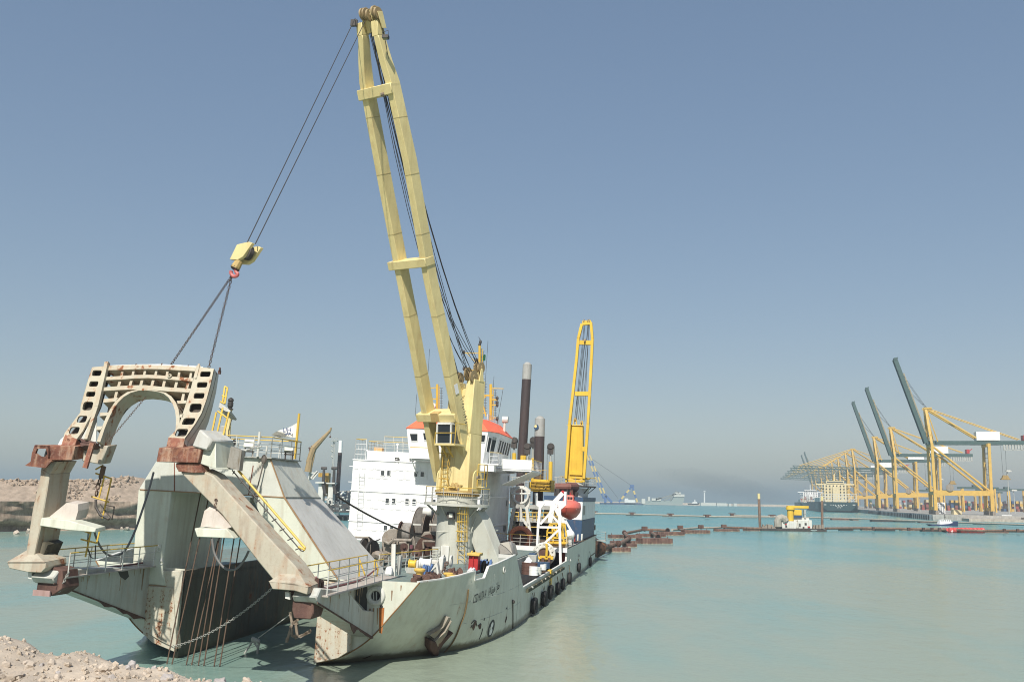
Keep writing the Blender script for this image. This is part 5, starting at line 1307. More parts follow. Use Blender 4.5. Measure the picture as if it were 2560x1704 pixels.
mb = MB(); cen = [leg3(*p)+V((0, -.03, 0)) for p in ((700, 825), (700, 880))]; mb.torus(cen[0], (0, -1, -.2), .06, .02, 12, 6); mb.torus(cen[1], (1, -.5, 0), .09, .018, 12, 6); build('shackle', mb, DRUST, Lr)
mb = MB()
def lr(x, y, d=1.1): return leg3(x, y)+AFT*d
mb.tube(lr(800, 520), lr(1545, 1390), .055, 6); mb.path([lr(1545, 1390), lr(1540, 1410), lr(1470, 1375)], .05, 6); build('hand_rail', mb, RAILY, Lr)
mb = MB(); mb.tube(lr(730, 515), lr(1500, 1420), .03, 5)
for k in range(9): mb.tube(lr(760+740*k/8, 525+860*k/8), lr(735+700*k/8, 560+850*k/8), .025, 5)
mb.path([lr(1545, 1390), lr(1520, 1430), lr(1490, 1415), lr(1480, 1370)], .03, 5); build('hand_rail_post', mb, DARK, Lr)
# left leg
leg_part(Ll, 'beam', [(150, 318), (228, 368), (205, 520), (150, 830), (85, 1150), (20, 1150), (22, 1030), (75, 680), (140, 400)], V((0, 1.55, .1)), LEGP, leg1, bevel=.04)
mb = MB(); q = [leg1(*p)+V((0, .3, .03)) for p in ((172, 1010), (150, 1060), (110, 1148), (88, 1150), (106, 1050), (126, 985))]; mb.prism([p+V((.012, 0, 0)) for p in q], V((.0, 1.1, .08))); build('oil_stain', mb, mat('oil stain', (.05, .045, .03), .6, dirt=.6, dirtcol=(.2, .18, .13)), Ll, smooth=0)
mb = MB(); q = [leg1(*p)+V((0, .02, 0)) for p in ((225, 255), (290, 262), (228, 370), (150, 320))]; mb.prism(q, V((0, 1.5, .1))); build('beam_top', mb, LEGP, Ll)
leg_part(Ll, 'head_block', [(250, 122), (482, 125), (458, 252), (285, 252), (240, 280)], V((0, 1.9, .25)), RUST, leg1, .25, bevel=.03)
mb = MB(); q = [leg1(*p)+V((0, .5, 0)) for p in ((470, 128), (690, 112), (625, 285), (455, 252))]; mb.prism(q, V((0, .8, .1))); build('side_box', mb, mat('rust streaked side', (.45, .42, .34), .6, rust=.5, dirt=.7), Ll, bevel=.04)
mb = MB(); tb = [(145, 118), (262, 125), (268, 190), (262, 240), (290, 262), (240, 320), (160, 312), (58, 300), (110, 262), (120, 190)]
mb.plate([leg1(*p)+V((0, -.4, 0)) for p in tb], [[leg1(*p)+V((0, -.4, 0)) for p in ((165, 150), (245, 150), (258, 195), (230, 228), (190, 220), (150, 190))]], V((0, .12, .02)))
mb.prism([leg1(*p)+V((0, -.4, 0)) for p in ((145, 118), (262, 125), (262, 140), (150, 135))], V((0, 1.3, .1))); torn = build('torn_box', mb, RUST, Ll)
mb = MB(); mb.plate([leg1(*p)+V((0, .5, 0)) for p in tb[:6]+tb[8:]], [], V((0, .05, 0))); build('inside', mb, BLACK, torn, smooth=0)
mb = MB(); mb.prism([leg1(*p)+V((0, .3, .0)) for p in ((260, 118), (290, 60), (345, 10), (362, 5), (330, 118))], V((0, 1.2, .1))); build('curved_plate', mb, WHITE, Ll, smooth=0)
mb = MB(); mb.beam(leg1(645, 100)+V((0, -.3, 0)), leg1(580, 320)+V((0, -.3, 0)), .22, .12); build('bent_bar', mb, RUST, Ll)
leg_part(Ll, 'arm', [(165, 760), (400, 782), (648, 850), (645, 890), (410, 872), (150, 832)], V((0, .8, .05)), TOWERG, leg1, .1, bevel=.03)
mb = MB(); q = [leg1(*p)+V((0, .35, 0)) for p in ((180, 755), (335, 628), (440, 640), (440, 700), (415, 782))]; mb.prism(q, V((0, .8, .1))); build('arm_cover', mb, mat('dusty white', (.56, .50, .44), .6, dirt=.4, rust=.2), Ll, smooth=0)
pyramid(Ll, leg1, (5, 1030), [(-95, 1150), (85, 1145), (240, 1150)], LEGP)
leg_part(Ll, 'foot_box', [(-100, 1150), (85, 1145), (240, 1150), (245, 1200), (205, 1245), (85, 1240), (-80, 1205)], V((0, 1.5, .1)), LEGP, leg1, .4, bevel=.03)
leg_part(Ll, 'pivot_block', [(85, 1238), (240, 1200), (320, 1230), (330, 1390), (230, 1460), (80, 1450), (100, 1330)], V((0, 1.2, 0)), DRUST, leg1, -.15, bevel=.04)
leg_part(Ll, 'shoe', [(52, 1232), (82, 1238), (80, 1305), (48, 1296)], V((0, .5, 0)), OFFW, leg1, .1)
mb = MB(); mb.box(leg1(85, 1370)+V((-.05, -.12, -.05)), leg1(230, 1455)+V((.05, .4, .0))) ; 
mb = MB(); mb.prism([leg1(*p)+V((0, -.02, 0)) for p in ((82, 1400), (232, 1412), (230, 1462), (78, 1452))], V((0, .1, 0))); build('wear_plate', mb, mat('pinkish primer', (.36, .24, .22), .8, dirt=.5), Ll, smooth=0)
mb = MB()
def ll(x, y, d=1.7): return leg1(x, y)+V((0, d, .1))
for a, b in (((585, 425), (500, 790)), ((520, 400), (470, 600)), ((440, 375), (585, 425)), ((400, 590), (560, 640)), ((480, 880), (445, 1020)), ((400, 880), (340, 1150)), ((300, 985), (445, 1020)), ((320, 905), (390, 930)), ((510, 300), (440, 340))): mb.tube(ll(*a), ll(*b), .04, 6)
build('ladder_rail', mb, RAILY, Ll)
mb = MB(); mb.path([ll(610, 685), ll(590, 800), ll(480, 660), ll(610, 685)], .035, 5); build('loose_cable', mb, DARK, Ll)
mb = MB(); mb.path([ll(440, 620), ll(440, 690), ll(480, 760), ll(560, 800)], .06, 6); build('loose_cable', mb, DARK, Ll)
mb = MB(); mb.path([ll(370, 880), ll(360, 1060), ll(390, 1150), ll(430, 1170), ll(435, 1040)], .03, 5); build('loose_cable', mb, DARK, Ll)
mb = MB(); chain(mb, [ll(520, 310), ll(480, 430), ll(455, 520), ll(440, 600)], .05, .3); mb.tube(ll(515, 310), ll(490, 420), .12, 8); build('chain', mb, CHAINM, Ll)
# slings, chains and wires
for q0, q1, lab in (((411, 906), None, 'left chain sling running from the crane hook to the middle of the gantry arch'), ((510, 912), None, 'right chain sling running from the crane hook to the starboard corner of the gantry arch')):
    e = S(q0[0], q0[1], pl=AP)+back*.5; mb = MB(); chain(mb, [HOOK, e], .022, .19)
    single('chain_sling', mb, CHAINM, lab, 'chain sling', base=e, group='chain slings on the crane hook', smooth=0, fix=False)
mb = MB(); chain(mb, [ap(915, 535)+back*.4, ap(650, 880)+back*.3, ap(375, 1235)+back*.2], .014, .13); single('chain', mb, CHAINM, 'thin dark chain hanging diagonally inside the opening of the gantry arch', 'chain', base=ap(650, 880), smooth=0, fix=False)
# eight wires of the cutter ladder
WPX = [((500, 1240), (409, 1700)), ((520, 1250), (421, 1700)), ((548, 1250), (458, 1700)), ((536, 1390), (470, 1704)), ((560, 1270), (489, 1704)), ((572, 1270), (503, 1704)), ((600, 1250), (529, 1704)), ((608, 1300), (543, 1704))]
for i, (a, b) in enumerate(WPX):
    p = S(a[0], a[1], s=1.2); q = S(b[0], b[1], s=-1.8); q = q+(q-p)*.12
    p = p+(p-q)*.12
    mb = MB(); mb.tube(p, q, .034, 7); single('ladder_wire', mb, WIREB, ('leftmost', 'second', 'third', 'fourth', 'fifth', 'sixth', 'seventh', 'rightmost')[i]+' brown ladder wire, counted from the port stem, hanging into the well', 'wire rope', base=p, group='ladder wires between the bow hulls')
# hoses slung between the portal and the legs
mb = MB(); pts = [(234, 1318), (238, 1335), (244, 1352), (255, 1372), (270, 1386), (290, 1389), (310, 1378), (326, 1352), (340, 1320), (354, 1280), (372, 1225), (384, 1180)]
mb.path(cat_rom([S(u, v, s=-6+5.4*i/11) for i, (u, v) in enumerate(pts)], 3), .055, 6); single('hose', mb, mat('grey hose', (.16, .155, .15), .6), 'grey hose sagging between the port gantry leg and the portal tower', 'hose')
mb = MB(); pts = [(530, 1345), (535, 1378), (545, 1400), (560, 1418), (578, 1424), (595, 1418), (612, 1396), (622, 1376)]
mb.path(cat_rom([S(u, v, s=-5.5) for i, (u, v) in enumerate(pts)], 3), .055, 6); single('hose', mb, MATS['grey hose'], 'grey hose sagging below the arm of the starboard gantry leg', 'hose')
mb = MB(); chain(mb, sag(S(690, 1460, s=-4.5), S(432, 1615, s=-2.5), .45, 10), .02, .17); single('chain', mb, CHAING, 'pale chain sagging across the dark well wall', 'chain', smooth=0, fix=False)
mb = MB(); chain(mb, [S(172, 1429, s=-8.0), S(147, 1478, s=-8.0)], .03, .16); single('chain', mb, CHAING, 'short pale chain hanging from the port horn', 'chain', smooth=0, fix=False)
# broken steps hanging under the starboard horn
st = thing('broken_ladder', 'broken rusty boarding steps hanging in the water beside the starboard stem', 'ladder', S(735, 1590, s=-.5))
def sp(x, y): return S(440+x/3.8, 1340+y/3.8, s=-.5)
mb = MB()
for a, b in (((1085, 715), (1105, 830)), ((1105, 830), (1050, 1005)), ((1105, 830), (1165, 785)), ((1090, 850), (1105, 950)), ((1140, 840), (1155, 960)), ((1105, 825), (1160, 825)), ((1105, 945), (1160, 945)), ((1180, 955), (1280, 890)), ((1130, 965), (1280, 905)), ((1050, 1005), (1055, 960))): mb.beam(sp(*a), sp(*b), .09, .12)
build('frame', mb, mat('weathered steps', (.27, .22, .17), .8, rust=.4, dirt=.7), st)
st2 = thing('broken_pipe_end', 'dark twisted pipe end standing out of the water in the well', 'debris', S(630, 1600, s=2.5))
mb = MB()
for a, b, r in (((615, 1165), (730, 990), .05), ((720, 970), (790, 1000), .12), ((790, 985), (770, 1120), .07), ((730, 990), (780, 1060), .05), ((1080, 745), (780, 965), .03)): mb.tube(S(440+a[0]/3.8, 1340+a[1]/3.8, s=2.5), S(440+b[0]/3.8, 1340+b[1]/3.8, s=2.5), r, 7)
build('frame', mb, GREY, st2)

# ================================================================== THINGS ON AND ALONG THE DREDGER
def pbox(mb, u0, v0, u1, v1, s, d, sl=0):
    """box whose front stands at station s and covers the given sight rectangle"""
    a = S(u0, v1, s=s); b = S(u1, v0, s=s); return mb.box((a.x, s, a.z), (b.x, s+d, b.z))
def ptube(mb, px, s, r, n=7): return mb.path([S(u, v, s=s) for u, v in px], r, n)
# --- tyre fenders along the starboard side
TY = [(638, 1378, 1.1, 2), (742, 1302, 1.1, 2), (808, 1238, 1.1, 2), (888, 1195, 1.02, 1), (940, 1150, 1.0, 1), (1008, 1088, 1.12, 1), (1105, 980, 1.0, 1), (1221, 920, 1.15, 1)]
TL = ['double tyre fender on the starboard side, nearest the bow', 'double tyre fender second from the bow on the starboard side', 'double tyre fender third from the bow on the starboard side', 'single black tyre fender just aft of the three double ones', 'single black tyre fender at the aft end of the mossy rubbing beam', 'large black tyre fender below the open side port', 'single black tyre fender between the side port and the stern', 'black tyre fender hanging at the stern corner']
for (x, y, dia, n), lab in zip(TY, TL):
    c = S(1180+x/4.126, 1180+y/4.126, t=11.62)
    t = thing('tyre_fender', lab, 'tyre fender', c, group='tyre fenders hung along the starboard side')
    for k in range(n):
        o = c+V((0, k*.62-.0, 0)); mb = MB(); R0 = dia*.36
        mb.lathe([(R0-.14, -.13), (R0+.1, -.17), (R0+.17, -.1), (R0+.18, 0), (R0+.17, .1), (R0+.1, .17), (R0-.14, .13), (R0-.2, 0), (R0-.14, -.13)], o, (1, 0, 0), 22, cap=False)
        build('tyre', mb, RUBBER, t)
    mb = MB()
    for dy in ((-.12, .15) if n == 1 else (.0, .6)):
        p = c+V((0, dy, dia*.45)); q = V((11.5, c.y+dy*1.3-.15, 2.0 if c.y < 45 else 2.35)); mb.tube(p, q, .025, 5)
    build('hanging_rope', mb, mat('old rope', (.20, .17, .12), .9), t)
# mossy rubbing beam
mb = MB(); a = S(1180+570/4.126, 1180+1220/4.126, t=11.5); b = S(1180+945/4.126, 1180+985/4.126, t=11.5)
mb.beam(a, b, .22, .24); rb = single('rubbing_beam', mb, mat('mossy timber', (.05, .055, .03), .9, vary=.5, dirt=.9, dirtcol=(.16, .15, .10), bump=.6), 'dark mossy rubbing beam strung along the starboard side above the tyres', 'rubbing beam', base=a)
for k in range(9):
    p = a.lerp(b, (k+.2+.5*random.random())/9)+V((.1, 0, .1)); mb = MB(); rock(mb, p, .07+.05*random.random(), k*3.3, 6, 4); build('rope_lump', mb, RAILW if k % 3 == 0 else MATS['old rope'], rb, smooth=40)
mb = MB(); p0 = S(1378, 1411, t=11.45); p1 = S(1385, 1434, t=11.45); mb.box((11.40, p0.y-.3, 1.45), (11.5, p0.y+.75, 2.8)); mb.box((11.2, p0.y-.3, 2.78), (11.5, p0.y+.75, 2.86)); build('boarding_mark', mb, YEL, D)
for u, v in ((1424, 1400), (1447, 1388)):
    c = S(u, v, t=11.45); mb = MB(); mb.sphere(c, .16, 7, 5); mb.tube(c+V((0, -.4, -.1)), c+V((0, .4, .1)), .05); build('side_light', mb, OFFW, D)
# --- anchor stowed on the bow shell
c0 = shell(*shell_px(1095, 1590), off=.0); nrm = V((.80, -.52, -.28)).normalized()
def an(x, y, d=.12):
    s_, z_ = shell_px(760+x/4.062, 1380+y/4.062); p = shell(s_, z_, off=.0); return p+nrm*d
AN_ = thing('anchor', 'rusty stockless anchor stowed against the starboard bow plating', 'anchor', c0)
mb = MB(); mb.prism([an(*p, .05) for p in ((1240, 815), (1290, 850), (1440, 660), (1450, 640), (1430, 635), (1370, 735))], nrm*.28); build('shank', mb, mat('anchor primer', (.30, .27, .22), .7, rust=.5, dirt=.6), AN_, smooth=0)
mb = MB(); mb.prism([an(*p, .05) for p in ((1270, 865), (1300, 930), (1390, 800), (1445, 660), (1380, 770))], nrm*.42); build('fluke', mb, MATS['anchor primer'], AN_, smooth=0)
mb = MB(); mb.prism([an(*p, .05) for p in ((1310, 920), (1330, 960), (1370, 900), (1465, 785), (1460, 780), (1350, 860))], nrm*.36); build('fluke', mb, DRUST, AN_, smooth=0)
mb = MB(); mb.prism([an(*p, .02) for p in ((1215, 850), (1280, 870), (1315, 950), (1310, 1010), (1275, 1025), (1220, 940))], nrm*.5); build('crown', mb, DRUST, AN_, bevel=.04)
# --- name on the bow
INK = mat('name paint', (.03, .032, .035), .6)
def shell_letters(body, pxs, pxe, size, name='ship_name', asp=1.0, rtl=False):
    cu = bpy.data.curves.new(name, 'FONT'); cu.body = body; cu.size = 1; cu.resolution_u = 3
    to = bpy.data.objects.new(name, cu); COL.objects.link(to); dg = bpy.context.evaluated_depsgraph_get(); me = bpy.data.meshes.new_from_object(to.evaluated_get(dg))
    COL.objects.unlink(to); bpy.data.objects.remove(to)
    bm = bmesh.new(); bm.from_mesh(me)
    bmesh.ops.triangulate(bm, faces=bm.faces)
    xs_ = [v.co.x for v in bm.verts]; 
    if not xs_: bm.free(); return None
    x0, x1 = min(xs_), max(xs_)
    a = shell_px(*pxs); b = shell_px(*pxe)
    mb = MB(); vs_ = []
    for v in bm.verts:
        k = (v.co.x-x0)/(x1-x0); s = a[0]+(b[0]-a[0])*k; z = a[1]+(b[1]-a[1])*k+v.co.y*size
        vs_.append(shell(s, z, off=.014))
    mb.add(vs_, [tuple(x.index for x in f.verts) for f in bm.faces]); bm.free(); bpy.data.meshes.remove(me)
    return build(name, mb, INK, D, smooth=0, fix=False)
def zp(x, y): return (760+x/4.062, 1380+y/4.062)
shell_letters('CSD HUTA 14', zp(1712, 518), zp(1842, 458), .70)
# the Arabic name, in joined letter forms laid out from left to right as seen
AR = ''.join(chr(c) for c in (0x0661, 0x0664, 0x20, 0xFE8E, 0xFE97, 0xFEEE, 0xFEEB, 0x20, 0xFE93, 0x0631, 0xFE8E, 0xFED4, 0xFEA3))
AR = '14 '+AR[3:]
shell_letters(AR, zp(1872, 440), zp(1985, 362), .68)
# thruster sign: dark oval with a white hourglass figure
c = shell_px(*zp(1902, 770)); 
def disc(mb, s0, z0, rs, rz, off):
    pts = [shell(s0+rs*math.cos(2*math.pi*k/20), z0+rz*math.sin(2*math.pi*k/20), off=off) for k in range(20)]; mb.add(pts, [tuple(range(20))])
mb = MB(); disc(mb, c[0], c[1], .62, .52, .012); sg = build('thruster_sign', mb, INK, D, smooth=0)
mb = MB(); disc(mb, c[0], c[1]+.2, .25, .17, .018); disc(mb, c[0], c[1]-.2, .28, .19, .018); disc(mb, c[0], c[1], .1, .14, .018); build('sign_figure', mb, WHITE, sg, smooth=0)
mb = MB()
for q in (((1700, 720), (1725, 690), (1745, 690), (1755, 745)), ((1690, 765), (1705, 735)), ((1770, 740), (1790, 720), (1800, 735)), ((1780, 745), (1790, 770)), ((1775, 880), (1800, 820), (1815, 770)), ((1825, 690), (1832, 665)), ((2045, 700), (2052, 650)), ((2048, 575), (2060, 560))):
    pp = [shell(*shell_px(*zp(*p)), off=.012) for p in q]; mb.path(pp, .03, 4)
build('paint_scrape', mb, DARK, D, smooth=0)
# --- foredeck gear
FD = 3.98
def deck_pt(u, v, z=FD): return S(u, v, z=z)
def bollard(u, v, s, r, h, lab):
    c = S(u, v, s=s); c.z = FD; t = thing('bollard', lab, 'bollard', c)
    mb = MB(); mb.lathe([(r*.8, 0), (r*.6, .1), (r*.55, h*.45), (r*.65, h*.62), (r, h*.78), (r, h*.92), (r*.8, h)], c, n=20); build('post', mb, mat('bollard yellow', (.66, .44, .10), .5, dirt=.4, rust=.2), t)
    mb = MB(); mb.lathe([(r*1.3, 0), (r*1.3, .1)], c, n=16); build('base', mb, OFFW, t); return t
bollard(1049, 1428, 7.5, .34, .62, 'yellow mushroom bollard beside the brown netting on the foredeck')
bollard(1131, 1446, 7.0, .36, .42, 'yellow mooring roller standing in the notch of the bulwark')
bollard(1120, 1446, 7.9, .3, .45, 'low yellow roller just inboard of the bulwark notch')
NET = mat('brown netting', (.11, .06, .045), .95, vary=.4, dirt=.8, dirtcol=(.20, .12, .09), bump=1., bscale=12)
def heap(name, lab, cat, u0, u1, v0, v1, s, m, seed, z=FD):
    a = S(u0, v1, s=s); b = S(u1, v0, s=s); c = V(((a.x+b.x)/2, s+.5, z)); w = (b.x-a.x)/2; h = max(.2, b.z-z)
    mb = MB(); rr = random.Random(seed)
    for i in range(20):
        p = c+V(((rr.random()-.5)*1.6*w, (rr.random()-.5)*1.1, rr.random()*h*.35)); rock(mb, p, 1, seed+i*2.3, 12, 8, .8)
        n = len(mb.v)
        for j in range(n-90+4 if False else n-(2+7*12), n): q = mb.v[j]-p; mb.v[j] = p+V((q.x*w*.34, q.y*.36, q.z*h*.42))
    return single(name, mb, m, lab, cat, base=c, smooth=50, fix=False)
heap('rope_net', 'large dark brown heap of netting along the inside of the bow bulwark', 'net', 1020, 1092, 1432, 1452, 4.5, NET, 3)
heap('rope_net', 'dark brown heap of netting between the chain stopper and the red locker', 'net', 1118, 1160, 1412, 1436, 9.0, NET, 9)
heap('rope_net', 'small brown heap of netting lying behind the yellow bollard', 'net', 1060, 1098, 1424, 1444, 6.8, NET, 14)
heap('rag_pile', 'pile of blue rags thrown over the white winch drum', 'rags', 1055, 1074, 1404, 1424, 9.0, CLOTHB, 21)
heap('rag_pile', 'blue and black bundles heaped behind the red locker', 'rags', 1196, 1232, 1392, 1413, 15.0, CLOTHB, 27)
heap('bag', 'black bag lying on the blue bundles behind the red locker', 'bag', 1204, 1222, 1392, 1408, 14.7, BLACK, 33)
heap('bag', 'white bag on the bulwark edge in front of the red locker', 'bag', 1168, 1186, 1416, 1426, 12.0, WHITE, 35)
# mooring winch
t = thing('mooring_winch', 'mooring winch with a yellow warping drum and a white rope drum', 'winch', S(1050, 1425, s=11))
def tdrum(parent, name, u0, u1, v0, v1, s, m, fl=1.0, n=22):
    a = S(u0, (v0+v1)/2, s=s); b = S(u1, (v0+v1)/2, s=s); r = abs(S(u0, v0, s=s).z-S(u0, v1, s=s).z)/2; a = V((a.x, s+r, a.z)); L_ = b.x-a.x
    mb = MB(); mb.lathe([(r*fl, 0), (r*fl, L_*.10), (r*.82, L_*.16), (r*.78, L_*.5), (r*.82, L_*.84), (r*fl, L_*.9), (r*fl, L_)], a, (1, 0, 0), n)
    return build(name, mb, m, parent)
tdrum(t, 'warping_drum', 1020, 1038, 1397, 1420, 11, YEL); tdrum(t, 'rope_drum', 1047, 1076, 1393, 1420, 11, WHITE)
mb = MB(); pbox(mb, 1095, 1392, 1108, 1428, 11, .9); pbox(mb, 1038, 1400, 1046, 1428, 11.2, .5); pbox(mb, 1076, 1400, 1095, 1410, 11.3, .4); build('gear_case', mb, OFFW, t, bevel=.06)
mb = MB(); pbox(mb, 1015, 1424, 1110, 1431, 10.9, 1.6); build('bed', mb, GREY, t)
mb = MB(); c = S(1126, 1402, s=11.3); mb.torus(c+V((0, .2, 0)), (1, 0, 0), .32, .06, 18, 6); mb.torus(c+V((-.5, .2, 0)), (1, 0, 0), .32, .06, 18, 6); build('chain_wheel', mb, OFFW, t)
t = thing('chain_stopper', 'white chain stopper plates with a rusty anchor chain at the foot of the crane', 'chain stopper', S(1100, 1432, s=8.8))
mb = MB(); mb.prism([S(u, v, s=8.6) for u, v in ((1076, 1428), (1088, 1408), (1093, 1407), (1098, 1440), (1094, 1440), (1090, 1416))], (0, .5, 0)); build('plate', mb, OFFW, t)
mb = MB(); chain(mb, [S(1119, 1402, s=9.6), S(1113, 1414, s=9.2), S(1109, 1432, s=8.8)], .07, .36); build('chain', mb, CHAINM, t, smooth=0, fix=False)
# posts and deck rail
t = thing('boom_rest', 'pair of tall slim white posts standing at the edge of the foredeck', 'posts', S(984, 1440, s=7.0))
for u in (980.5, 985.5): mb = MB(); mb.beam(S(u, 1441, s=7.0), S(u+1.5, 1359, s=7.0), .12); build('post', mb, OFFW, t)
t = thing('vent_post', 'grey round topped ventilator post beside the tall white posts', 'ventilator', S(997, 1436, s=7.6))
mb = MB(); a = S(992, 1436, s=7.6); b = S(1002, 1392, s=7.6); mb.prism([V((a.x, 7.6, a.z)), V((b.x-.05, 7.6, a.z))]+[V((b.x-.0-(b.x-a.x)/2*(1-math.cos(math.pi*k/8)), 7.6, b.z+.12*math.sin(math.pi*k/8))) for k in range(9)], (0, .4, 0)); build('casing', mb, GREY, t)
t = thing('vent_post', 'low white round topped ventilator at the deck edge', 'ventilator', S(970, 1433, s=6.4))
mb = MB(); a = S(963, 1434, s=6.4); b = S(979, 1425, s=6.4); mb.prism([V((a.x, 6.4, a.z)), V((b.x, 6.4, a.z))]+[V(((a.x+b.x)/2+(b.x-a.x)/2*math.cos(math.pi*k/8), 6.4, b.z+.22*math.sin(math.pi*k/8))) for k in range(9)], (0, .3, 0)); build('casing', mb, WHITE, t)
t = thing('deck_fence', 'yellow topped guard rail running along the foredeck towards the crane', 'guard rail', S(1000, 1430, s=9))
rail(t, [V((S(935, 1440, s=8).x, 8.8, FD)), V((S(1088, 1420, s=17).x, 17.5, FD))], 1.15, 1.2, RAILW, RAILY)
t = thing('guard_rail', 'bow guard rail with yellow stanchions beside the starboard horn walkway', 'guard rail', S(900, 1443, s=2))
mb = MB()
for a, b in (((898, 1441), (898, 1396)), ((898, 1396), (914, 1441)), ((935, 1441), (937, 1398)), ((937, 1398), (945, 1420)), ((945, 1420), (942, 1441))): mb.tube(S(a[0], a[1], s=2.2), S(b[0], b[1], s=2.2), .045, 6)
build('stanchion', mb, RAILY, t)
# red locker with yellow lifting lid
t = thing('red_locker', 'red steel locker with a yellow lid and lifting hook at the bulwark', 'locker', S(1183, 1423, s=13.5))
mb = MB(); pbox(mb, 1170, 1386, 1196, 1424, 13.5, .8); build('body', mb, REDP, t, bevel=.02)
mb = MB(); pbox(mb, 1180, 1388, 1184, 1424, 13.38, .13); build('rib', mb, REDP, t)
mb = MB(); pbox(mb, 1167, 1383, 1199, 1388, 13.3, 1.2); build('lid', mb, mat('lid yellow', (.66, .46, .12), .5, dirt=.3), t, bevel=.03)
mb = MB(); c = S(1184, 1381, s=13.8); mb.torus(c, (0, 1, 0), .14, .05, 12, 6, .75, -.6); build('hook', mb, MATS['lid yellow'], t)
mb = MB(); 
for k in range(5): pbox(mb, 1159+k*2, 1403+(k % 2), 1160.2+k*2, 1424, 13.2, .1)
single('striped_cloth', mb, mat('cloth white', (.6, .58, .6), .9), 'striped cloth hanging on the left side of the red locker', 'cloth', base=S(1164, 1424, s=13.2))
# tarpaulin covered gear
t = thing('covered_gear', 'deck gear under a grey tarpaulin at the aft end of the foredeck bulwark', 'covered gear', S(1262, 1390, s=16))
mb = MB(); q = [S(u, v, s=16.2) for u, v in ((1246, 1388), (1245, 1366), (1252, 1356), (1275, 1352), (1280, 1360), (1287, 1388))]; mb.hexa(q, [p+V((0, 1.7, -.1)) for p in q]); cv = build('cover', mb, TARP, t, bevel=.12, smooth=60)
mb = MB(); mb.prism([S(1250, 1357, s=16.15), S(1272, 1354, s=16.15), S(1281, 1383, s=16.15), S(1266, 1368, s=16.15)], (0, .1, 0)); build('fold', mb, mat('tarp pale', (.46, .43, .37), .85, dirt=.3, bump=.5), t, smooth=0)
mb = MB(); pbox(mb, 1246, 1386, 1280, 1393, 16.0, .12); build('rack', mb, OFFW, t)
# white post box on the house side etc
mb = MB(); pbox(mb, 1222, 1336, 1235, 1354, 30, 1.0); single('cabinet', mb, WHITE, 'white electrical cabinet standing aft of the crane brace', 'cabinet', base=S(1228, 1354, s=30), bevel=.02)
mb = MB(); pbox(mb, 1205, 1298, 1220, 1330, 41.5, .45); build('doorway', mb, BLACK, D)
mb = MB(); mb.lathe([(.62, 0), (.62, .25)], S(1180, 1365, s=24.6)+V((0, .3, 0)), (0, -1, 0), 18); t = single('fan_unit', mb, DARK, 'dark round fan unit behind the crane pedestal', 'fan', base=S(1180, 1365, s=24.6)); mb = MB(); pbox(mb, 1172, 1350, 1190, 1384, 24.95, .6); build('casing', mb, GREY, t)

# --- ladder winch with its two big wire drums
t = thing('ladder_winch', 'huge ladder winch with two drums wound with grey wire, left of the crane pedestal', 'winch', S(1060, 1410, s=27))
def wound(u0, u1, v0, v1, s, parent, fl=.12, coils=14):
    a = S(u0, (v0+v1)/2, s=s); b = S(u1, (v0+v1)/2, s=s); r = abs(S(u0, v0, s=s).z-S(u0, v1, s=s).z)/2
    y = s+r; L_ = b.x-a.x; prof = []
    for k in range(coils*2+1): prof.append((r*(1.0 if k % 2 else .965), L_*k/(coils*2)))
    mb = MB(); mb.lathe(prof, (a.x, y, a.z), (1, 0, 0), 36); dr = build('wound_wire', mb, ROPEW, parent, smooth=0)
    mb = MB(); mb.lathe([(r*1.0, -.06), (r*1.0, -.02), (r*.5, -.01)], (a.x, y, a.z), (1, 0, 0), 36); mb.lathe([(r*.5, L_+.01), (r*.99, L_+.02), (r*.99, L_+.06)], (a.x, y, a.z), (1, 0, 0), 36); build('flange', mb, ROPEG, dr); return a, r, y
wound(1026, 1052, 1266, 1420, 27, t); wound(1076, 1092, 1270, 1420, 27, t, coils=9)
mb = MB(); a = S(1053, 1280, s=27.6); b = S(1075, 1280, s=27.6); mb.tube((a.x, 28.4, a.z), (b.x, 28.4, b.z), .38, 18); build('drum_shaft', mb, OFFW, t)
mb = MB(); pbox(mb, 1052, 1292, 1056, 1400, 27.4, .3); pbox(mb, 1071, 1300, 1075, 1400, 27.4, .3); pbox(mb, 1056, 1340, 1071, 1346, 27.4, .2); build('frame', mb, MACH, t)
mb = MB(); pbox(mb, 1020, 1309, 1052, 1311, 26.3, .1); pbox(mb, 1073, 1309, 1094, 1312, 26.3, .1); build('guard_bar', mb, OFFW, t)
t = thing('side_winch', 'brown rusty winch drum with a wide flange left of the ladder winch', 'winch', S(1008, 1400, s=25))
wound(1003, 1022, 1306, 1356, 25.5, t, coils=8)
mb = MB(); c = S(1000, 1330, s=26.2); mb.lathe([(.85, 0), (.9, .06), (.8, .12)], c, (1, 0, 0), 24); build('flange', mb, DRUST, t)
mb = MB(); pbox(mb, 1003, 1356, 1024, 1415, 26, 1.0); build('stand', mb, MACH, t)
def housing(px, s, d, lab, name='winch_housing'):
    t = thing(name, lab, 'winch housing', S(px[0][0], px[0][1], s=s)); q = [S(u, v, s=s) for u, v in px]
    mb = MB(); mb.hexa(q, [p+V((.1, d, 0)) for p in q]); build('casing', mb, MACH, t, bevel=.05); return t
t = housing([(954, 1415), (954, 1342), (960, 1330), (974, 1321), (994, 1321), (990, 1352), (985, 1415)], 24.5, 1.6, 'tall grimy winch housing with a sloping roof at the left of the deck machinery')
mb = MB(); pbox(mb, 957, 1346, 978, 1356, 24.2, .4); pbox(mb, 976, 1358, 986, 1410, 24.1, .4); ptube(mb, [(960, 1352), (972, 1358), (982, 1350), (986, 1342)], 24.0, .13); build('pipework', mb, MACH, t)
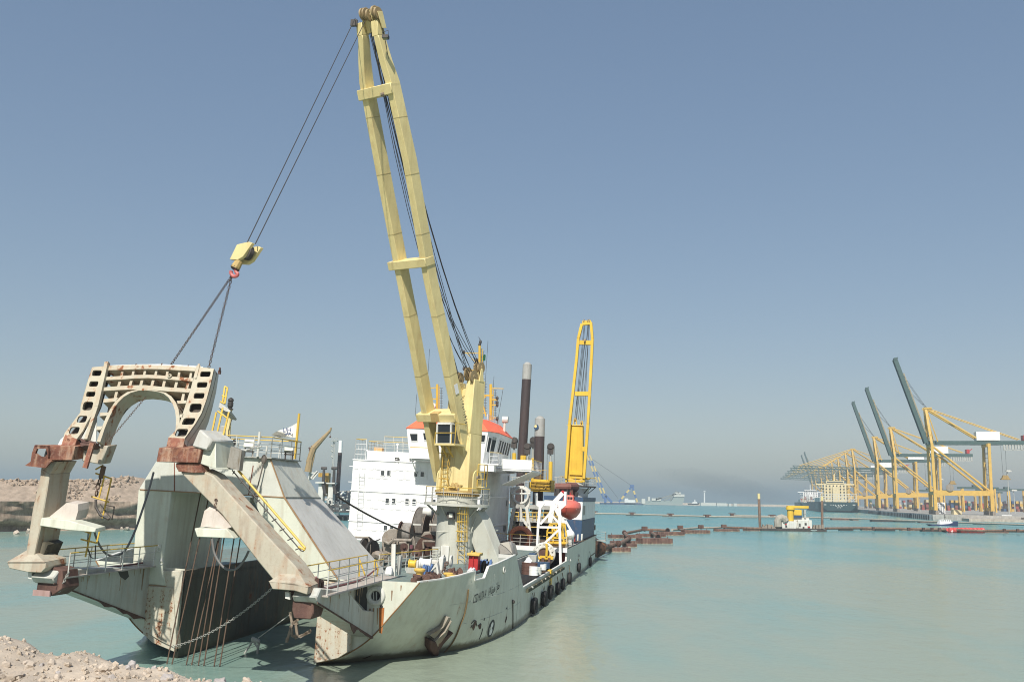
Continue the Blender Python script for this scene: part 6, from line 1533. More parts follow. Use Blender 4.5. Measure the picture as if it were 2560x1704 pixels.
t = housing([(1052, 1420), (1048, 1345), (1055, 1336), (1060, 1328), (1080, 1328), (1078, 1345), (1070, 1420)], 23.2, 1.0, 'grimy winch housing with a sloping pinkish roof beside the crane pedestal')
mb = MB(); c = S(1069, 1378, s=22.9); mb.lathe([(1.25, 0), (1.3, .08), (.4, .1), (.4, .3)], c, (.8, -.6, 0), 28); build('brake_disc', mb, DRUST, t)
t = thing('pipe_gear', 'tangle of grimy pipes and valves between the two winch housings', 'pipework', S(1005, 1410, s=22.5))
mb = MB(); ptube(mb, [(985, 1349), (1028, 1350), (1033, 1343), (1035, 1352), (1035, 1370)], 22.8, .13); ptube(mb, [(996, 1357), (1014, 1356), (1016, 1362), (1009, 1405)], 22.6, .11); ptube(mb, [(1008, 1364), (1004, 1405)], 22.6, .1); pbox(mb, 1019, 1350, 1024, 1415, 23, .4); ptube(mb, [(1057, 1352), (1088, 1352)], 22.2, .08); ptube(mb, [(1057, 1352), (1059, 1370)], 22.2, .08); pbox(mb, 986, 1398, 1052, 1416, 23.3, 1.0); build('pipe', mb, MACH, t)
mb = MB(); pbox(mb, 1024, 1362, 1032, 1371, 22.4, .3); build('valve_box', mb, mat('plum box', (.16, .06, .08), .6, dirt=.5), t)
t = thing('sheave_guide', 'dark disc shaped rope sheave in a bent bracket behind the portal tower leg', 'sheave', S(918, 1390, s=18))
mb = MB(); c = S(917, 1365, s=18.2); mb.lathe([(.66, -.1), (.7, 0), (.66, .1)], c, (.85, -.5, 0), 26); build('sheave', mb, DARK, t)
mb = MB(); ptube(mb, [(886, 1342), (920, 1343), (923, 1350), (923, 1360)], 17.9, .07); pbox(mb, 920, 1360, 927, 1395, 17.8, .4); build('bracket', mb, MACH, t)
mb = MB(); c = S(930, 1378, s=18.2); mb.lathe([(.78, -.1), (.82, 0), (.78, .1)], c, (.9, -.3, 0), 26); build('lower_sheave', mb, RUBBER, t)
t = thing('scrap_frame', 'pinkish grimy steel frame leaning against the winches', 'frame', S(950, 1420, s=17))
mb = MB()
for a, b in (((938, 1416), (958, 1386)), ((946, 1424), (968, 1384)), ((958, 1386), (968, 1384)), ((938, 1416), (946, 1424)), ((942, 1410), (966, 1394)), ((945, 1422), (952, 1395))): mb.beam(S(a[0], a[1], s=17), S(b[0], b[1], s=17), .2)
mb.prism([S(u, v, s=17.1) for u, v in ((940, 1412), (958, 1388), (966, 1386), (948, 1422))], (0, .2, 0)); rock(mb, S(945, 1390, s=18), .5, 4.4); rock(mb, S(962, 1412, s=18.3), .6, 7.4); rock(mb, S(952, 1402, s=19), .9, 9.4); build('frame', mb, MACH, t)
mb = MB(); a = S(950, 1347, s=24); b = S(925, 1357, s=18.3); mb.path([b, a], .05, 5); single('winch_wire', mb, WIRE, 'short dark wire between the rope sheave and the left winch housing', 'wire rope', base=a)

t = thing('deck_machinery_group', 'cluster of small grimy valves and boxes around the ladder winch', 'machinery', S(1040, 1412, s=22))
rr = random.Random(31)
for i in range(34):
    u = 940+rr.random()*145; v = 1352+rr.random()*50; w_ = 2+rr.random()*7; h_ = 4+rr.random()*15; s__ = 20.5+rr.random()*8
    mb = MB()
    if i % 3 == 0: ptube(mb, [(u, v+h_), (u, v), (u+w_, v-1), (u+w_*1.6, v)], s__, .05+.06*rr.random(), 6); build('pipe', mb, MACH if i % 2 else OFFW, t)
    elif i % 7 == 1: c = S(u, v, s=s__); mb.lathe([(.28, 0), (.3, .05), (.1, .07), (.1, .2)], c, (.3, -1, .1), 14); build('hand_wheel', mb, DRUST, t)
    else: pbox(mb, u, v, u+w_, v+h_, s__, .3+.4*rr.random()); build('box', mb, (MACH, MACH, GREY, DRUST)[i % 4], t, bevel=.02)
# --- starboard well deck: drums, bins, big ring, A-frame
def zq(x, y): return (1180+x/4.126, 1180+y/4.126)
def drum(u, v0, v1, r, m, lab, s, nm='oil_drum'):
    b = S(u, v1, s=s); a = S(u, v0, s=s); t = thing(nm, lab, 'drum', b)
    mb = MB(); h = a.z-b.z; mb.lathe([(r, 0), (r*1.03, h*.02), (r, h*.05), (r, h*.33), (r*1.04, h*.35), (r, h*.37), (r, h*.65), (r*1.04, h*.67), (r, h*.69), (r, h*.96), (r*1.03, h*.98), (r*.95, h)], V((b.x, s+r, b.z)), n=18); build('shell', mb, m, t); return t
mb_t = drum(1320, 1406, 1436, .62, DRUST, 'rusty round bin with white sacking inside on the well deck', 27, 'waste_bin')
mb = MB(); c = S(1319, 1405, s=27.5); rock(mb, c, .35, 5); build('sacking', mb, WHITE, mb_t)
drum(1332, 1416, 1438, .36, WHITE, 'white drum at the bulwark beside the rusty bin', 26.5)
drum(1341, 1417, 1436, .34, OFFW, 'second white drum right of the rusty bin', 27.5)
drum(1346, 1405, 1420, .38, BLUE, 'blue drum behind the white drums', 31)
drum(1362, 1405, 1420, .38, BLUE, 'blue drum at the foot of the big ring', 33)
drum(1354, 1410, 1424, .34, WHITE, 'white and blue drum between the two blue drums', 31)
mb = MB(); pbox(mb, 1319, 1387, 1341, 1418, 33, 1.2); t = single('cabinet', mb, GREY, 'grey steel cabinet with a blue top left of the big ring', 'cabinet', base=S(1330, 1418, s=33), bevel=.03)
mb = MB(); pbox(mb, 1322, 1383, 1338, 1387, 33.2, .9); build('top', mb, BLUE, t)
mb = MB(); pbox(mb, 1287, 1388, 1304, 1412, 47, 1.2); single('crate', mb, mat('brown crate', (.16, .10, .06), .8, dirt=.4), 'brown crate in the shade under the platform', 'crate', base=S(1295, 1412, s=47))
mb = MB(); pbox(mb, 1292, 1376, 1308, 1396, 52, 1.0); single('tank', mb, mat('dull red', (.22, .06, .05), .7, dirt=.4), 'dull red tank hanging in the shade under the platform', 'tank', base=S(1300, 1396, s=52))
mb = MB(); pbox(mb, 1404, 1380, 1416, 1418, 50, .8); single('locker', mb, mat('fire red', (.30, .03, .025), .6), 'red locker in the shade beside the open side port', 'locker', base=S(1410, 1418, s=50))
t = thing('pipe_coupling', 'big pale ring coupling with a yellow lifting frame standing under the white frame', 'pipe coupling', S(1360, 1410, s=44))
c = S(1360, 1384, s=44); r = 25.5/2350*95*.98
mb = MB(); n = 24
mb.torus(c, (0, 1, 0), r*.98, .12, 30, 6); mb.torus(c, (0, 1, 0), r*.66, .16, 30, 6)
for k in range(14): a = 2*math.pi*k/14; d = V((math.cos(a), 0, math.sin(a))); mb.beam(c+d*r*.62, c+d*r*.98, .22, .3, up=(0, 1, 0))
build('ring', mb, OFFW, t)
mb = MB(); mb.lathe([(r*.6, .0), (r*.6, 1.5)], c, (0, 1, 0), 24); build('bore', mb, DRUST, t)
mb = MB(); mb.torus(c+V((0, -.2, 0)), (0, 1, 0), r*.6, .07, 20, 6, .5, 0); ptube(mb, [(1366, 1358), (1367, 1372), (1366, 1390)], 43.6, .12); pbox(mb, 1349, 1390, 1383, 1396, 43.6, .2); build('lifting_frame', mb, YEL, t)
mb = MB(); pbox(mb, 1353, 1394, 1361, 1412, 43.5, .3); pbox(mb, 1369, 1394, 1376, 1412, 43.5, .3); build('leg', mb, DRUST, t)
t = thing('launch_frame', 'tall white cross braced steel frame standing at the starboard bulwark', 'frame', S(1402, 1428, s=46))
def z6(x, y): return (1260+x/5.99, 1180+y/5.99)
for s_, f in ((46.2, 1),):
    mb = MB()
    for a, b, w in (((548, 460), (510, 830), .26), ((510, 830), (487, 1320), .22), ((835, 460), (835, 830), .26), ((835, 830), (850, 1490), .24)): mb.beam(S(*z6(*a), s=s_), S(*z6(*b), s=s_), w)
    build('upright', mb, WHITE, t)
    mb = MB()
    for a, b, w in (((470, 450), (920, 450), .26), ((530, 820), (835, 825), .2), ((545, 775), (800, 490), .22), ((535, 1130), (830, 850), .2), ((700, 620), (850, 790), .18)): mb.beam(S(*z6(*a), s=s_+.05), S(*z6(*b), s=s_+.05), w)
    build('brace', mb, WHITE, t)
    mb = MB()
    for q in (((458, 310), (500, 310), (500, 430), (610, 470), (560, 530), (535, 530), (465, 480)), ((898, 290), (935, 290), (930, 490), (860, 550), (830, 530), (800, 470), (898, 440))): mb.prism([S(*z6(*p), s=s_-.1) for p in q], (0, .45, 0))
    build('head_plate', mb, WHITE, t, smooth=0)
t = thing('davit', 'white lifeboat davit arm slanting up behind the cross braced frame', 'davit', S(1385, 1300, s=54))
mb = MB()
for a, b, w in (((690, 750), (740, 470), .5), ((760, 440), (880, 310), .45), ((740, 470), (830, 640), .4), ((830, 640), (920, 780), .34), ((920, 720), (1040, 930), .22), ((850, 720), (880, 745), .3)): mb.beam(S(*z6(*a), s=54), S(*z6(*b), s=54), w)
build('arm', mb, WHITE, t)
mb = MB(); mb.sphere(S(*z6(880, 300), s=54), .22, 8, 6); ptube(mb, [z6(880, 300), z6(885, 380)], 54, .04); ptube(mb, [z6(985, 300), z6(1005, 350)], 58, .06); build('block', mb, REDP, t)
# lifeboat
Lb = thing('lifeboat', 'orange red enclosed lifeboat hanging over the starboard side', 'lifeboat', S(1425, 1280, s=57))
c = S(1422, 1269, s=57); Lh, Wd = 6.2, 1.25
mb = MB(); rows = []
for i in range(15):
    k = i/14; y = -Lh*.45+Lh*k; wv = Wd*max(.03, (1-abs(2*k-1.06)**3.2)**.75) if abs(2*k-1.06) < 1 else .03
    rows.append([c+V((x*wv, y, z)) for x, z in ((-1, .05), (-.93, -.45), (-.6, -1.0+(.55*(1-k)**3)), (0, -1.35+.75*(1-k)**3), (.6, -1.0+.55*(1-k)**3), (.93, -.45), (1, .05))])
mb.grid(rows); build('hull', mb, BOATR, Lb, smooth=60)
mb = MB(); rows = []
for i in range(15):
    k = i/14; y = -Lh*.45+Lh*k; wv = Wd*max(.03, (1-abs(2*k-1.06)**3.2)**.75) if abs(2*k-1.06) < 1 else .03
    h = .75*(max(0, 1-abs(2*k-1)**4))
    rows.append([c+V((x*wv, y, .05+z*h)) for x, z in ((-1, 0), (-.92, .7), (-.5, 1.0), (0, 1.08), (.5, 1.0), (.92, .7), (1, 0))])
mb.grid(rows); cn = build('canopy', mb, BOATL, Lb, smooth=60)
mb = MB(); mb.hexa([c+V((x, y, .7)) for x, y in ((-.6, -.9), (.6, -.9), (.6, .9), (-.6, .9))], [c+V((x, y, 1.4)) for x, y in ((-.5, -.7), (.5, -.7), (.5, .8), (-.5, .8))]); tw = build('conning_tower', mb, BOATL, Lb, bevel=.08)
mb = MB()
for x in (-.3, .02, .32): mb.box(c+V((x-.12, -.9, .95)), c+V((x+.12, -.8, 1.2)))
mb.box(c+V((.5, -.4, .95)), c+V((.6, .3, 1.2))); build('window', mb, GLASS, Lb)
mb = MB(); mb.torus(c+V((0, 0, .04)), (0, 0, 1), 1, .001, 4, 3) if False else None
for k in range(5): mb.tube(c+V((1.02, -1.5+.7*k, -.1)), c+V((1.02, -1.1+.7*k, -.1)), .03, 5)
build('grab_line', mb, RAILW, Lb)
# yellow skid, reel, sheave frame on the upper deck
t = thing('machine_frame', 'yellow tubular machine cage on the upper deck behind the white frame', 'machine frame', S(1385, 1365, s=52))
mb = MB()
for a, b in (((640, 1060), (650, 870)), ((650, 870), (690, 770)), ((690, 770), (910, 770)), ((910, 770), (950, 1060)), ((870, 780), (900, 1060)), ((720, 770), (740, 1060)), ((640, 1060), (950, 1060)), ((650, 900), (900, 900)), ((660, 980), (930, 980)), ((690, 780), (790, 900)), ((780, 770), (800, 980)), ((890, 770), (860, 980))): mb.beam(S(*z6(*a), s=52), S(*z6(*b), s=52), .16)
for a, b in (((650, 870), (690, 770)), ((690, 770), (910, 770)), ((910, 770), (950, 1060))): mb.beam(S(*z6(*a), s=53.6), S(*z6(*b), s=53.6), .16)
build('cage', mb, YEL, t)
mb = MB(); pbox(mb, 1369, 1350, 1415, 1364, 52.2, 1.3); build('skid', mb, YEL, t, bevel=.03)
mb = MB(); pbox(mb, 1376, 1325, 1392, 1350, 53, .8); pbox(mb, 1398, 1330, 1408, 1350, 53, .8); mb.sphere(S(1386, 1328, s=52.8), .4, 9, 6); build('engine', mb, MACH, t)
mb = MB(); c = S(1424, 1336, s=54); mb.sphere(c, .55, 14, 9); mb.tube(c, c-V((0, 0, 1)), .3); single('satellite_dome', mb, WHITE, 'white round dome at the starboard rail of the upper deck', 'dome', base=c)
t = thing('hose_reel', 'large reel with a faded orange rim at the forward edge of the upper deck', 'reel', S(1300, 1350, s=50))
c = S(1300, 1344, s=50); mb = MB(); mb.torus(c, (0, 1, .0), 1.0, .24, 30, 8); mb.torus(c+V((0, .9, 0)), (0, 1, 0), 1.0, .2, 30, 8); build('rim', mb, mat('faded orange', (.60, .20, .11), .6, dirt=.5, dirtcol=(.3, .14, .09)), t)
mb = MB(); mb.lathe([(.95, -.05), (.95, .9)], c, (0, 1, 0), 24); build('wound_hose', mb, DRUST, t)
mb = MB(); pbox(mb, 1276, 1340, 1282, 1362, 50, .5); pbox(mb, 1318, 1340, 1324, 1362, 50, .5); build('stand', mb, OFFW, t)
t = thing('roller_frame', 'big pale octagonal wheel frame on tall legs beside the deckhouse', 'wheel frame', S(1300, 1340, s=57))
s_ = 57; c = S(*z6(248, 350), s=s_); r = S(*z6(360, 350), s=s_).x-c.x
mb = MB(); mb.torus(c, (0, 1, 0), r, .13, 30, 6); ptube(mb, [z6(105, 320), z6(395, 322)], s_, .1); ptube(mb, [z6(265, 250), z6(265, 460)], s_, .08)
build('wheel', mb, OFFW, t)
mb = MB()
oc = [z6(105, 300), z6(205, 228), z6(305, 228), z6(390, 300)]
for a, b in zip(oc, oc[1:]): mb.beam(S(*a, s=s_+.3), S(*b, s=s_+.3), .4)
for q in (((90, 220), (200, 220), (130, 300), (130, 400), (185, 470), (165, 520), (90, 515)), ((300, 400), (340, 400), (395, 330), (380, 520), (310, 520))): mb.prism([S(*z6(*p), s=s_+.3) for p in q], (0, .3, 0))
build('frame', mb, OFFW, t, smooth=0)
mb = MB()
for a, b in (((155, 520), (75, 940)), ((245, 520), (265, 830)), ((340, 520), (395, 950)), ((270, 700), (365, 800))): mb.beam(S(*z6(*a), s=s_), S(*z6(*b), s=s_), .32)
build('leg', mb, OFFW, t)
# deck house fittings in between: rails, pipes and lockers on the after decks
mid = thing('after_platform', 'cluttered grey working platform with rails behind the wheel frame', 'platform', S(1330, 1330, s=62))
mb = MB()
for z0, v in ((0, 1299), (1, 1266)): pbox(mb, 1274, v, 1398, v+2.5, 62, 5)
pbox(mb, 1274, 1300, 1400, 1350, 66.5, .4)
build('floor', mb, GREY, mid)
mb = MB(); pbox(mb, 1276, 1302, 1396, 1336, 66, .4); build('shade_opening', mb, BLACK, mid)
mb = MB(); rr = random.Random(4)
for i in range(34):
    u = 1276+rr.random()*118; v = 1270+rr.random()*26; pbox(mb, u, v, u+2+rr.random()*7, v+3+rr.random()*14, 62.3+rr.random()*3, .6)
for i in range(18):
    u = 1276+rr.random()*118; v = 1305+rr.random()*30; pbox(mb, u, v, u+2+rr.random()*6, v+4+rr.random()*14, 63+rr.random()*2, .6)
build('machinery', mb, OFFW, mid, smooth=0)
mb = MB()
for i in range(26):
    u = 1276+rr.random()*118; v = 1268+rr.random()*60; pbox(mb, u, v, u+2+rr.random()*5, v+3+rr.random()*8, 62.1+rr.random()*3, .5)
build('machinery', mb, MACH, mid, smooth=0)
mb = MB()
for v in (1280, 1290, 1316): ptube(mb, [(1276, v), (1350, v+1), (1396, v+1)], 61.9, .06)
for u in range(1278, 1396, 9): ptube(mb, [(u, 1280), (u, 1300)], 61.9, .04, 5)
build('guard_rail', mb, RAILY, mid)
mb = MB(); rr = random.Random(6)
for u, v0, v1 in ((1282, 1190, 1262), (1312, 1188, 1218), (1320, 1185, 1218), (1392, 1192, 1250), (1398, 1190, 1250), (1404, 1192, 1250), (1388, 1192, 1226)): ptube(mb, [(u, v1), (u, v0)], 70, .06, 5)
for v in (1192, 1209, 1226): ptube(mb, [(1386, v), (1405, v)], 70, .05, 5)
for v in (1192, 1206): ptube(mb, [(1276, v), (1322, v)], 70, .05, 5)
build('scaffold', mb, GREY, mid)
for u, s_, lab in ((1288, 60, 'small white lifebuoy post'),): pass
# white and red fittings along the starboard rail
for u, v, m, lab in ((1436, 1345, REDP, 'red hose box at the starboard rail of the upper deck'), (1444, 1343, OFFW, 'white vent at the starboard rail, right of the red hose box'), (1454, 1342, OFFW, 'pale rope coil at the starboard rail in front of the blue casing')):
    mb = MB(); pbox(mb, u-2, v-8, u+2.5, v+8, 57.5, .4); single('deck_fitting', mb, m, lab, 'deck fitting', base=S(u, v, s=57.5), bevel=.03)
# --- spuds and spud gear
def spud(u_top, v_top, u_bot, v_bot, s, wpx, lab, v_join):
    a = S(u_bot, v_bot, s=s); b = S(u_top, v_top, s=s); j = a.lerp(b, (v_bot-v_join)/(v_bot-v_top)); r = (S(u_top+wpx/2, v_top, s=s)-b).length
    t = thing('spud', lab, 'spud', a); mb = MB(); mb.tube(a-(b-a)*.3, j, r, 24); build('pile', mb, SPUD, t)
    mb = MB(); mb.tube(j, b, r, 24); tp = build('pile_head', mb, SPUDT, t); mb = MB(); mb.lathe([(r*.9, 0), (r*.5, .3), (.1, .35)], b, n=20); build('cap', mb, SPUDT, t); return t, a, b, r
spud(1318.5, 911, 1300, 1230, 80, 22.5, 'taller dark steel spud pile with a pale grey head', 949)
sp2, a, b, r = spud(1350, 1046, 1345, 1225, 75, 25.5, 'shorter dark steel spud pile with a pale grey head and round emblem', 1091)
j = S(1341, 1068, s=75); c = V((b.x-.35, b.y-r*.97, j.z)); mb = MB(); mb.lathe([(.36, 0), (.36, .02)], c, (-.35, -1, 0), 18); em = build('emblem', mb, BLUE, sp2); mb = MB(); mb.lathe([(.2, .02), (.2, .035)], c+V((-.08, 0, .1)), (-.35, -1, 0), 18); build('emblem_disc', mb, CREAM, em)
t = thing('spud_carrier', 'bright yellow spud carrier block around the foot of the shorter spud', 'spud carrier', S(1350, 1230, s=73))
mb = MB(); pbox(mb, 1326, 1199, 1379, 1227, 73, 4); pbox(mb, 1322, 1204, 1328, 1220, 72.8, 4); build('block', mb, YEL, t, bevel=.06)
mb = MB(); 
for u in (1332, 1340, 1350, 1361, 1371): pbox(mb, u, 1201, u+1.2, 1226, 72.85, .1)
for v in (1205, 1213, 1221): pbox(mb, 1327, v, 1378, v+1, 72.85, .1)
for u, v in ((1336, 1207), (1356, 1210), (1362, 1214), (1345, 1218)): pbox(mb, u, v, u+4, v+6, 72.7, .2)
build('fitting', mb, mat('dark ochre', (.28, .17, .02), .6, dirt=.6), t)
rail(t, [S(1334, 1199, s=73), S(1366, 1199, s=73)], 1.2, 1.0, RAILY, RAILY)
mb = MB(); pbox(mb, 1300, 1138, 1314, 1166, 79, 3); pbox(mb, 1296, 1150, 1302, 1166, 78.9, 2); single('spud_carrier', mb, YEL, 'yellow guide block on the taller spud beside the bridge wing', 'spud carrier', base=S(1307, 1166, s=79), bevel=.05)
for u, v, vb, s_, lab in ((1286, 1101, 1170, 72, 'dark spud hoist sheave on a rod nearest the bridge wing'), (1319, 1116, 1200, 72, 'dark spud hoist sheave between the two spuds'), (1377, 1116, 1200, 72, 'dark spud hoist sheave right of the shorter spud'), (1333, 1100, 1200, 79, 'partly hidden spud hoist sheave behind the shorter spud')):
    t = thing('spud_hoist', lab, 'spud hoist', S(u, vb, s=s_)); c = S(u, v, s=s_)
    mb = MB(); mb.lathe([(.42, -.3), (.46, -.2), (.46, .2), (.42, .3)], c, (0, 1, 0), 18); mb.box(c+V((-.34, -.3, -.95)), c+V((.34, .3, -.1))); mb.lathe([(.3, -.36), (.3, -.3)], c, (0, 1, 0), 12); build('sheave_head', mb, DARK, t)
    mb = MB(); e = S(u-1, vb, s=s_); m_ = c.lerp(e, .45); mb.tube(m_, e, .26, 12); build('cylinder', mb, YEL, t)
    mb = MB(); mb.tube(c-V((0, 0, .9)), m_, .12, 8); build('rod', mb, GREY, t)
    mb = MB()
    for d in (-.45, .45): mb.tube(c+V((d, 0, -.05)), e+V((d, 0, 0)), .03, 5)
    build('hoist_wire', mb, WIRE, t)
# --- after crane
AK = thing('deck_crane', 'bright yellow after crane with its twin leg boom raised almost upright at the stern', 'crane', S(1440, 1215, s=80))
s_ = 80; c = S(1440, 1215, s=s_); ax = V((c.x, c.y+1.6, 0))
mb = MB(); mb.lathe([(1.5, 6.0), (1.5, 9.6), (1.75, 10.3)], ax, n=24); build('pedestal', mb, OFFW, AK)
mb = MB(); mb.lathe([(2.6, c.z-.05), (2.6, c.z+.12), (1.5, c.z+.12), (1.5, c.z-.05)], ax, n=18, cap=False)
for k in range(8): a = 2*math.pi*k/8; d = V((math.cos(a), math.sin(a), 0)); mb.beam(ax+d*1.5+UP*(c.z-.9), ax+d*2.5+UP*c.z, .1)
pf2 = build('platform', mb, DARK, AK)
rail(pf2, [ax+V((math.cos(2*math.pi*k/12), math.sin(2*math.pi*k/12), 0))*2.55+UP*(c.z+.12) for k in range(12)], 1.1, 1.3, RAILW, RAILY, closed=True)
mb = MB(); mb.lathe([(1.55, c.z+.12), (1.55, c.z+1.0)], ax, n=28); build('slew_base', mb, OFFW, AK)
def q80(u, v, d=0): return S(u, v, s=s_+d)
mb = MB(); f = [(1419, 1206), (1457, 1206), (1456.5, 1062), (1421, 1062)]; P = [q80(*p) for p in f]; mb.hexa(P, [p+V((0, 2.4, 0)) for p in P]); mb.lathe([(1.75, c.z+1.0), (1.75, c.z+1.2)], ax, n=28); kp_ = build('king_post', mb, YEL, AK, bevel=.05)
mb = MB()
for u in (1428, 1440, 1451): a = q80(u, 1180); b = q80(u, 1075); mb.box(a+V((-.04, -.06, 0)), V((a.x+.04, a.y-.005, b.z)))
a = q80(1424, 1186); b = q80(1456, 1180); mb.box(V((a.x, a.y-.18, a.z)), V((b.x, a.y-.01, b.z))); build('rib', mb, YEL, kp_)
for nm, pts, wv in (('boom_leg', [(1455, 810), (1446, 846), (1441.5, 900), (1424, 1060), (1415, 1196)], .36), ('boom_leg', [(1477.5, 806), (1481, 846), (1479, 900), (1470, 1060), (1460, 1196)], .36)):
    mb = MB()
    for a, b in zip(pts, pts[1:]): mb.beam(q80(*a, -.6), q80(*b, -.6), wv, .8, up=(0, 1, 0))
    build(nm, mb, YEL, AK, bevel=.02)
mb = MB()
for a, b in (((1448, 856), (1481, 857)), ((1437, 984), (1474, 984)), ((1456, 808), (1478, 806)), ((1456, 1122), (1466, 1122))): mb.beam(q80(*a, -.6), q80(*b, -.6), .42, .6)
build('boom_cross_beam', mb, YEL, AK, bevel=.02)
for u in (1460, 1470, 1474): sheave(q80(u, 803, -.6), .3, .14, V((1, 0, 0)), AK)
for u, v in ((1438, 1048), (1454, 1056), (1462, 852)): sheave(q80(u, v, .2 if v > 900 else -.9), .3, .2, V((1, 0, 0)), AK)
mb = MB(); 
for a, b in (((1434, 1062), (1436, 1046)), ((1442, 1062), (1440, 1046)), ((1451, 1062), (1453, 1052)), ((1457, 1062), (1456, 1052))): mb.beam(q80(*a, .2), q80(*b, .2), .1, .5)
mb.tube(q80(1418, 1062, -.1), q80(1459, 1063, -.1), .06); build('sheave_cheek', mb, YEL, AK)
for a, b in (((1461, 806), (1437, 1048)), ((1463, 806), (1440, 1048)), ((1472, 806), (1446, 1048)), ((1474, 806), (1455, 1054)), ((1470, 806), (1450, 1052)), ((1462, 852), (1435, 1060)), ((1463, 852), (1441, 1052)), ((1473, 806), (1460, 1054))): mb = MB(); mb.tube(q80(*a, -.3), q80(*b, .2), .03, 5); build('luffing_rope', mb, WIRE, AK)
mb = MB(); mb.tube(q80(1418, 1200, -.5), q80(1426, 1060, -.3), .05); mb.box(q80(1413, 1204, -.8), q80(1419, 1190, -.2)); mb.box(q80(1456, 1204, -.8), q80(1463, 1190, -.2)); build('boom_bearing', mb, YEL, AK)
# stern platform bits
mb = MB(); c = S(1490, 1325, t=11.4); mb.box((11.3, 86.5, 3.2), (12.8, 88.6, 3.3)); t = single('stern_platform', mb, GREY, 'small railed boarding platform at the stern corner', 'platform', base=(12, 87, 3.2)); rail(t, [V((12.7, 86.6, 3.3)), V((12.7, 88.5, 3.3)), V((11.4, 88.5, 3.3))], 1.1, 1., GREY, GREY)
mb = MB()
for k, (u, v) in enumerate(((1478, 1290), (1483, 1300), (1479, 1312), (1485, 1318))): pbox(mb, u-4, v-6, u+3, v+6, 86+k*.3, 1.0)
single('stern_winch', mb, MACH, 'grimy winch at the stern rail', 'winch', base=S(1480, 1310, s=86))

# ================================================================== FLOATING PIPELINES, WORKBOATS
PIPE = mat('brown pipe', (.17, .105, .075), .8, dirt=.7, vary=.3, rust=.3, dirtcol=(.28, .2, .15))
PIPEG = mat('pale pipe', (.36, .34, .29), .8, dirt=.6, rust=.2)
PONT = mat('rusty pontoon', (.13, .07, .055), .85, dirt=.8, vary=.4, rust=.3, dirtcol=(.22, .15, .12), band=(.28, (.50, .42, .30)))
def zz(x, y): return (1460+x/4.363, 1180+y/4.363)
def pontoon(x0, x1, yt, yb, lab, dep=2.2, m=PONT):
    a = W(*zz(x0, yb), z=0); b = W(*zz(x1, yb), z=0); h = (yb-yt)/4.363*a.y/FPX
    h = max(.5, h*.78); d = (b-a); d.z = 0; n = V((-d.y, d.x, 0)).normalized()*dep
    t = thing('pontoon', lab, 'pontoon', (a+b)/2, frame=IDENT, group='pontoons under the floating pipeline')
    mb = MB(); mb.hexa([a+V((0, 0, -.6)), b+V((0, 0, -.6)), b+n+V((0, 0, -.6)), a+n+V((0, 0, -.6))], [a+V((0, 0, h)), b+V((0, 0, h)), b+n+V((0, 0, h)), a+n+V((0, 0, h))]); build('hull', mb, m, t, bevel=.04)
    mb = MB(); 
    for p in (a.lerp(b, .06), a.lerp(b, .94)): mb.tube(p+n*.5+V((0, 0, h)), p+n*.5+V((0, 0, h+.35)), .07, 6)
    build('bitt', mb, DRUST, t); return h
for q in ((290, 512, 812, 868, 'pontoon nearest the dredger stern under the first pipe length'), (470, 580, 772, 815, 'small pontoon just behind the pontoon nearest the stern'), (330, 610, 748, 780, 'long low pontoon below the bent pipe'), (305, 632, 672, 720, 'long pontoon under the upright pipe bend'), (640, 970, 708, 780, 'big rusty pontoon carrying the nearer open pipe end', 3.), (612, 895, 664, 704, 'dark pontoon behind the big rusty one'), (812, 1100, 640, 688, 'pontoon carrying the farther open pipe end'), (1105, 1380, 622, 668, 'white striped pontoon under the pale pipe'), (1462, 1700, 612, 645, 'low pontoon pair halfway to the workboat'), (1782, 1925, 612, 640, 'last pontoon before the workboat')): pontoon(*q)
t = thing('floating_pipeline', 'rusty floating discharge pipeline zigzagging from the dredger stern to the workboat', 'pipeline', W(*zz(700, 640), z=.6), frame=IDENT)
def pz(x, y, z=.85): return W(*zz(x, y), z=z)
def pseg(pts, r, m, nm='pipe', z=1.0):
    mb = MB(); mb.path([pz(x, y, z) for x, y in pts], r, 10); return build(nm, mb, m, t)
pseg([(180, 828), (220, 818), (372, 776)], .38, PIPE); pseg([(385, 780), (490, 720)], .38, PIPE); pseg([(488, 715), (440, 655)], .36, PIPE, z=1.0); pseg([(460, 662), (660, 622)], .32, PIPE)
pseg([(665, 625), (800, 628), (900, 634)], .34, PIPE); pseg([(735, 655), (805, 700)], .36, PIPE)
pseg([(960, 628), (1080, 620), (1240, 605)], .32, PIPEG); pseg([(1240, 605), (1400, 604), (1520, 598)], .30, PIPEG); pseg([(1520, 598), (1720, 606), (1940, 612)], .32, PIPE)
mb = MB()
for x, y, r, ax in ((375, 778, .55, (1, .6, 0)), (488, 718, .55, (1, .7, .3)), (440, 655, .52, (.2, 1, .6)), (660, 622, .5, (1, .3, 0)), (735, 655, .5, (.5, 1, 0)), (1050, 612, .45, (1, .2, 0)), (1530, 596, .5, (1, 0, 0)), (1275, 600, .5, (1, 0, 0))):
    c = pz(x, y, 1.15); mb.lathe([(r*.6, -.25), (r, -.2), (r, -.04), (r*.8, 0), (r, .04), (r, .2), (r*.6, .25)], c, ax, 12)
for x, y in ((1050, 600), (1275, 594), (1525, 588), (660, 612)): mb.box(pz(x, y, 1.6)-V((.7, .4, .4)), pz(x, y, 1.6)+V((.7, .4, .5)))
build('flange', mb, DRUST, t)
mb = MB()
for x, y, r in ((912, 634, .6), (808, 705, .66)):
    c = pz(x, y, 1.1); mb.torus(c, (.2, -1, 0), r*.85, r*.22, 16, 6)
build('open_end', mb, DRUST, t)
mb = MB()
for x, y, r in ((912, 634, .5), (808, 705, .54)): c = pz(x, y, 1.1); mb.lathe([(r, 0), (r, .05)], c, (.2, -1, 0), 14)
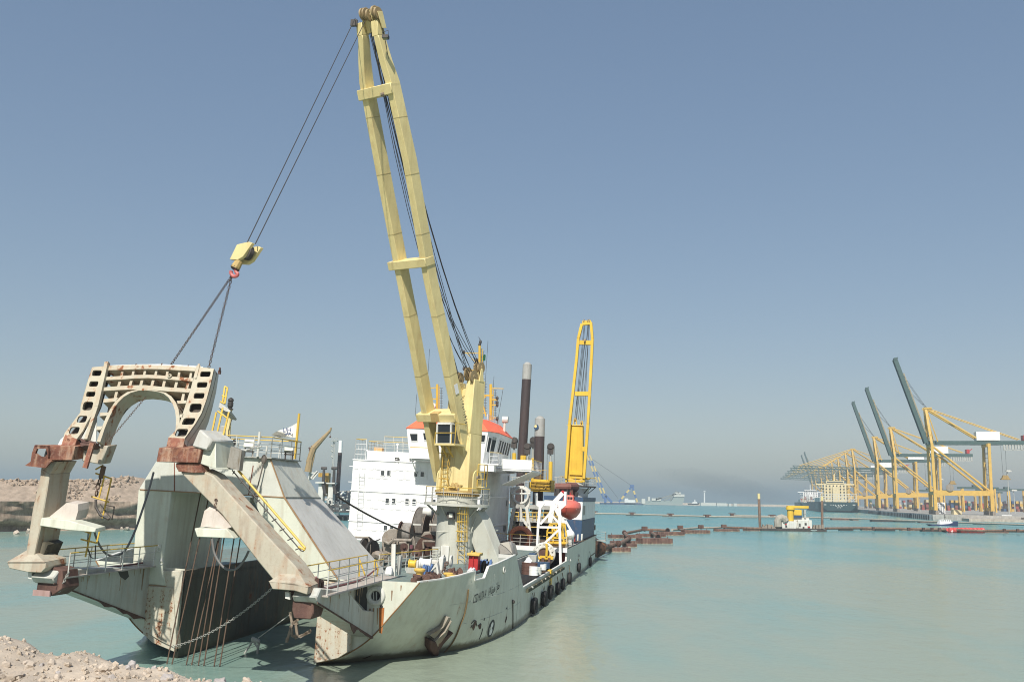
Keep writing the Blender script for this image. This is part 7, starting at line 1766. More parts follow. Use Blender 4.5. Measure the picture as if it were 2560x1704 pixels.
build('bore', mb, BLACK, t)
mb = MB(); c = pz(160, 828, 1.3); rr = random.Random(2)
mb.lathe([(.7, -.9), (1.0, -.8), (1.5, -.5), (1.35, -.2), (1.1, .2), (.8, .9)], c, (1, .3, 0), 14)
for i in range(len(mb.v)): mb.v[i] = mb.v[i]+V((rr.random()-.5, rr.random()-.5, rr.random()-.5))*.28
build('ball_joint', mb, mat('rust black', (.06, .035, .025), .9, dirt=.9, vary=.5, dirtcol=(.16, .07, .03), bump=.8), t)

def zr(x, y): return (1920+x/3.267, 860+y/3.267)
# pipeline from the workboat to the right edge, with the red floats
t = thing('floating_pipeline', 'dark floating pipeline running from the workboat past the red floats to the right edge', 'pipeline', W(*zr(1000, 1510), z=.6), frame=IDENT)
pts = [(470, 1503), (800, 1500), (1100, 1505), (1440, 1512), (1760, 1522), (2000, 1520), (2200, 1522)]
mb = MB(); mb.path([W(*zr(x, y), z=.9) for x, y in pts], .36, 8); build('pipe', mb, PIPE, t)
mb = MB()
for x in (860, 1150, 1270, 1340, 1400, 1930, 2040):
    c = W(*zr(x, 1500+(x-470)*.013), z=1.1); mb.box(c-V((.35, .35, .5)), c+V((.35, .35, .5)))
build('flange', mb, DRUST, t)
for i, (x0, x1, y) in enumerate(((590, 680, 1520), (770, 850, 1518), (880, 1010, 1522), (1090, 1240, 1520), (1260, 1430, 1528), (1760, 1920, 1538), (1960, 2080, 1534))):
    a = W(*zr(x0, y), z=0); b = W(*zr(x1, y), z=0); q = thing('pontoon', 'low dark pontoon under the pipeline between the workboat and the right edge', 'pontoon', a, frame=IDENT, group='pontoons of the right hand pipeline'); mb = MB(); mb.box((a.x, a.y, -.5), (b.x, a.y+2, .75)); build('hull', mb, PONT if i % 2 else DARK, q)
t = thing('red_floats', 'row of joined bright red cylinder floats on the pipeline', 'floats', W(*zr(1600, 1540), z=0), frame=IDENT)
FLR = mat('float red', (.62, .075, .065), .5, dirt=.2, vary=.15, dirtcol=(.55, .3, .28))
a = W(*zr(1475, 1538), z=0); b = W(*zr(1765, 1541), z=0); d = (b-a)/9
for k in range(9):
    c = a+d*(k+.06); mb = MB(); L_ = d.length*.92; mb.lathe([(.55, 0), (.82, .12), (.86, L_*.3), (.86, L_*.7), (.82, L_-.12), (.55, L_)], c+V((0, 0, .75)), d, 16); fl_ = build('float', mb, FLR, t)
    if k in (0, 2, 4, 6, 8):
        mb = MB(); mb.lathe([(.36, 0), (.36, .03)], c+d*.5+V((0, -.85, .85-.3*(k == 0))), (0, -1, .05), 12); build('white_spot', mb, mat('float spot', (.75, .5, .47), .6), fl_)
mb = MB(); p = W(*zr(1432, 1512), z=.7); mb.tube(p, a+V((0, .3, .9)), .5, 12); build('hose', mb, FLR, t)
# far pipeline
t = thing('floating_pipeline', 'long pale floating pipeline far behind the dredger stern', 'pipeline', W(1700, 1287, z=.6), frame=IDENT)
mb = MB(); FP = [(1462, 1282), (1560, 1284), (1660, 1287), (1760, 1290), (1860, 1291.5), (1960, 1292)]
mb.path([W(u, v, z=.9) for u, v in FP], .45, 7); FP2 = [(1826, 1287), (1900, 1289), (2000, 1292), (2134, 1295.5), (2340, 1303), (2560, 1311), (2660, 1315)]
mb.path([W(u, v, z=.9) for u, v in FP2], .40, 7); build('pipe', mb, PIPEG, t)
mb = MB()
for u, v in ((1486, 1281), (1580, 1284), (1676, 1287), (1768, 1290), (1830, 1286), (1930, 1290)): c = W(u, v, z=1.2); mb.box(c-V((.8, 1, .5)), c+V((.8, 1, .9))); mb.box(c+V((-1.8, -.5, .4)), c+V((1.8, .5, .9)))
build('joint', mb, DRUST, t)
for i, (u0, u1, v) in enumerate(((1472, 1500, 1284.5), (1566, 1600, 1287.5), (1658, 1692, 1290), (1752, 1788, 1292), (1850, 1884, 1293.5), (1960, 1990, 1296), (2080, 2130, 1299), (2180, 2260, 1303), (2300, 2360, 1306), (2440, 2480, 1310))):
    a = W(u0, v, z=0); b = W(u1, v, z=0); q = thing('pontoon', 'flat dark pontoon under the far pipeline', 'pontoon', a, frame=IDENT, group='pontoons of the far pipeline'); mb = MB(); mb.box((a.x, a.y, -.5), (b.x, a.y+3, .8)); build('hull', mb, DARK if i % 2 else PONT, q)
# workboat with yellow crane
def zw(x, y): return (1920+x/3.681, 1180+y/3.681)     # readings in the right hand strip
B0 = W(*zw(270, 543), z=0); YW = B0.y
def wp(x, y, d=0): return W(*zw(x, y), Y=YW+d)
WB = thing('workboat', 'black hulled workboat with cream cabins and a yellow crane on the pipeline', 'workboat', B0, frame=IDENT)
def wbox(mb, x0, y0, x1, y1, d, dep): a = wp(x0, y1, d); b = wp(x1, y0, d); return mb.box((a.x, a.y, a.z), (b.x, a.y+dep, b.z))
mb = MB(); a = wp(-60, 515); b = wp(540, 515); mb.box((a.x, YW, -.8), (b.x, YW+7.5, a.z)); build('hull', mb, DARK, WB, bevel=.1)
mb = MB(); wbox(mb, 130, 450, 260, 516, .8, 3); wbox(mb, 280, 440, 405, 516, .8, 3); wbox(mb, 260, 455, 290, 515, 1.5, 2); wbox(mb, 210, 420, 380, 452, 2, 3); build('cabin', mb, OFFW, WB, bevel=.08)
mb = MB(); wbox(mb, 338, 465, 356, 485, .7, .2); wbox(mb, 160, 488, 176, 505, .7, .2); wbox(mb, 320, 500, 335, 516, .7, .2); wbox(mb, 288, 470, 300, 500, .7, .2); build('cabin_opening', mb, DARK, WB)
mb = MB(); wbox(mb, 158, 470, 172, 482, .65, .2); wbox(mb, 366, 496, 388, 510, .65, .2); build('red_box', mb, REDP, WB)
mb = MB(); mb.path([wp(x, y, 1.2) for x, y in ((95, 500), (90, 450), (100, 425), (125, 418), (150, 430), (160, 450))], 1.15, 10); build('discharge_bend', mb, PIPEG, WB)
mb = MB(); rr = random.Random(5)
for i in range(30):
    x = rr.choice([rr.uniform(-55, 90), rr.uniform(405, 500)]); y = rr.uniform(475, 505); wbox(mb, x, y, x+10+rr.random()*18, 518, .5+rr.random()*2, .8)
for x in (170, 200, 230, 300, 330, 360): wbox(mb, x, 405+rr.random()*15, x+14, 440, 2.5, 1)
build('deck_machinery', mb, MACH, WB, smooth=0)
mb = MB(); mb.tube(wp(208, 448, 2), wp(205, 330, 2), .95, 14); mb.tube(wp(205, 345, 2), wp(205, 318, 2), 1.3, 14); wbox(mb, 182, 309, 375, 330, 1.4, 1.4); wbox(mb, 240, 345, 310, 395, 1.6, 3); build('crane', mb, YEL, WB, bevel=.06)
mb = MB(); wbox(mb, 232, 396, 312, 418, 1.5, 3); build('crane_base', mb, BLUE, WB); mb = MB(); wbox(mb, 335, 345, 348, 420, 1.6, .8); wbox(mb, 330, 375, 352, 385, 1.5, .8); build('mast', mb, GREY, WB)
for x0, yt, lab in ((497, 222, 'brown spud with a cream top at the right end of the workboat'),):
    c = wp(x0, 520, 3); t = thing('spud', lab, 'spud', c, frame=IDENT); mb = MB(); mb.tube(c-V((0, 0, 2)), wp(x0, 262, 3), .38, 12); build('pile', mb, PIPE, t); mb = MB(); mb.tube(wp(x0, 262, 3), wp(x0, yt, 3), .38, 12); build('pile_head', mb, CREAM, t)
c = W(*zz(1920, 590), z=.5); t = thing('spud', 'brown spud with a cream top at the left end of the workboat', 'spud', c, frame=IDENT)
mb = MB(); mb.tube(c-V((0, 0, 1)), W(*zz(1908, 290), Y=c.y), .45, 12); build('pile', mb, PIPE, t); mb = MB(); mb.tube(W(*zz(1908, 290), Y=c.y), W(*zz(1906, 230), Y=c.y), .45, 12); build('pile_head', mb, CREAM, t)
mb = MB(); a = W(*zr(315, 1528), z=0); b = W(*zr(425, 1528), z=0); n = 12
rows = [[V((a.x+(b.x-a.x)*k/n, a.y+w*(.9*math.sin(math.pi*min(1, .1+k/n*.95))), z)) for w, z in ((-1, .5), (-.7, 0), (0, -.15), (.7, 0), (1, .5))] for k in range(n+1)]
mb.grid(rows); single('dinghy', mb, WHITE, 'small white open boat lying alongside the black workboat', 'boat', base=a, frame=IDENT, smooth=50)
# tug
c = W(*zr(1440, 1483), z=0); YT = c.y
TG = thing('tugboat', 'small blue hulled tug with a white wheelhouse below the quay cranes', 'tugboat', c, frame=IDENT)
def tp_(x, y): return W(*zr(x, y), Y=YT)
prof = [(1318, 1468), (1400, 1472), (1480, 1466), (1555, 1445), (1552, 1487), (1345, 1487)]
mb = MB(); q = [tp_(*p) for p in prof]; mb.hexa(q, [p+V((0, 3.6, 0)) for p in q]); build('hull', mb, mat('tug blue', (.02, .035, .09), .5), TG, bevel=.15)
mb = MB(); q = [tp_(*p) for p in ((1405, 1470), (1412, 1448), (1505, 1446), (1520, 1462), (1500, 1470))]; mb.hexa([p+V((0, .5, 0)) for p in q], [p+V((0, 3.0, 0)) for p in q]); q = [tp_(*p) for p in ((1415, 1447), (1420, 1431), (1498, 1431), (1502, 1447))]; mb.hexa([p+V((0, .9, 0)) for p in q], [p+V((0, 2.6, 0)) for p in q]); build('wheelhouse', mb, WHITE, TG)
mb = MB()
for k in range(5): a = tp_(1424+k*15, 1443); b = tp_(1433+k*15, 1436); mb.box((a.x, YT+.82, a.z), (b.x, YT+.88, b.z))
build('window', mb, GLASS, TG)
mb = MB(); mb.tube(tp_(1458, 1431)+V((0, 1.5, 0)), tp_(1456, 1388)+V((0, 1.5, 0)), .12, 6); mb.tube(tp_(1450, 1410)+V((0, 1.5, 0)), tp_(1466, 1410)+V((0, 1.5, 0)), .08, 5); build('mast', mb, DARK, TG)

# ================================================================== CONTAINER TERMINAL
QY = mat('quay crane yellow', (.60, .385, .085), .5, dirt=.2, dirtcol=(.4, .25, .08))
QG = mat('quay crane green', (.055, .10, .095), .55, dirt=.2)
def qcrane(lab, raised=True, det=True):
    t = thing('quay_crane', lab, 'container crane', (0, 0, 0), frame=IDENT, group='container cranes along the quay')
    B = lambda nm, f, m=QY, **k: build(nm, f, m, t, smooth=0, **k)
    for x in (0, 30):
        for y in (-7.5, 7.5):
            mb = MB(); mb.beam((x, y, 2.2), (x, y, 12.5), 2.6, 1.8, up=(1, 0, 0)); mb.beam((x, y, 12.5), (x+(.6 if x else 0), y*(.9), 41), 1.7, 1.5, up=(1, 0, 0)); B('leg', mb)
            mb = MB()
            for k in range(4): mb.box((x-.8, y-4+k*2, 0), (x+.8, y-2.4+k*2, 1.5))
            mb.box((x-.7, y-4, 1.5), (x+.7, y+4, 2.4)); B('bogie', mb, MACH)
    mb = MB()
    for y in (-7.5, 7.5): mb.beam((0, y, 12.4), (30, y, 12.4), 1.5, 2.8)
    for x in (0, 30): mb.beam((x, -7.5, 12.2), (x, 7.5, 12.2), 1.5, 2.0); mb.beam((x, -7.5, 3.4), (x, 7.5, 3.4), 1.2, 1.8); mb.beam((x, -6.8, 40), (x, 6.8, 40), 1.2, 1.6)
    B('portal_beam', mb)
    mb = MB()
    for y in (-7, 7): mb.tube((0, y, 39.5), (29.5, y, 13.6), .62, 8)
    B('diagonal_brace', mb)
    mb = MB()
    for y in (-6, 6): mb.beam((0, y, 41), (-1.5, y*.35, 62), 1.3); mb.beam((3.5, y, 42), (-1.0, y*.35, 61), .5)
    mb.beam((-2.8, -2.6, 62), (1.8, -2.6, 62), 1.0); mb.beam((-2.8, 2.6, 62), (1.8, 2.6, 62), 1.0); mb.beam((-1, -3, 62), (-1, 3, 62), 1.0); mb.beam((0, -6, 46), (0, 6, 46), .7)
    B('apex_frame', mb)
    mb = MB()
    for y in (-2.4, 2.4): mb.tube((-.5, y, 61.5), (27, y, 43), .55, 8)
    B('back_stay', mb)
    mb = MB()
    for y in (-2.2, 2.2): mb.tube((-.5, y, 62), (48, y, 43.5), .28, 6)
    mb.tube((27, 2, 42), (27, 2, 48), .3, 6); mb.tube((29, -2, 42), (29, -2, 48), .3, 6); B('rear_stay', mb)
    mb = MB()
    for y in (-2.4, 2.4): mb.beam((-2, y, 41.6), (54, y, 41.6), 1.1, 2.2)
    for k in range(8): mb.beam((k*7.5, -2.4, 41.6), (k*7.5, 2.4, 41.6), .6)
    B('girder', mb, QG)
    mb = MB(); mb.box((25, -3.4, 43), (37.5, 3.4, 48)); B('machinery_house', mb, WHITE)
    mb = MB(); mb.box((50, -3, 43), (52, 3, 46)); mb.beam((50, -2, 43), (54, -2, 46.5), .5); B('end_frame', mb, REDP)
    mb = MB()
    for k in range(10): mb.box((39+k*1.5, -3.2, 37.4+.3*(k % 3)), (40+k*1.5, -2.4, 40.4))
    mb.box((39, -3.1, 37.2), (54, -2.9, 37.5)); B('hung_gear', mb, GREY)
    mb = MB()
    for dx in (-1.2, 1.2): mb.tube((39.5+dx, 0, 40), (39.5+dx*.8, 0, 23), .07, 4)
    B('hoist_rope', mb, WIRE)
    mb = MB(); mb.hexa([V((37.6, -1.5, 21)), V((41.6, -1.5, 21)), V((41.6, 1.5, 21)), V((37.6, 1.5, 21))], [V((38.4, -1.2, 23)), V((40.8, -1.2, 23)), V((40.8, 1.2, 23)), V((38.4, 1.2, 23))]); mb.box((37.2, -1.6, 20.4), (42, 1.6, 21)); B('spreader', mb, mat('spreader brown', (.30, .20, .06), .6, dirt=.5))
    mb = MB(); mb.lathe([(2.1, -.3), (2.1, .3)], (8, -8.6, 15.4), (0, 1, 0), 18); B('cable_reel', mb, MACH)
    mb = MB(); ladder(mb, (33, 5, 3), (31.5, 4.5, 38), 2.0, 2.4, .16, side=(1, 0, 0))
    for k in range(11): mb.box((30.9, 4, 5+k*3.1), (34.2, 6, 5.15+k*3.1))
    B('stair_tower', mb, MACH)
    if raised:
        h = V((-2, 0, 41.5)); e = V((-17, 0, 92)); mb = MB()
        for y in (-2.3, 2.3): mb.beam(h+V((0, y, 0)), e+V((0, y, 0)), 1.1, 2.3)
        for k in range(12): p = h.lerp(e, (k+.5)/12); mb.beam(p+V((0, -2.3, 0)), p+V((0, 2.3, 0)), .6)
        mb.beam(e+V((0, -3, 0)), e+V((0, 3, 0)), 1.4); mb.beam(e+V((-.6, 0, 0)), e+V((1.8, 0, 1)), .9); B('boom', mb, QG)
        mb = MB(); n = (e-h).normalized(); o = V((n.z, 0, -n.x))*1.9
        for y in (-1.5, 1.5): mb.tube(h+n*6+o+V((0, y, 0)), h.lerp(e, .82)+o+V((0, y, 0)), .24, 5)
        for k in range(9): p = h.lerp(e, .12+k*.085); mb.beam(p+V((0, 0, 0)), p+o*1.2, .25)
        B('boom_stay', mb, mat('stay tan', (.42, .34, .20), .6))
        mb = MB()
        for y in (-1.5, 1.5): mb.tube(V((-1, y, 62.4)), h.lerp(e, .8)+o*.6+V((0, y, 0)), .09, 4); mb.tube(V((-.5, y, 62.4)), h.lerp(e, .6)+o*.6+V((0, y, 0)), .07, 4)
        B('luffing_rope', mb, WIRE)
    else:
        h = V((-2, 0, 41.5)); e = V((-62, 0, 43)); mb = MB()
        for y in (-2.3, 2.3):
            mb.beam(h+V((0, y, -.9)), e+V((0, y, -.9)), .6); mb.beam(h+V((0, y, 1.3)), e+V((0, y, 1.3)), .5)
            for k in range(20):
                p = h.lerp(e, k/20)+V((0, y, -.9 if k % 2 else 1.3)); q = h.lerp(e, (k+1)/20)+V((0, y, 1.3 if k % 2 else -.9)); mb.beam(p, q, .35)
        B('boom', mb, QG)
        mb = MB()
        for y in (-2, 2): mb.tube((-1, y, 62), (-30, y, 43.5), .42, 6); mb.tube((-1, y, 62), (-56, y, 44), .42, 6); mb.tube((-1, y*.8, 62.5), (-20, y*.8, 56), .12, 4)
        B('fore_stay', mb)
    return t
def qmat(Y, y=0): return Matrix.Translation(q_at(Y)+V((0, 0, 3.0))) @ Matrix.Rotation(-QH, 4, 'Z')
CL = [(560, 1, 'nearest container crane at the right with its dark green boom raised'), (709, 1, 'second container crane from the right with its dark green boom raised'), (811, 1, 'third container crane from the right with its dark green boom raised'),
      (997, 0, 'container crane with lowered boom closest behind the third raised crane'), (1075, 0, 'second of the yellow container cranes with lowered booms over the ships'), (1175, 0, 'third of the yellow container cranes with lowered booms over the ships'), (1275, 0, 'fourth of the yellow container cranes with lowered booms over the ships'), (1390, 0, 'fifth of the yellow container cranes with lowered booms over the ships'), (1510, 0, 'farthest yellow container crane with its boom lowered over the ships'),
      (1650, 1, 'hazy far container crane with a raised boom left of the ships'), (1760, 1, 'farthest hazy container crane with a raised boom')]
pr = {}
for Y, rz, lab in CL:
    if rz not in pr: pr[rz] = qcrane(lab, bool(rz)); pr[rz].matrix_world = qmat(Y); continue
    o = copy_tree(pr[rz], mat=qmat(Y)); o['label'] = lab
bpy.context.view_layer.update()
# container ships
SHG = mat('ship dark green', (.022, .055, .06), .5, dirt=.2, band=(1.6, (.05, .02, .02)))
SHC = mat('ship cream', (.70, .60, .36), .5, dirt=.15)
def cship(Y, beam, L_, hh, lab, sup, sy, sh, cols, nm='container_ship', hmat=SHG):
    F = qmat(Y) @ Matrix.Translation((-6.8-beam, 0, -3.0)); t = thing(nm, lab, 'container ship', (0, 0, 0), frame=F)
    def B(n_, mb, m, par=None, **k): return build(n_, mb, m, par or t, **k)
    mb = MB(); rows = []
    for y, k, z0 in ((0, .80, 1.2), (1.5, .9, .2), (6, 1, -1), (20, 1, -1.5), (L_*.8, 1, -1.5), (L_*.93, .6, -1.5), (L_, .04, -1)):
        c = beam/2; rows.append([V((c+s*beam/2*w, y, z)) for s, w, z in ((-1, max(k, .98) if y < L_*.8 else k, hh), (-1, k, hh*.45), (-1, k*.75 if y < 6 else k, z0), (1, k*.75 if y < 6 else k, z0), (1, k, hh*.45), (1, max(k, .98) if y < L_*.8 else k, hh))])
    mb.grid(rows); n = 6; mb.add([p for p in rows[0]], [tuple(range(6))]); mb.add([r[0] for r in rows]+[r[5] for r in rows][::-1], [tuple(range(14))]); B('hull', mb, hmat, smooth=30)
    # white lashing bridges and rails over the stern
    mb = MB(); g = MB()
    for lv in range(4): z = hh+1.2+lv*2.1; mb.beam((1, 1.0, z), (beam-1, 1.0, z), .35)
    for k in range(15): x = 1+(beam-2)*k/14; mb.beam((x, 1.0, hh), (x, 1.0, hh+7.6), .3)
    for k in range(7): x = 1+(beam-2)*k/7; mb.beam((x, .95, hh+.4), (x+(beam-2)/7, .95, hh+4.5), .3)
    mb.box((.5, 2, hh), (1.0, L_*.3, hh+4)); B('lashing_bridge', mb, OFFW, smooth=0)
    mb = MB(); c = beam/2
    mb.box((c-beam*.30, sy, hh), (c+beam*.30, sy+13, sh-3)); mb.box((c-beam*.24, sy-.5, sh-3), (c+beam*.24, sy+10, sh)); mb.box((c-beam*.52, sy+2, sh-4.2), (c+beam*.52, sy+7, sh-3)); mb.beam((c-beam*.5, sy+4, sh-4), (c-beam*.3, sy+4, sh-9), .8); mb.beam((c+beam*.5, sy+4, sh-4), (c+beam*.3, sy+4, sh-9), .8)
    for k in range(5): mb.box((c-beam*.40, sy-2.2, hh+2+k*3), (c-beam*.30, sy+8, hh+2.4+k*3)); mb.box((c+beam*.30, sy-2.2, hh+2+k*3), (c+beam*.40, sy+8, hh+2.4+k*3))
    mb.box((c-3, sy-6, hh), (c+3, sy-.6, sh-6)); mb.tube((c, sy+4, sh), (c, sy+4, sh+7), .5, 6); B('superstructure', mb, sup, smooth=0)
    mb = MB()
    for k in range(5):
        for j in range(6): mb.box((c-beam*.26+j*beam*.095, sy-.62, hh+3.2+k*3), (c-beam*.26+j*beam*.095+1.2, sy-.55, hh+4.4+k*3))
    mb.box((c-beam*.22, sy-.6, sh-2), (c+beam*.22, sy-.52, sh-.9)); B('window', mb, GLASSB, smooth=0)
    return t, F
s1, F1 = cship(905, 35, 290, 9.6, 'dark green container ship with a cream superstructure moored at the quay', SHC, 34, 30.5, 5)
letters('MSC', s1, V((-.12, 40, 2.5)), (0, -1, 0), (0, 0, 1), 6.5, OFFW) if False else None
mb = MB()
for k, (x, w, z) in enumerate(((10, .5, 6.4), (12, .8, 6.4), (14, .6, 6.4), (16.5, .9, 6.4), (19, .7, 6.4), (21.5, .8, 6.4), (24, .6, 6.4), (14.5, .8, 5.2), (17, .9, 5.0), (19.6, .8, 5.2), (4, 1.4, 6.6), (30, 1.6, 6.8), (16, .6, 4.0), (18.4, .6, 4.0))): mb.box((x, -.06, z), (x+w*1.5, -.02, z+.7))
build('stern_lettering', mb, OFFW, s1, smooth=0)
mb = MB()
for k, y in enumerate((34, 46, 58)): mb.box((-.05+.0, y, 2.8), (.35, y+4, 8.2))
build('side_lettering', mb, mat('ship letter grey', (.35, .38, .38), .6), s1, smooth=0)
s2, F2 = cship(1330, 34, 260, 9, 'farther container ship with a white superstructure and stacked containers', WHITE, 52, 27, 5)
CC = [mat('container '+n, c, .6, dirt=.3) for n, c in (('red', (.33, .06, .045)), ('brown', (.25, .085, .06)), ('cream', (.58, .48, .28)), ('blue', (.04, .09, .19)), ('grey', (.42, .42, .41)), ('yellow', (.58, .38, .08)), ('green', (.06, .17, .13)))]
CN = ['red', 'brown', 'cream', 'blue', 'grey', 'yellow', 'green']
cmesh = []
for k, m in enumerate(CC):
    mb = MB(); mb.box((-1.2, -6.05, 0), (1.2, 6.05, 2.55))
    for j in range(12): mb.box((-1.23, -5.6+j*1.0, .2), (-1.201, -5.2+j*1.0, 2.35))
    for j in range(4): mb.box((-1.0+j*.55, -6.09, .2), (-.75+j*.55, -6.051, 2.35))
    o = build('container', mb, m, base=(0, 0, 0), frame=IDENT, smooth=0); cmesh.append(o)
used = [False]*7; n_cont = 0
def container(M, k, where, grp):
    o = cmesh[k]
    if used[k]: o = o.copy(); COL.objects.link(o)
    used[k] = True; o.matrix_world = M
    tag(o, '%s shipping container %s' % (CN[k], where), 'container', grp)
rr = random.Random(11)
for ix in range(34):
    h = rr.choice((3, 3, 4, 4, 2, 4)) if noise.noise(V((ix*.35, 0, 4))) > -.28 else rr.choice((0, 1))
    for iz in range(h):
        k = rr.choices(range(7), (5, 5, 6, 3, 4, 3, 2))[0]
        container(qmat(935) @ Matrix.Translation((52+ix*4.0+rr.random()*.3, 60+rr.random()*6, iz*2.6)), k, 'in the front rows of the terminal yard', 'containers stacked in the front of the terminal yard')
for ix in range(40):
    h = rr.choice((3, 4, 4, 5, 2))
    for iz in range(h):
        k = rr.choices(range(7), (5, 5, 6, 2, 4, 3, 2))[0]
        container(qmat(1000) @ Matrix.Translation((34+ix*5.0+rr.random()*.3, 220+rr.random()*10, iz*2.6)), k, 'in the rear rows of the terminal yard', 'containers stacked at the back of the terminal yard')
for ix in range(12):
    for iz in range(rr.choice((1, 2, 2, 3))):
        k = rr.choices(range(7), (4, 6, 2, 2, 3, 1, 0))[0]
        container(F2 @ Matrix.Translation((2.2+ix*2.7, 14, 9.4+iz*2.6)), k, 'on the stern of the farther container ship', 'containers on the farther ship')
# yard gantry cranes
def rtg(lab):
    t = thing('yard_crane', lab, 'yard crane', (0, 0, 0), frame=IDENT, group='yard gantry cranes among the containers')
    mb = MB()
    for x in (0, 24):
        for y in (-4, 4): mb.beam((x, y, 0), (x, y*.8, 19), 1.1)
    build('leg', mb, QY, t, smooth=0); mb = MB()
    for y in (-3, 3): mb.beam((-3, y, 19.6), (27, y, 19.6), .9, 1.6)
    mb.box((8, -3, 20.4), (12, 3, 22)); build('girder', mb, QG, t, smooth=0); return t
rt = None
for i, (Y, x, y) in enumerate(((800, 64, 0), (850, 104, 20), (905, 100, 0), (930, 60, 60), (1010, 90, 60), (1010, 130, 60), (830, 140, 0), (990, 170, 20))):
    M = qmat(Y) @ Matrix.Translation((x, y, 0))
    if rt is None: rt = rtg('yellow yard gantry crane over the container stacks'); rt.matrix_world = M
    else: copy_tree(rt, mat=M)
for i, (u, vt, vb, Y, lab) in enumerate(((2523, 1177, 1285, 640, 'tall light mast right of the nearest container crane'), (2355, 1198, 1275, 760, 'light mast between the legs of the nearest container crane'), (2538, 1225, 1280, 700, 'shorter light mast near the right edge'), (2300, 1236, 1278, 760, 'light mast left of the nearest container crane'))):
    a = W(u, vb, Y=Y); b = W(u-4, vt, Y=Y); t = thing('light_mast', lab, 'light mast', a, frame=IDENT); mb = MB(); mb.tube((a.x, Y, 3), b, .45, 8, .22); build('pole', mb, GREY, t); mb = MB(); mb.box(b-V((1.6, 1, .3)), b+V((1.6, 1, .6)))
    for k in range(4): mb.box(b+V((-1.7+k*1.0, -1.2, -.5)), b+V((-1.0+k*1.0, -.9, .3)))
    build('lamp_head', mb, OFFW, t)
mb = MB(); a = W(2344, 1280, Y=600); b = W(2362, 1255, Y=600); mb.box((a.x, 600, 3), (b.x, 606, b.z)); t = single('reefer_rack', mb, WHITE, 'white stack of boxes with dark openings beside the nearest crane legs', 'rack', base=a, frame=IDENT)
mb = MB()
for i in range(3):
    for j in range(5): x = a.x+.5+i*1.5; z = 3.4+j*1.25; mb.box((x, 599.9, z), (x+.8, 599.97, z+.6))
build('opening', mb, DARK, t, smooth=0)
mb = MB(); a = W(2385, 1283, Y=570); b = W(2404, 1273, Y=570); mb.box((a.x, 570, 3), (b.x, 574, b.z)); single('hut', mb, SHC, 'small cream hut on the quay between the crane legs', 'hut', base=a, frame=IDENT)
mb = MB(); a = W(2505, 1296, Y=540); b = W(2530, 1287, Y=540); mb.box((a.x, 540, 2.4), (b.x, 543, b.z)); single('kiosk', mb, WHITE, 'low white box on the quay near the right edge', 'hut', base=a, frame=IDENT)

# ================================================================== FAR SHIPS ALONG THE HORIZON
def far_beam(t, nm, segs, Y, w, m):
    mb = MB()
    for a, b in segs: mb.beam(W(*a, Y=Y), W(*b, Y=Y), w)
    return build(nm, mb, m, t, smooth=0)
YF = 1700
SB = mat('sheerlegs blue', (.06, .13, .32), .5); SY = mat('sheerlegs yellow', (.68, .50, .16), .5)
def striped(t, a, b, n, Y, w, first=0):
    A = W(*a, Y=Y); Bq = W(*b, Y=Y); ms = [MB(), MB()]
    for k in range(n): ms[(k+first) % 2].beam(A.lerp(Bq, k/n), A.lerp(Bq, (k+1)/n), w)
    build('boom_leg', ms[0], SB, t, smooth=0, label='blue bands'); build('boom_leg', ms[1], SY, t, smooth=0, label='yellow bands')
t = thing('floating_crane', 'floating sheerlegs crane with blue and yellow banded booms on the horizon', 'floating crane', W(1555, 1259, z=0), frame=IDENT)
mb = MB(); a = W(1503, 1254, Y=YF); b = W(1608, 1256, Y=YF); mb.box((a.x, YF, -1), (b.x, YF+30, 3.2)); build('barge', mb, mat('barge blue grey', (.06, .09, .16), .6), t)
striped(t, (1474, 1137), (1517, 1246), 8, YF, 2.6, 1); striped(t, (1467, 1137), (1509, 1246), 8, YF, 2.6, 1); striped(t, (1579, 1216), (1547, 1254), 5, YF, 3.0); striped(t, (1581, 1216), (1593, 1254), 4, YF, 3.0)
far_beam(t, 'back_frame', [((1514, 1238), (1513, 1256)), ((1514, 1238), (1530, 1255)), ((1575, 1214), (1585, 1214))], YF, 4, SB)
far_beam(t, 'stay', [((1470, 1140), (1580, 1214)), ((1480, 1160), (1545, 1245))], YF, .5, WIRE)
mb = MB(); a = W(1561, 1256, Y=YF-1); b = W(1588, 1249, Y=YF-1); mb.box((a.x, YF-3, a.z), (b.x, YF-1, b.z)); c = W(1566, 1245, Y=YF-1); mb.box((c.x-3, YF-3, b.z), (c.x+3, YF-1, c.z)); build('deckhouse', mb, WHITE, t)
t = thing('hopper_dredger', 'grey green hopper dredger with a white wheelhouse lying on the horizon', 'ship', W(1660, 1260, z=0), frame=IDENT); YH = 1640
def hp_(u, v): return W(u, v, Y=YH)
mb = MB(); q = [hp_(*p) for p in ((1606, 1259.5), (1606, 1252), (1680, 1250), (1686, 1240), (1711, 1240), (1710, 1250), (1706, 1260.5))]; mb.hexa(q, [p+V((0, 18, 0)) for p in q]); build('hull', mb, mat('hopper hull', (.30, .35, .33), .6), t, smooth=0)
mb = MB()
for u0, v0, u1, v1 in ((1684, 1235, 1711, 1241), (1688, 1230, 1702, 1236), (1620, 1241, 1625, 1252), (1629, 1245, 1652, 1251), (1604, 1246, 1613, 1258)): a = hp_(u0, v1); b = hp_(u1, v0); mb.box((a.x, YH-1, a.z), (b.x, YH+8, b.z))
build('deckhouse', mb, OFFW, t, smooth=0)
mb = MB()
for a, b in (((1640, 1250), (1642, 1243)), ((1645, 1243), (1655, 1246)), ((1660, 1250), (1678, 1240)), ((1640, 1248), (1690, 1234)), ((1676, 1250), (1684, 1232)), ((1690, 1230), (1690, 1226)), ((1696, 1232), (1695, 1228))): mb.beam(hp_(*a), hp_(*b), 2)
build('gantry', mb, mat('hopper gear', (.24, .25, .23), .6), t, smooth=0)
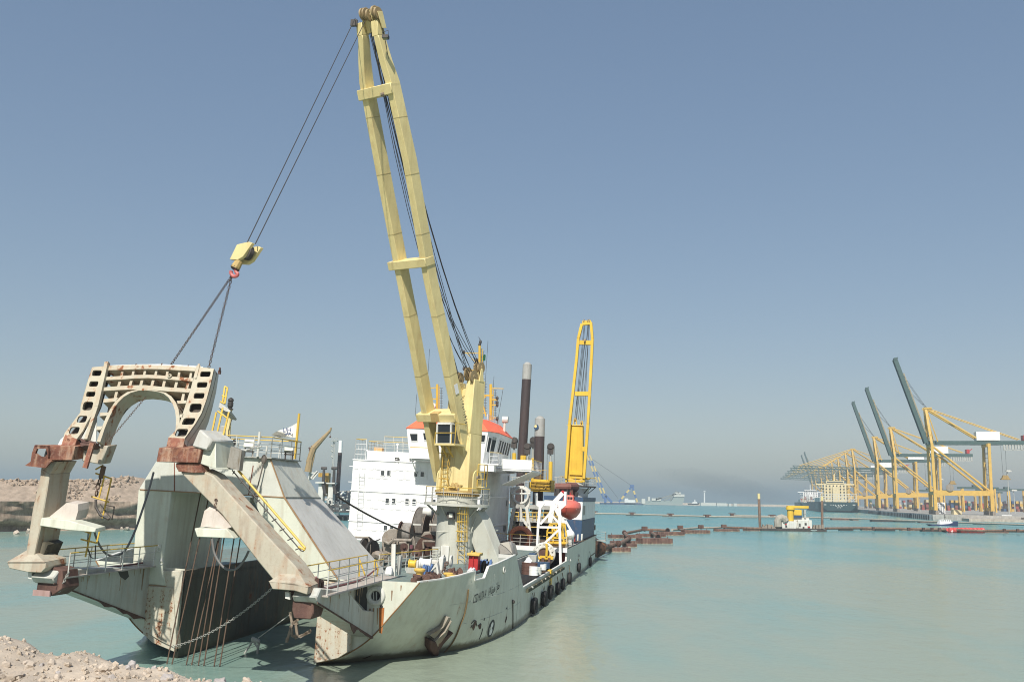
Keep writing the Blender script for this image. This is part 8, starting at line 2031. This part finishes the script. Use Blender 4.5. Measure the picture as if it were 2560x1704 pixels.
t = thing('tugboat', 'tiny dark tug with a white house left of the white light tower', 'tugboat', W(1735, 1260, z=0), frame=IDENT); YQ = 1600
mb = MB(); q = [W(*p, Y=YQ) for p in ((1722, 1258), (1722, 1261), (1747, 1261), (1749, 1256.5))]; mb.hexa(q, [p+V((0, 8, 0)) for p in q]); build('hull', mb, DARK, t, smooth=0)
mb = MB(); q = [W(*p, Y=YQ-1) for p in ((1730, 1258), (1733, 1254), (1742, 1254), (1744, 1258))]; mb.hexa(q, [p+V((0, 5, 0)) for p in q]); a = W(1737, 1254, Y=YQ); mb.beam(a, a+V((0, 0, 4)), 1.5); build('wheelhouse', mb, WHITE, t, smooth=0)
a = W(1761, 1257, Y=1800); b = W(1761, 1229, Y=1800); mb = MB(); mb.tube((a.x, 1800, 0), b, 1.5, 8, 1.1); mb.box(b-V((1.8, 1.8, 0)), b+V((1.8, 1.8, 2))); single('light_tower', mb, WHITE, 'slim white light tower on the breakwater', 'light tower', base=a, frame=IDENT)
for i, (u0, u1, v0, v1, lab) in enumerate(((1752, 1790, 1256, 1260, 'long low pale shed on the breakwater left of centre'), (1792, 1817, 1257, 1261, 'low pale shed on the breakwater'), (1822, 1828, 1258, 1261, 'small white hut on the breakwater'), (1834, 1842, 1257.5, 1261, 'small white hut at the right of the breakwater sheds'))):
    a = W(u0, v1, Y=1760); b = W(u1, v0, Y=1760); mb = MB(); mb.box((a.x, 1760, 0), (b.x, 1768, b.z)); single('shed', mb, OFFW, lab, 'shed', base=a, frame=IDENT)
# left background: another dredger with spud, crane and lattice mast, pier beyond
def lb(x, y, Y=330): return W(560+x/5.6, 1020+y/5.6, Y=Y)
t = thing('dredger', 'second dredger with dark posts and a white topped spud in the left background', 'dredger', W(840, 1297, z=0), frame=IDENT)
def lbox(mb, x0, y0, x1, y1, d=4, Y=330): a = lb(x0, y1, Y); b = lb(x1, y0, Y); return mb.box((a.x, Y, a.z), (b.x, Y+d, b.z))
mb = MB(); a = lb(900, 1540); b = lb(2300, 1540); mb.box((a.x, 330, -1), (b.x, 350, lb(0, 1480).z)); build('hull', mb, mat('dredger dark hull', (.05, .06, .06), .6, dirt=.4), t)
mb = MB(); lbox(mb, 1310, 1040, 1390, 1340); lbox(mb, 1450, 1050, 1530, 1340); lbox(mb, 1280, 1030, 1400, 1048, 5, 329); lbox(mb, 1430, 1040, 1550, 1056, 5, 329)
mb.beam(lb(1220, 980), lb(1310, 880), .7); mb.beam(lb(1240, 990), lb(1320, 890), .7); lbox(mb, 1190, 895, 1280, 910); lbox(mb, 1180, 905, 1195, 1000); build('post', mb, OFFW, t, smooth=0)
mb = MB(); lbox(mb, 1405, 905, 1465, 1230, 4, 333); lbox(mb, 1320, 905, 1405, 960, 4, 333); build('spud_block', mb, mat('dull ochre', (.45, .28, .05), .6, dirt=.5), t, smooth=0)
mb = MB()
for x in (1400, 1545): mb.tube(lb(x-40, 835), lb(x+40, 840), .5, 8); mb.tube(lb(x, 840), lb(x-10, 1060), .42, 8, .6); mb.tube(lb(x-10, 1060), lb(x+15, 1200), .6, 8)
build('dark_bollard_post', mb, DARK, t)
mb = MB(); rr = random.Random(9)
for i in range(70): x = rr.uniform(1420, 2200); y = rr.uniform(1240, 1480); lbox(mb, x, y, x+rr.uniform(8, 50), y+rr.uniform(8, 50), 2, 326+rr.random()*3)
build('deck_clutter', mb, mat('dark clutter', (.09, .11, .12), .6, dirt=.7, dirtcol=(.3, .3, .28)), t, smooth=0)
mb = MB()
for i in range(26): x = rr.uniform(1420, 1780); y = rr.uniform(1130, 1460); lbox(mb, x, y, x+rr.uniform(6, 30), y+rr.uniform(6, 26), 2, 325)
build('deck_fitting', mb, OFFW, t, smooth=0)
mb = MB(); lbox(mb, 1635, 1165, 1690, 1225, 3, 326); build('cabin', mb, BLUE, t); mb = MB(); lbox(mb, 1635, 1180, 1690, 1198, 3, 325.9); build('cabin_band', mb, WHITE, t)
t = thing('spud', 'dark spud with a white top standing behind the left background dredger', 'spud', lb(1590, 1100, 336), frame=IDENT)
mb = MB(); mb.tube(lb(1585, 1300, 336), lb(1625, 622, 336), 4.6*330/2350/5.6*5.6*.9, 14) if False else mb.tube(lb(1582, 1300, 336), lb(1625, 622, 336), .72, 14); build('pile', mb, SPUD, t); mb = MB(); mb.tube(lb(1625, 622, 336), lb(1635, 452, 336), .72, 14); build('pile_head', mb, WHITE, t)
t = thing('jib_crane', 'old tan knuckle boom crane rising left of the dark posts in the background', 'crane', lb(1190, 890), frame=IDENT)
mb = MB()
for a, b, w0, w1 in (((1175, 890), (1205, 720), 2.6, 2.2), ((1185, 760), (1260, 545), 2.1, 2.3), ((1255, 560), (1490, 310), 2.2, .9), ((1215, 880), (1270, 640), .5, .5)): mb.tube(lb(*a), lb(*b), w0*.5, 8, w1*.5)
mb.tube(lb(1490, 310), lb(1500, 272), .35, 6); build('boom', mb, mat('tan crane', (.33, .24, .12), .6, dirt=.5, rust=.3), t)
mb = MB(); rr = random.Random(12)
for i in range(16): rock(mb, lb(1195+rr.random()*70, 530+rr.random()*70), .35, i*2.1, 5, 4)
mb.tube(lb(1487, 330), lb(1487, 395), .06, 5); mb.sphere(lb(1487, 400), .35, 7, 5); build('cable_tangle', mb, DRUST, t, smooth=0)
t = thing('lattice_mast', 'slim pale lattice mast beside the white topped spud', 'mast', lb(1525, 900), frame=IDENT)
mb = MB(); 
for dx in (0, 26): mb.tube(lb(1508+dx*.9, 960), lb(1532+dx*.8, 460), .13, 5)
for k in range(22): y = 480+k*22; mb.beam(lb(1531-(y-460)*.048, y), lb(1531-(y-460)*.048+22, y+14), .09)
mb.box(lb(1510, 462)-V((0, 1, 0)), lb(1590, 455)+V((0, 1, 0)))
for x in (1515, 1550, 1588): mb.beam(lb(x, 460), lb(x, 418), .1)
mb.beam(lb(1510, 420), lb(1590, 422), .1)
for y in (525, 600, 680): mb.tube(lb(1500, y-8), lb(1522, y+10), .3, 6)
build('lattice', mb, GREY, t, smooth=0)
mb = MB(); rr = random.Random(21)
for i in range(60): u = 815+rr.random()*80; v = 1226+rr.random()*6; a = W(u, 1240, Y=1100); b = W(u+2+rr.random()*6, v, Y=1100); mb.box((a.x, 1100, 0), (b.x, 1110, b.z))
tag(build('town', mb, BREAK, frame=IDENT, base=(0, 0, 0), smooth=0), 'low hazy harbour buildings behind the left background dredger', None, kind='stuff')
mb = MB(); a = W(820, 1258, Y=480); b = W(900, 1246, Y=480); mb.box((a.x-20, 480, -1), (b.x+10, 500, 4.4)); single('pier', mb, DARK, 'dark pier edge behind the left background dredger', 'pier', base=a, frame=IDENT)

# ================================================================== faint smoke drifting from the ships
sm = bpy.data.materials.new('smoke'); sm.use_nodes = True; sn = sm.node_tree; sn.nodes.remove(sn.nodes['Principled BSDF'])
sv = nd(sn, 'ShaderNodeVolumePrincipled'); sv.inputs['Density'].default_value = .0009; sv.inputs['Color'].default_value = (.10, .10, .11, 1)
sn.links.new(sv.outputs[0], sn.nodes['Material Output'].inputs['Volume'])
for i, (u, v, Y, rx, rz) in enumerate(((1840, 1222, 1250, 62, 16), (1790, 1205, 1320, 70, 17), (1900, 1232, 1180, 40, 12), (1730, 1195, 1400, 60, 13))):
    mb = MB(); c = W(u, v, Y=Y); mb.sphere((0, 0, 0), 1, 20, 12, (rx, 40, rz))
    b_ = build('smoke', mb, sm, base=(0, 0, 0), frame=Matrix.Translation(c) @ Matrix.Rotation(R(9), 4, 'Y')); tag(b_, 'faint dark smoke drifting left of the container ships', None, kind='stuff')

# ================================================================== pieces that can be picked apart become parts of their own
SPLIT = {'portal_beam', 'diagonal_brace', 'back_stay', 'rear_stay', 'fore_stay', 'boom_cross_beam', 'web', 'brace', 'upright', 'head_plate', 'arm', 'leg',
         'yardarm', 'post', 'deck_machinery', 'machinery', 'gear_case', 'bracket_row', 'stiffener', 'paint_scrape', 'window', 'opening', 'cabin_opening',
         'flange', 'joint', 'navigation_light', 'aerial', 'bitt', 'lug', 'fitting', 'louvre', 'mast_ladder', 'red_box', 'deck_fitting', 'shed', 'weld_seam',
         'bogie', 'side_lettering', 'grab_line', 'rib', 'hoist_wire', 'engine', 'sheave_cheek', 'scaffold', 'lamp_head', 'bore', 'open_end', 'hanging_rope', 'king_post_head', 'drum_shaft', 'guard_bar', 'exhaust_gear', 'floor', 'boom_bearing'}
RENAME = {'bracket_row': 'wall_bracket'}
def pieces(me):
    par = list(range(len(me.vertices)))
    def find(a):
        while par[a] != a: par[a] = par[par[a]]; a = par[a]
        return a
    for e in me.edges:
        a, b = find(e.vertices[0]), find(e.vertices[1])
        if a != b: par[a] = b
    g = {}
    for p in me.polygons: g.setdefault(find(p.vertices[0]), []).append(p)
    if len(g) < 2: return None
    out = []
    for polys in g.values():
        ids = sorted({v for p in polys for v in p.vertices}); ix = {v: i for i, v in enumerate(ids)}
        m = bpy.data.meshes.new(me.name); m.from_pydata([me.vertices[v].co.copy() for v in ids], [], [[ix[v] for v in p.vertices] for p in polys])
        for mt in me.materials: m.materials.append(mt)
        m.polygons.foreach_set('material_index', [p.material_index for p in polys]); m.polygons.foreach_set('use_smooth', [p.use_smooth for p in polys])
        m.set_sharp_from_angle(angle=R(28)); m.update(); out.append(m)
    return out
done = {}
for o in [x for x in scene.objects if x.type == 'MESH' and x.parent is not None and not x.children]:
    stem_ = o.name.split('.')[0]
    if stem_ not in SPLIT: continue
    if o.data.name not in done: done[o.data.name] = pieces(o.data)
    ps = done[o.data.name]
    if not ps or len(ps) > 140: continue
    for m in ps:
        c = o.copy(); c.data = m; COL.objects.link(c)
        c.name = RENAME.get(stem_, stem_)
    bpy.data.objects.remove(o)
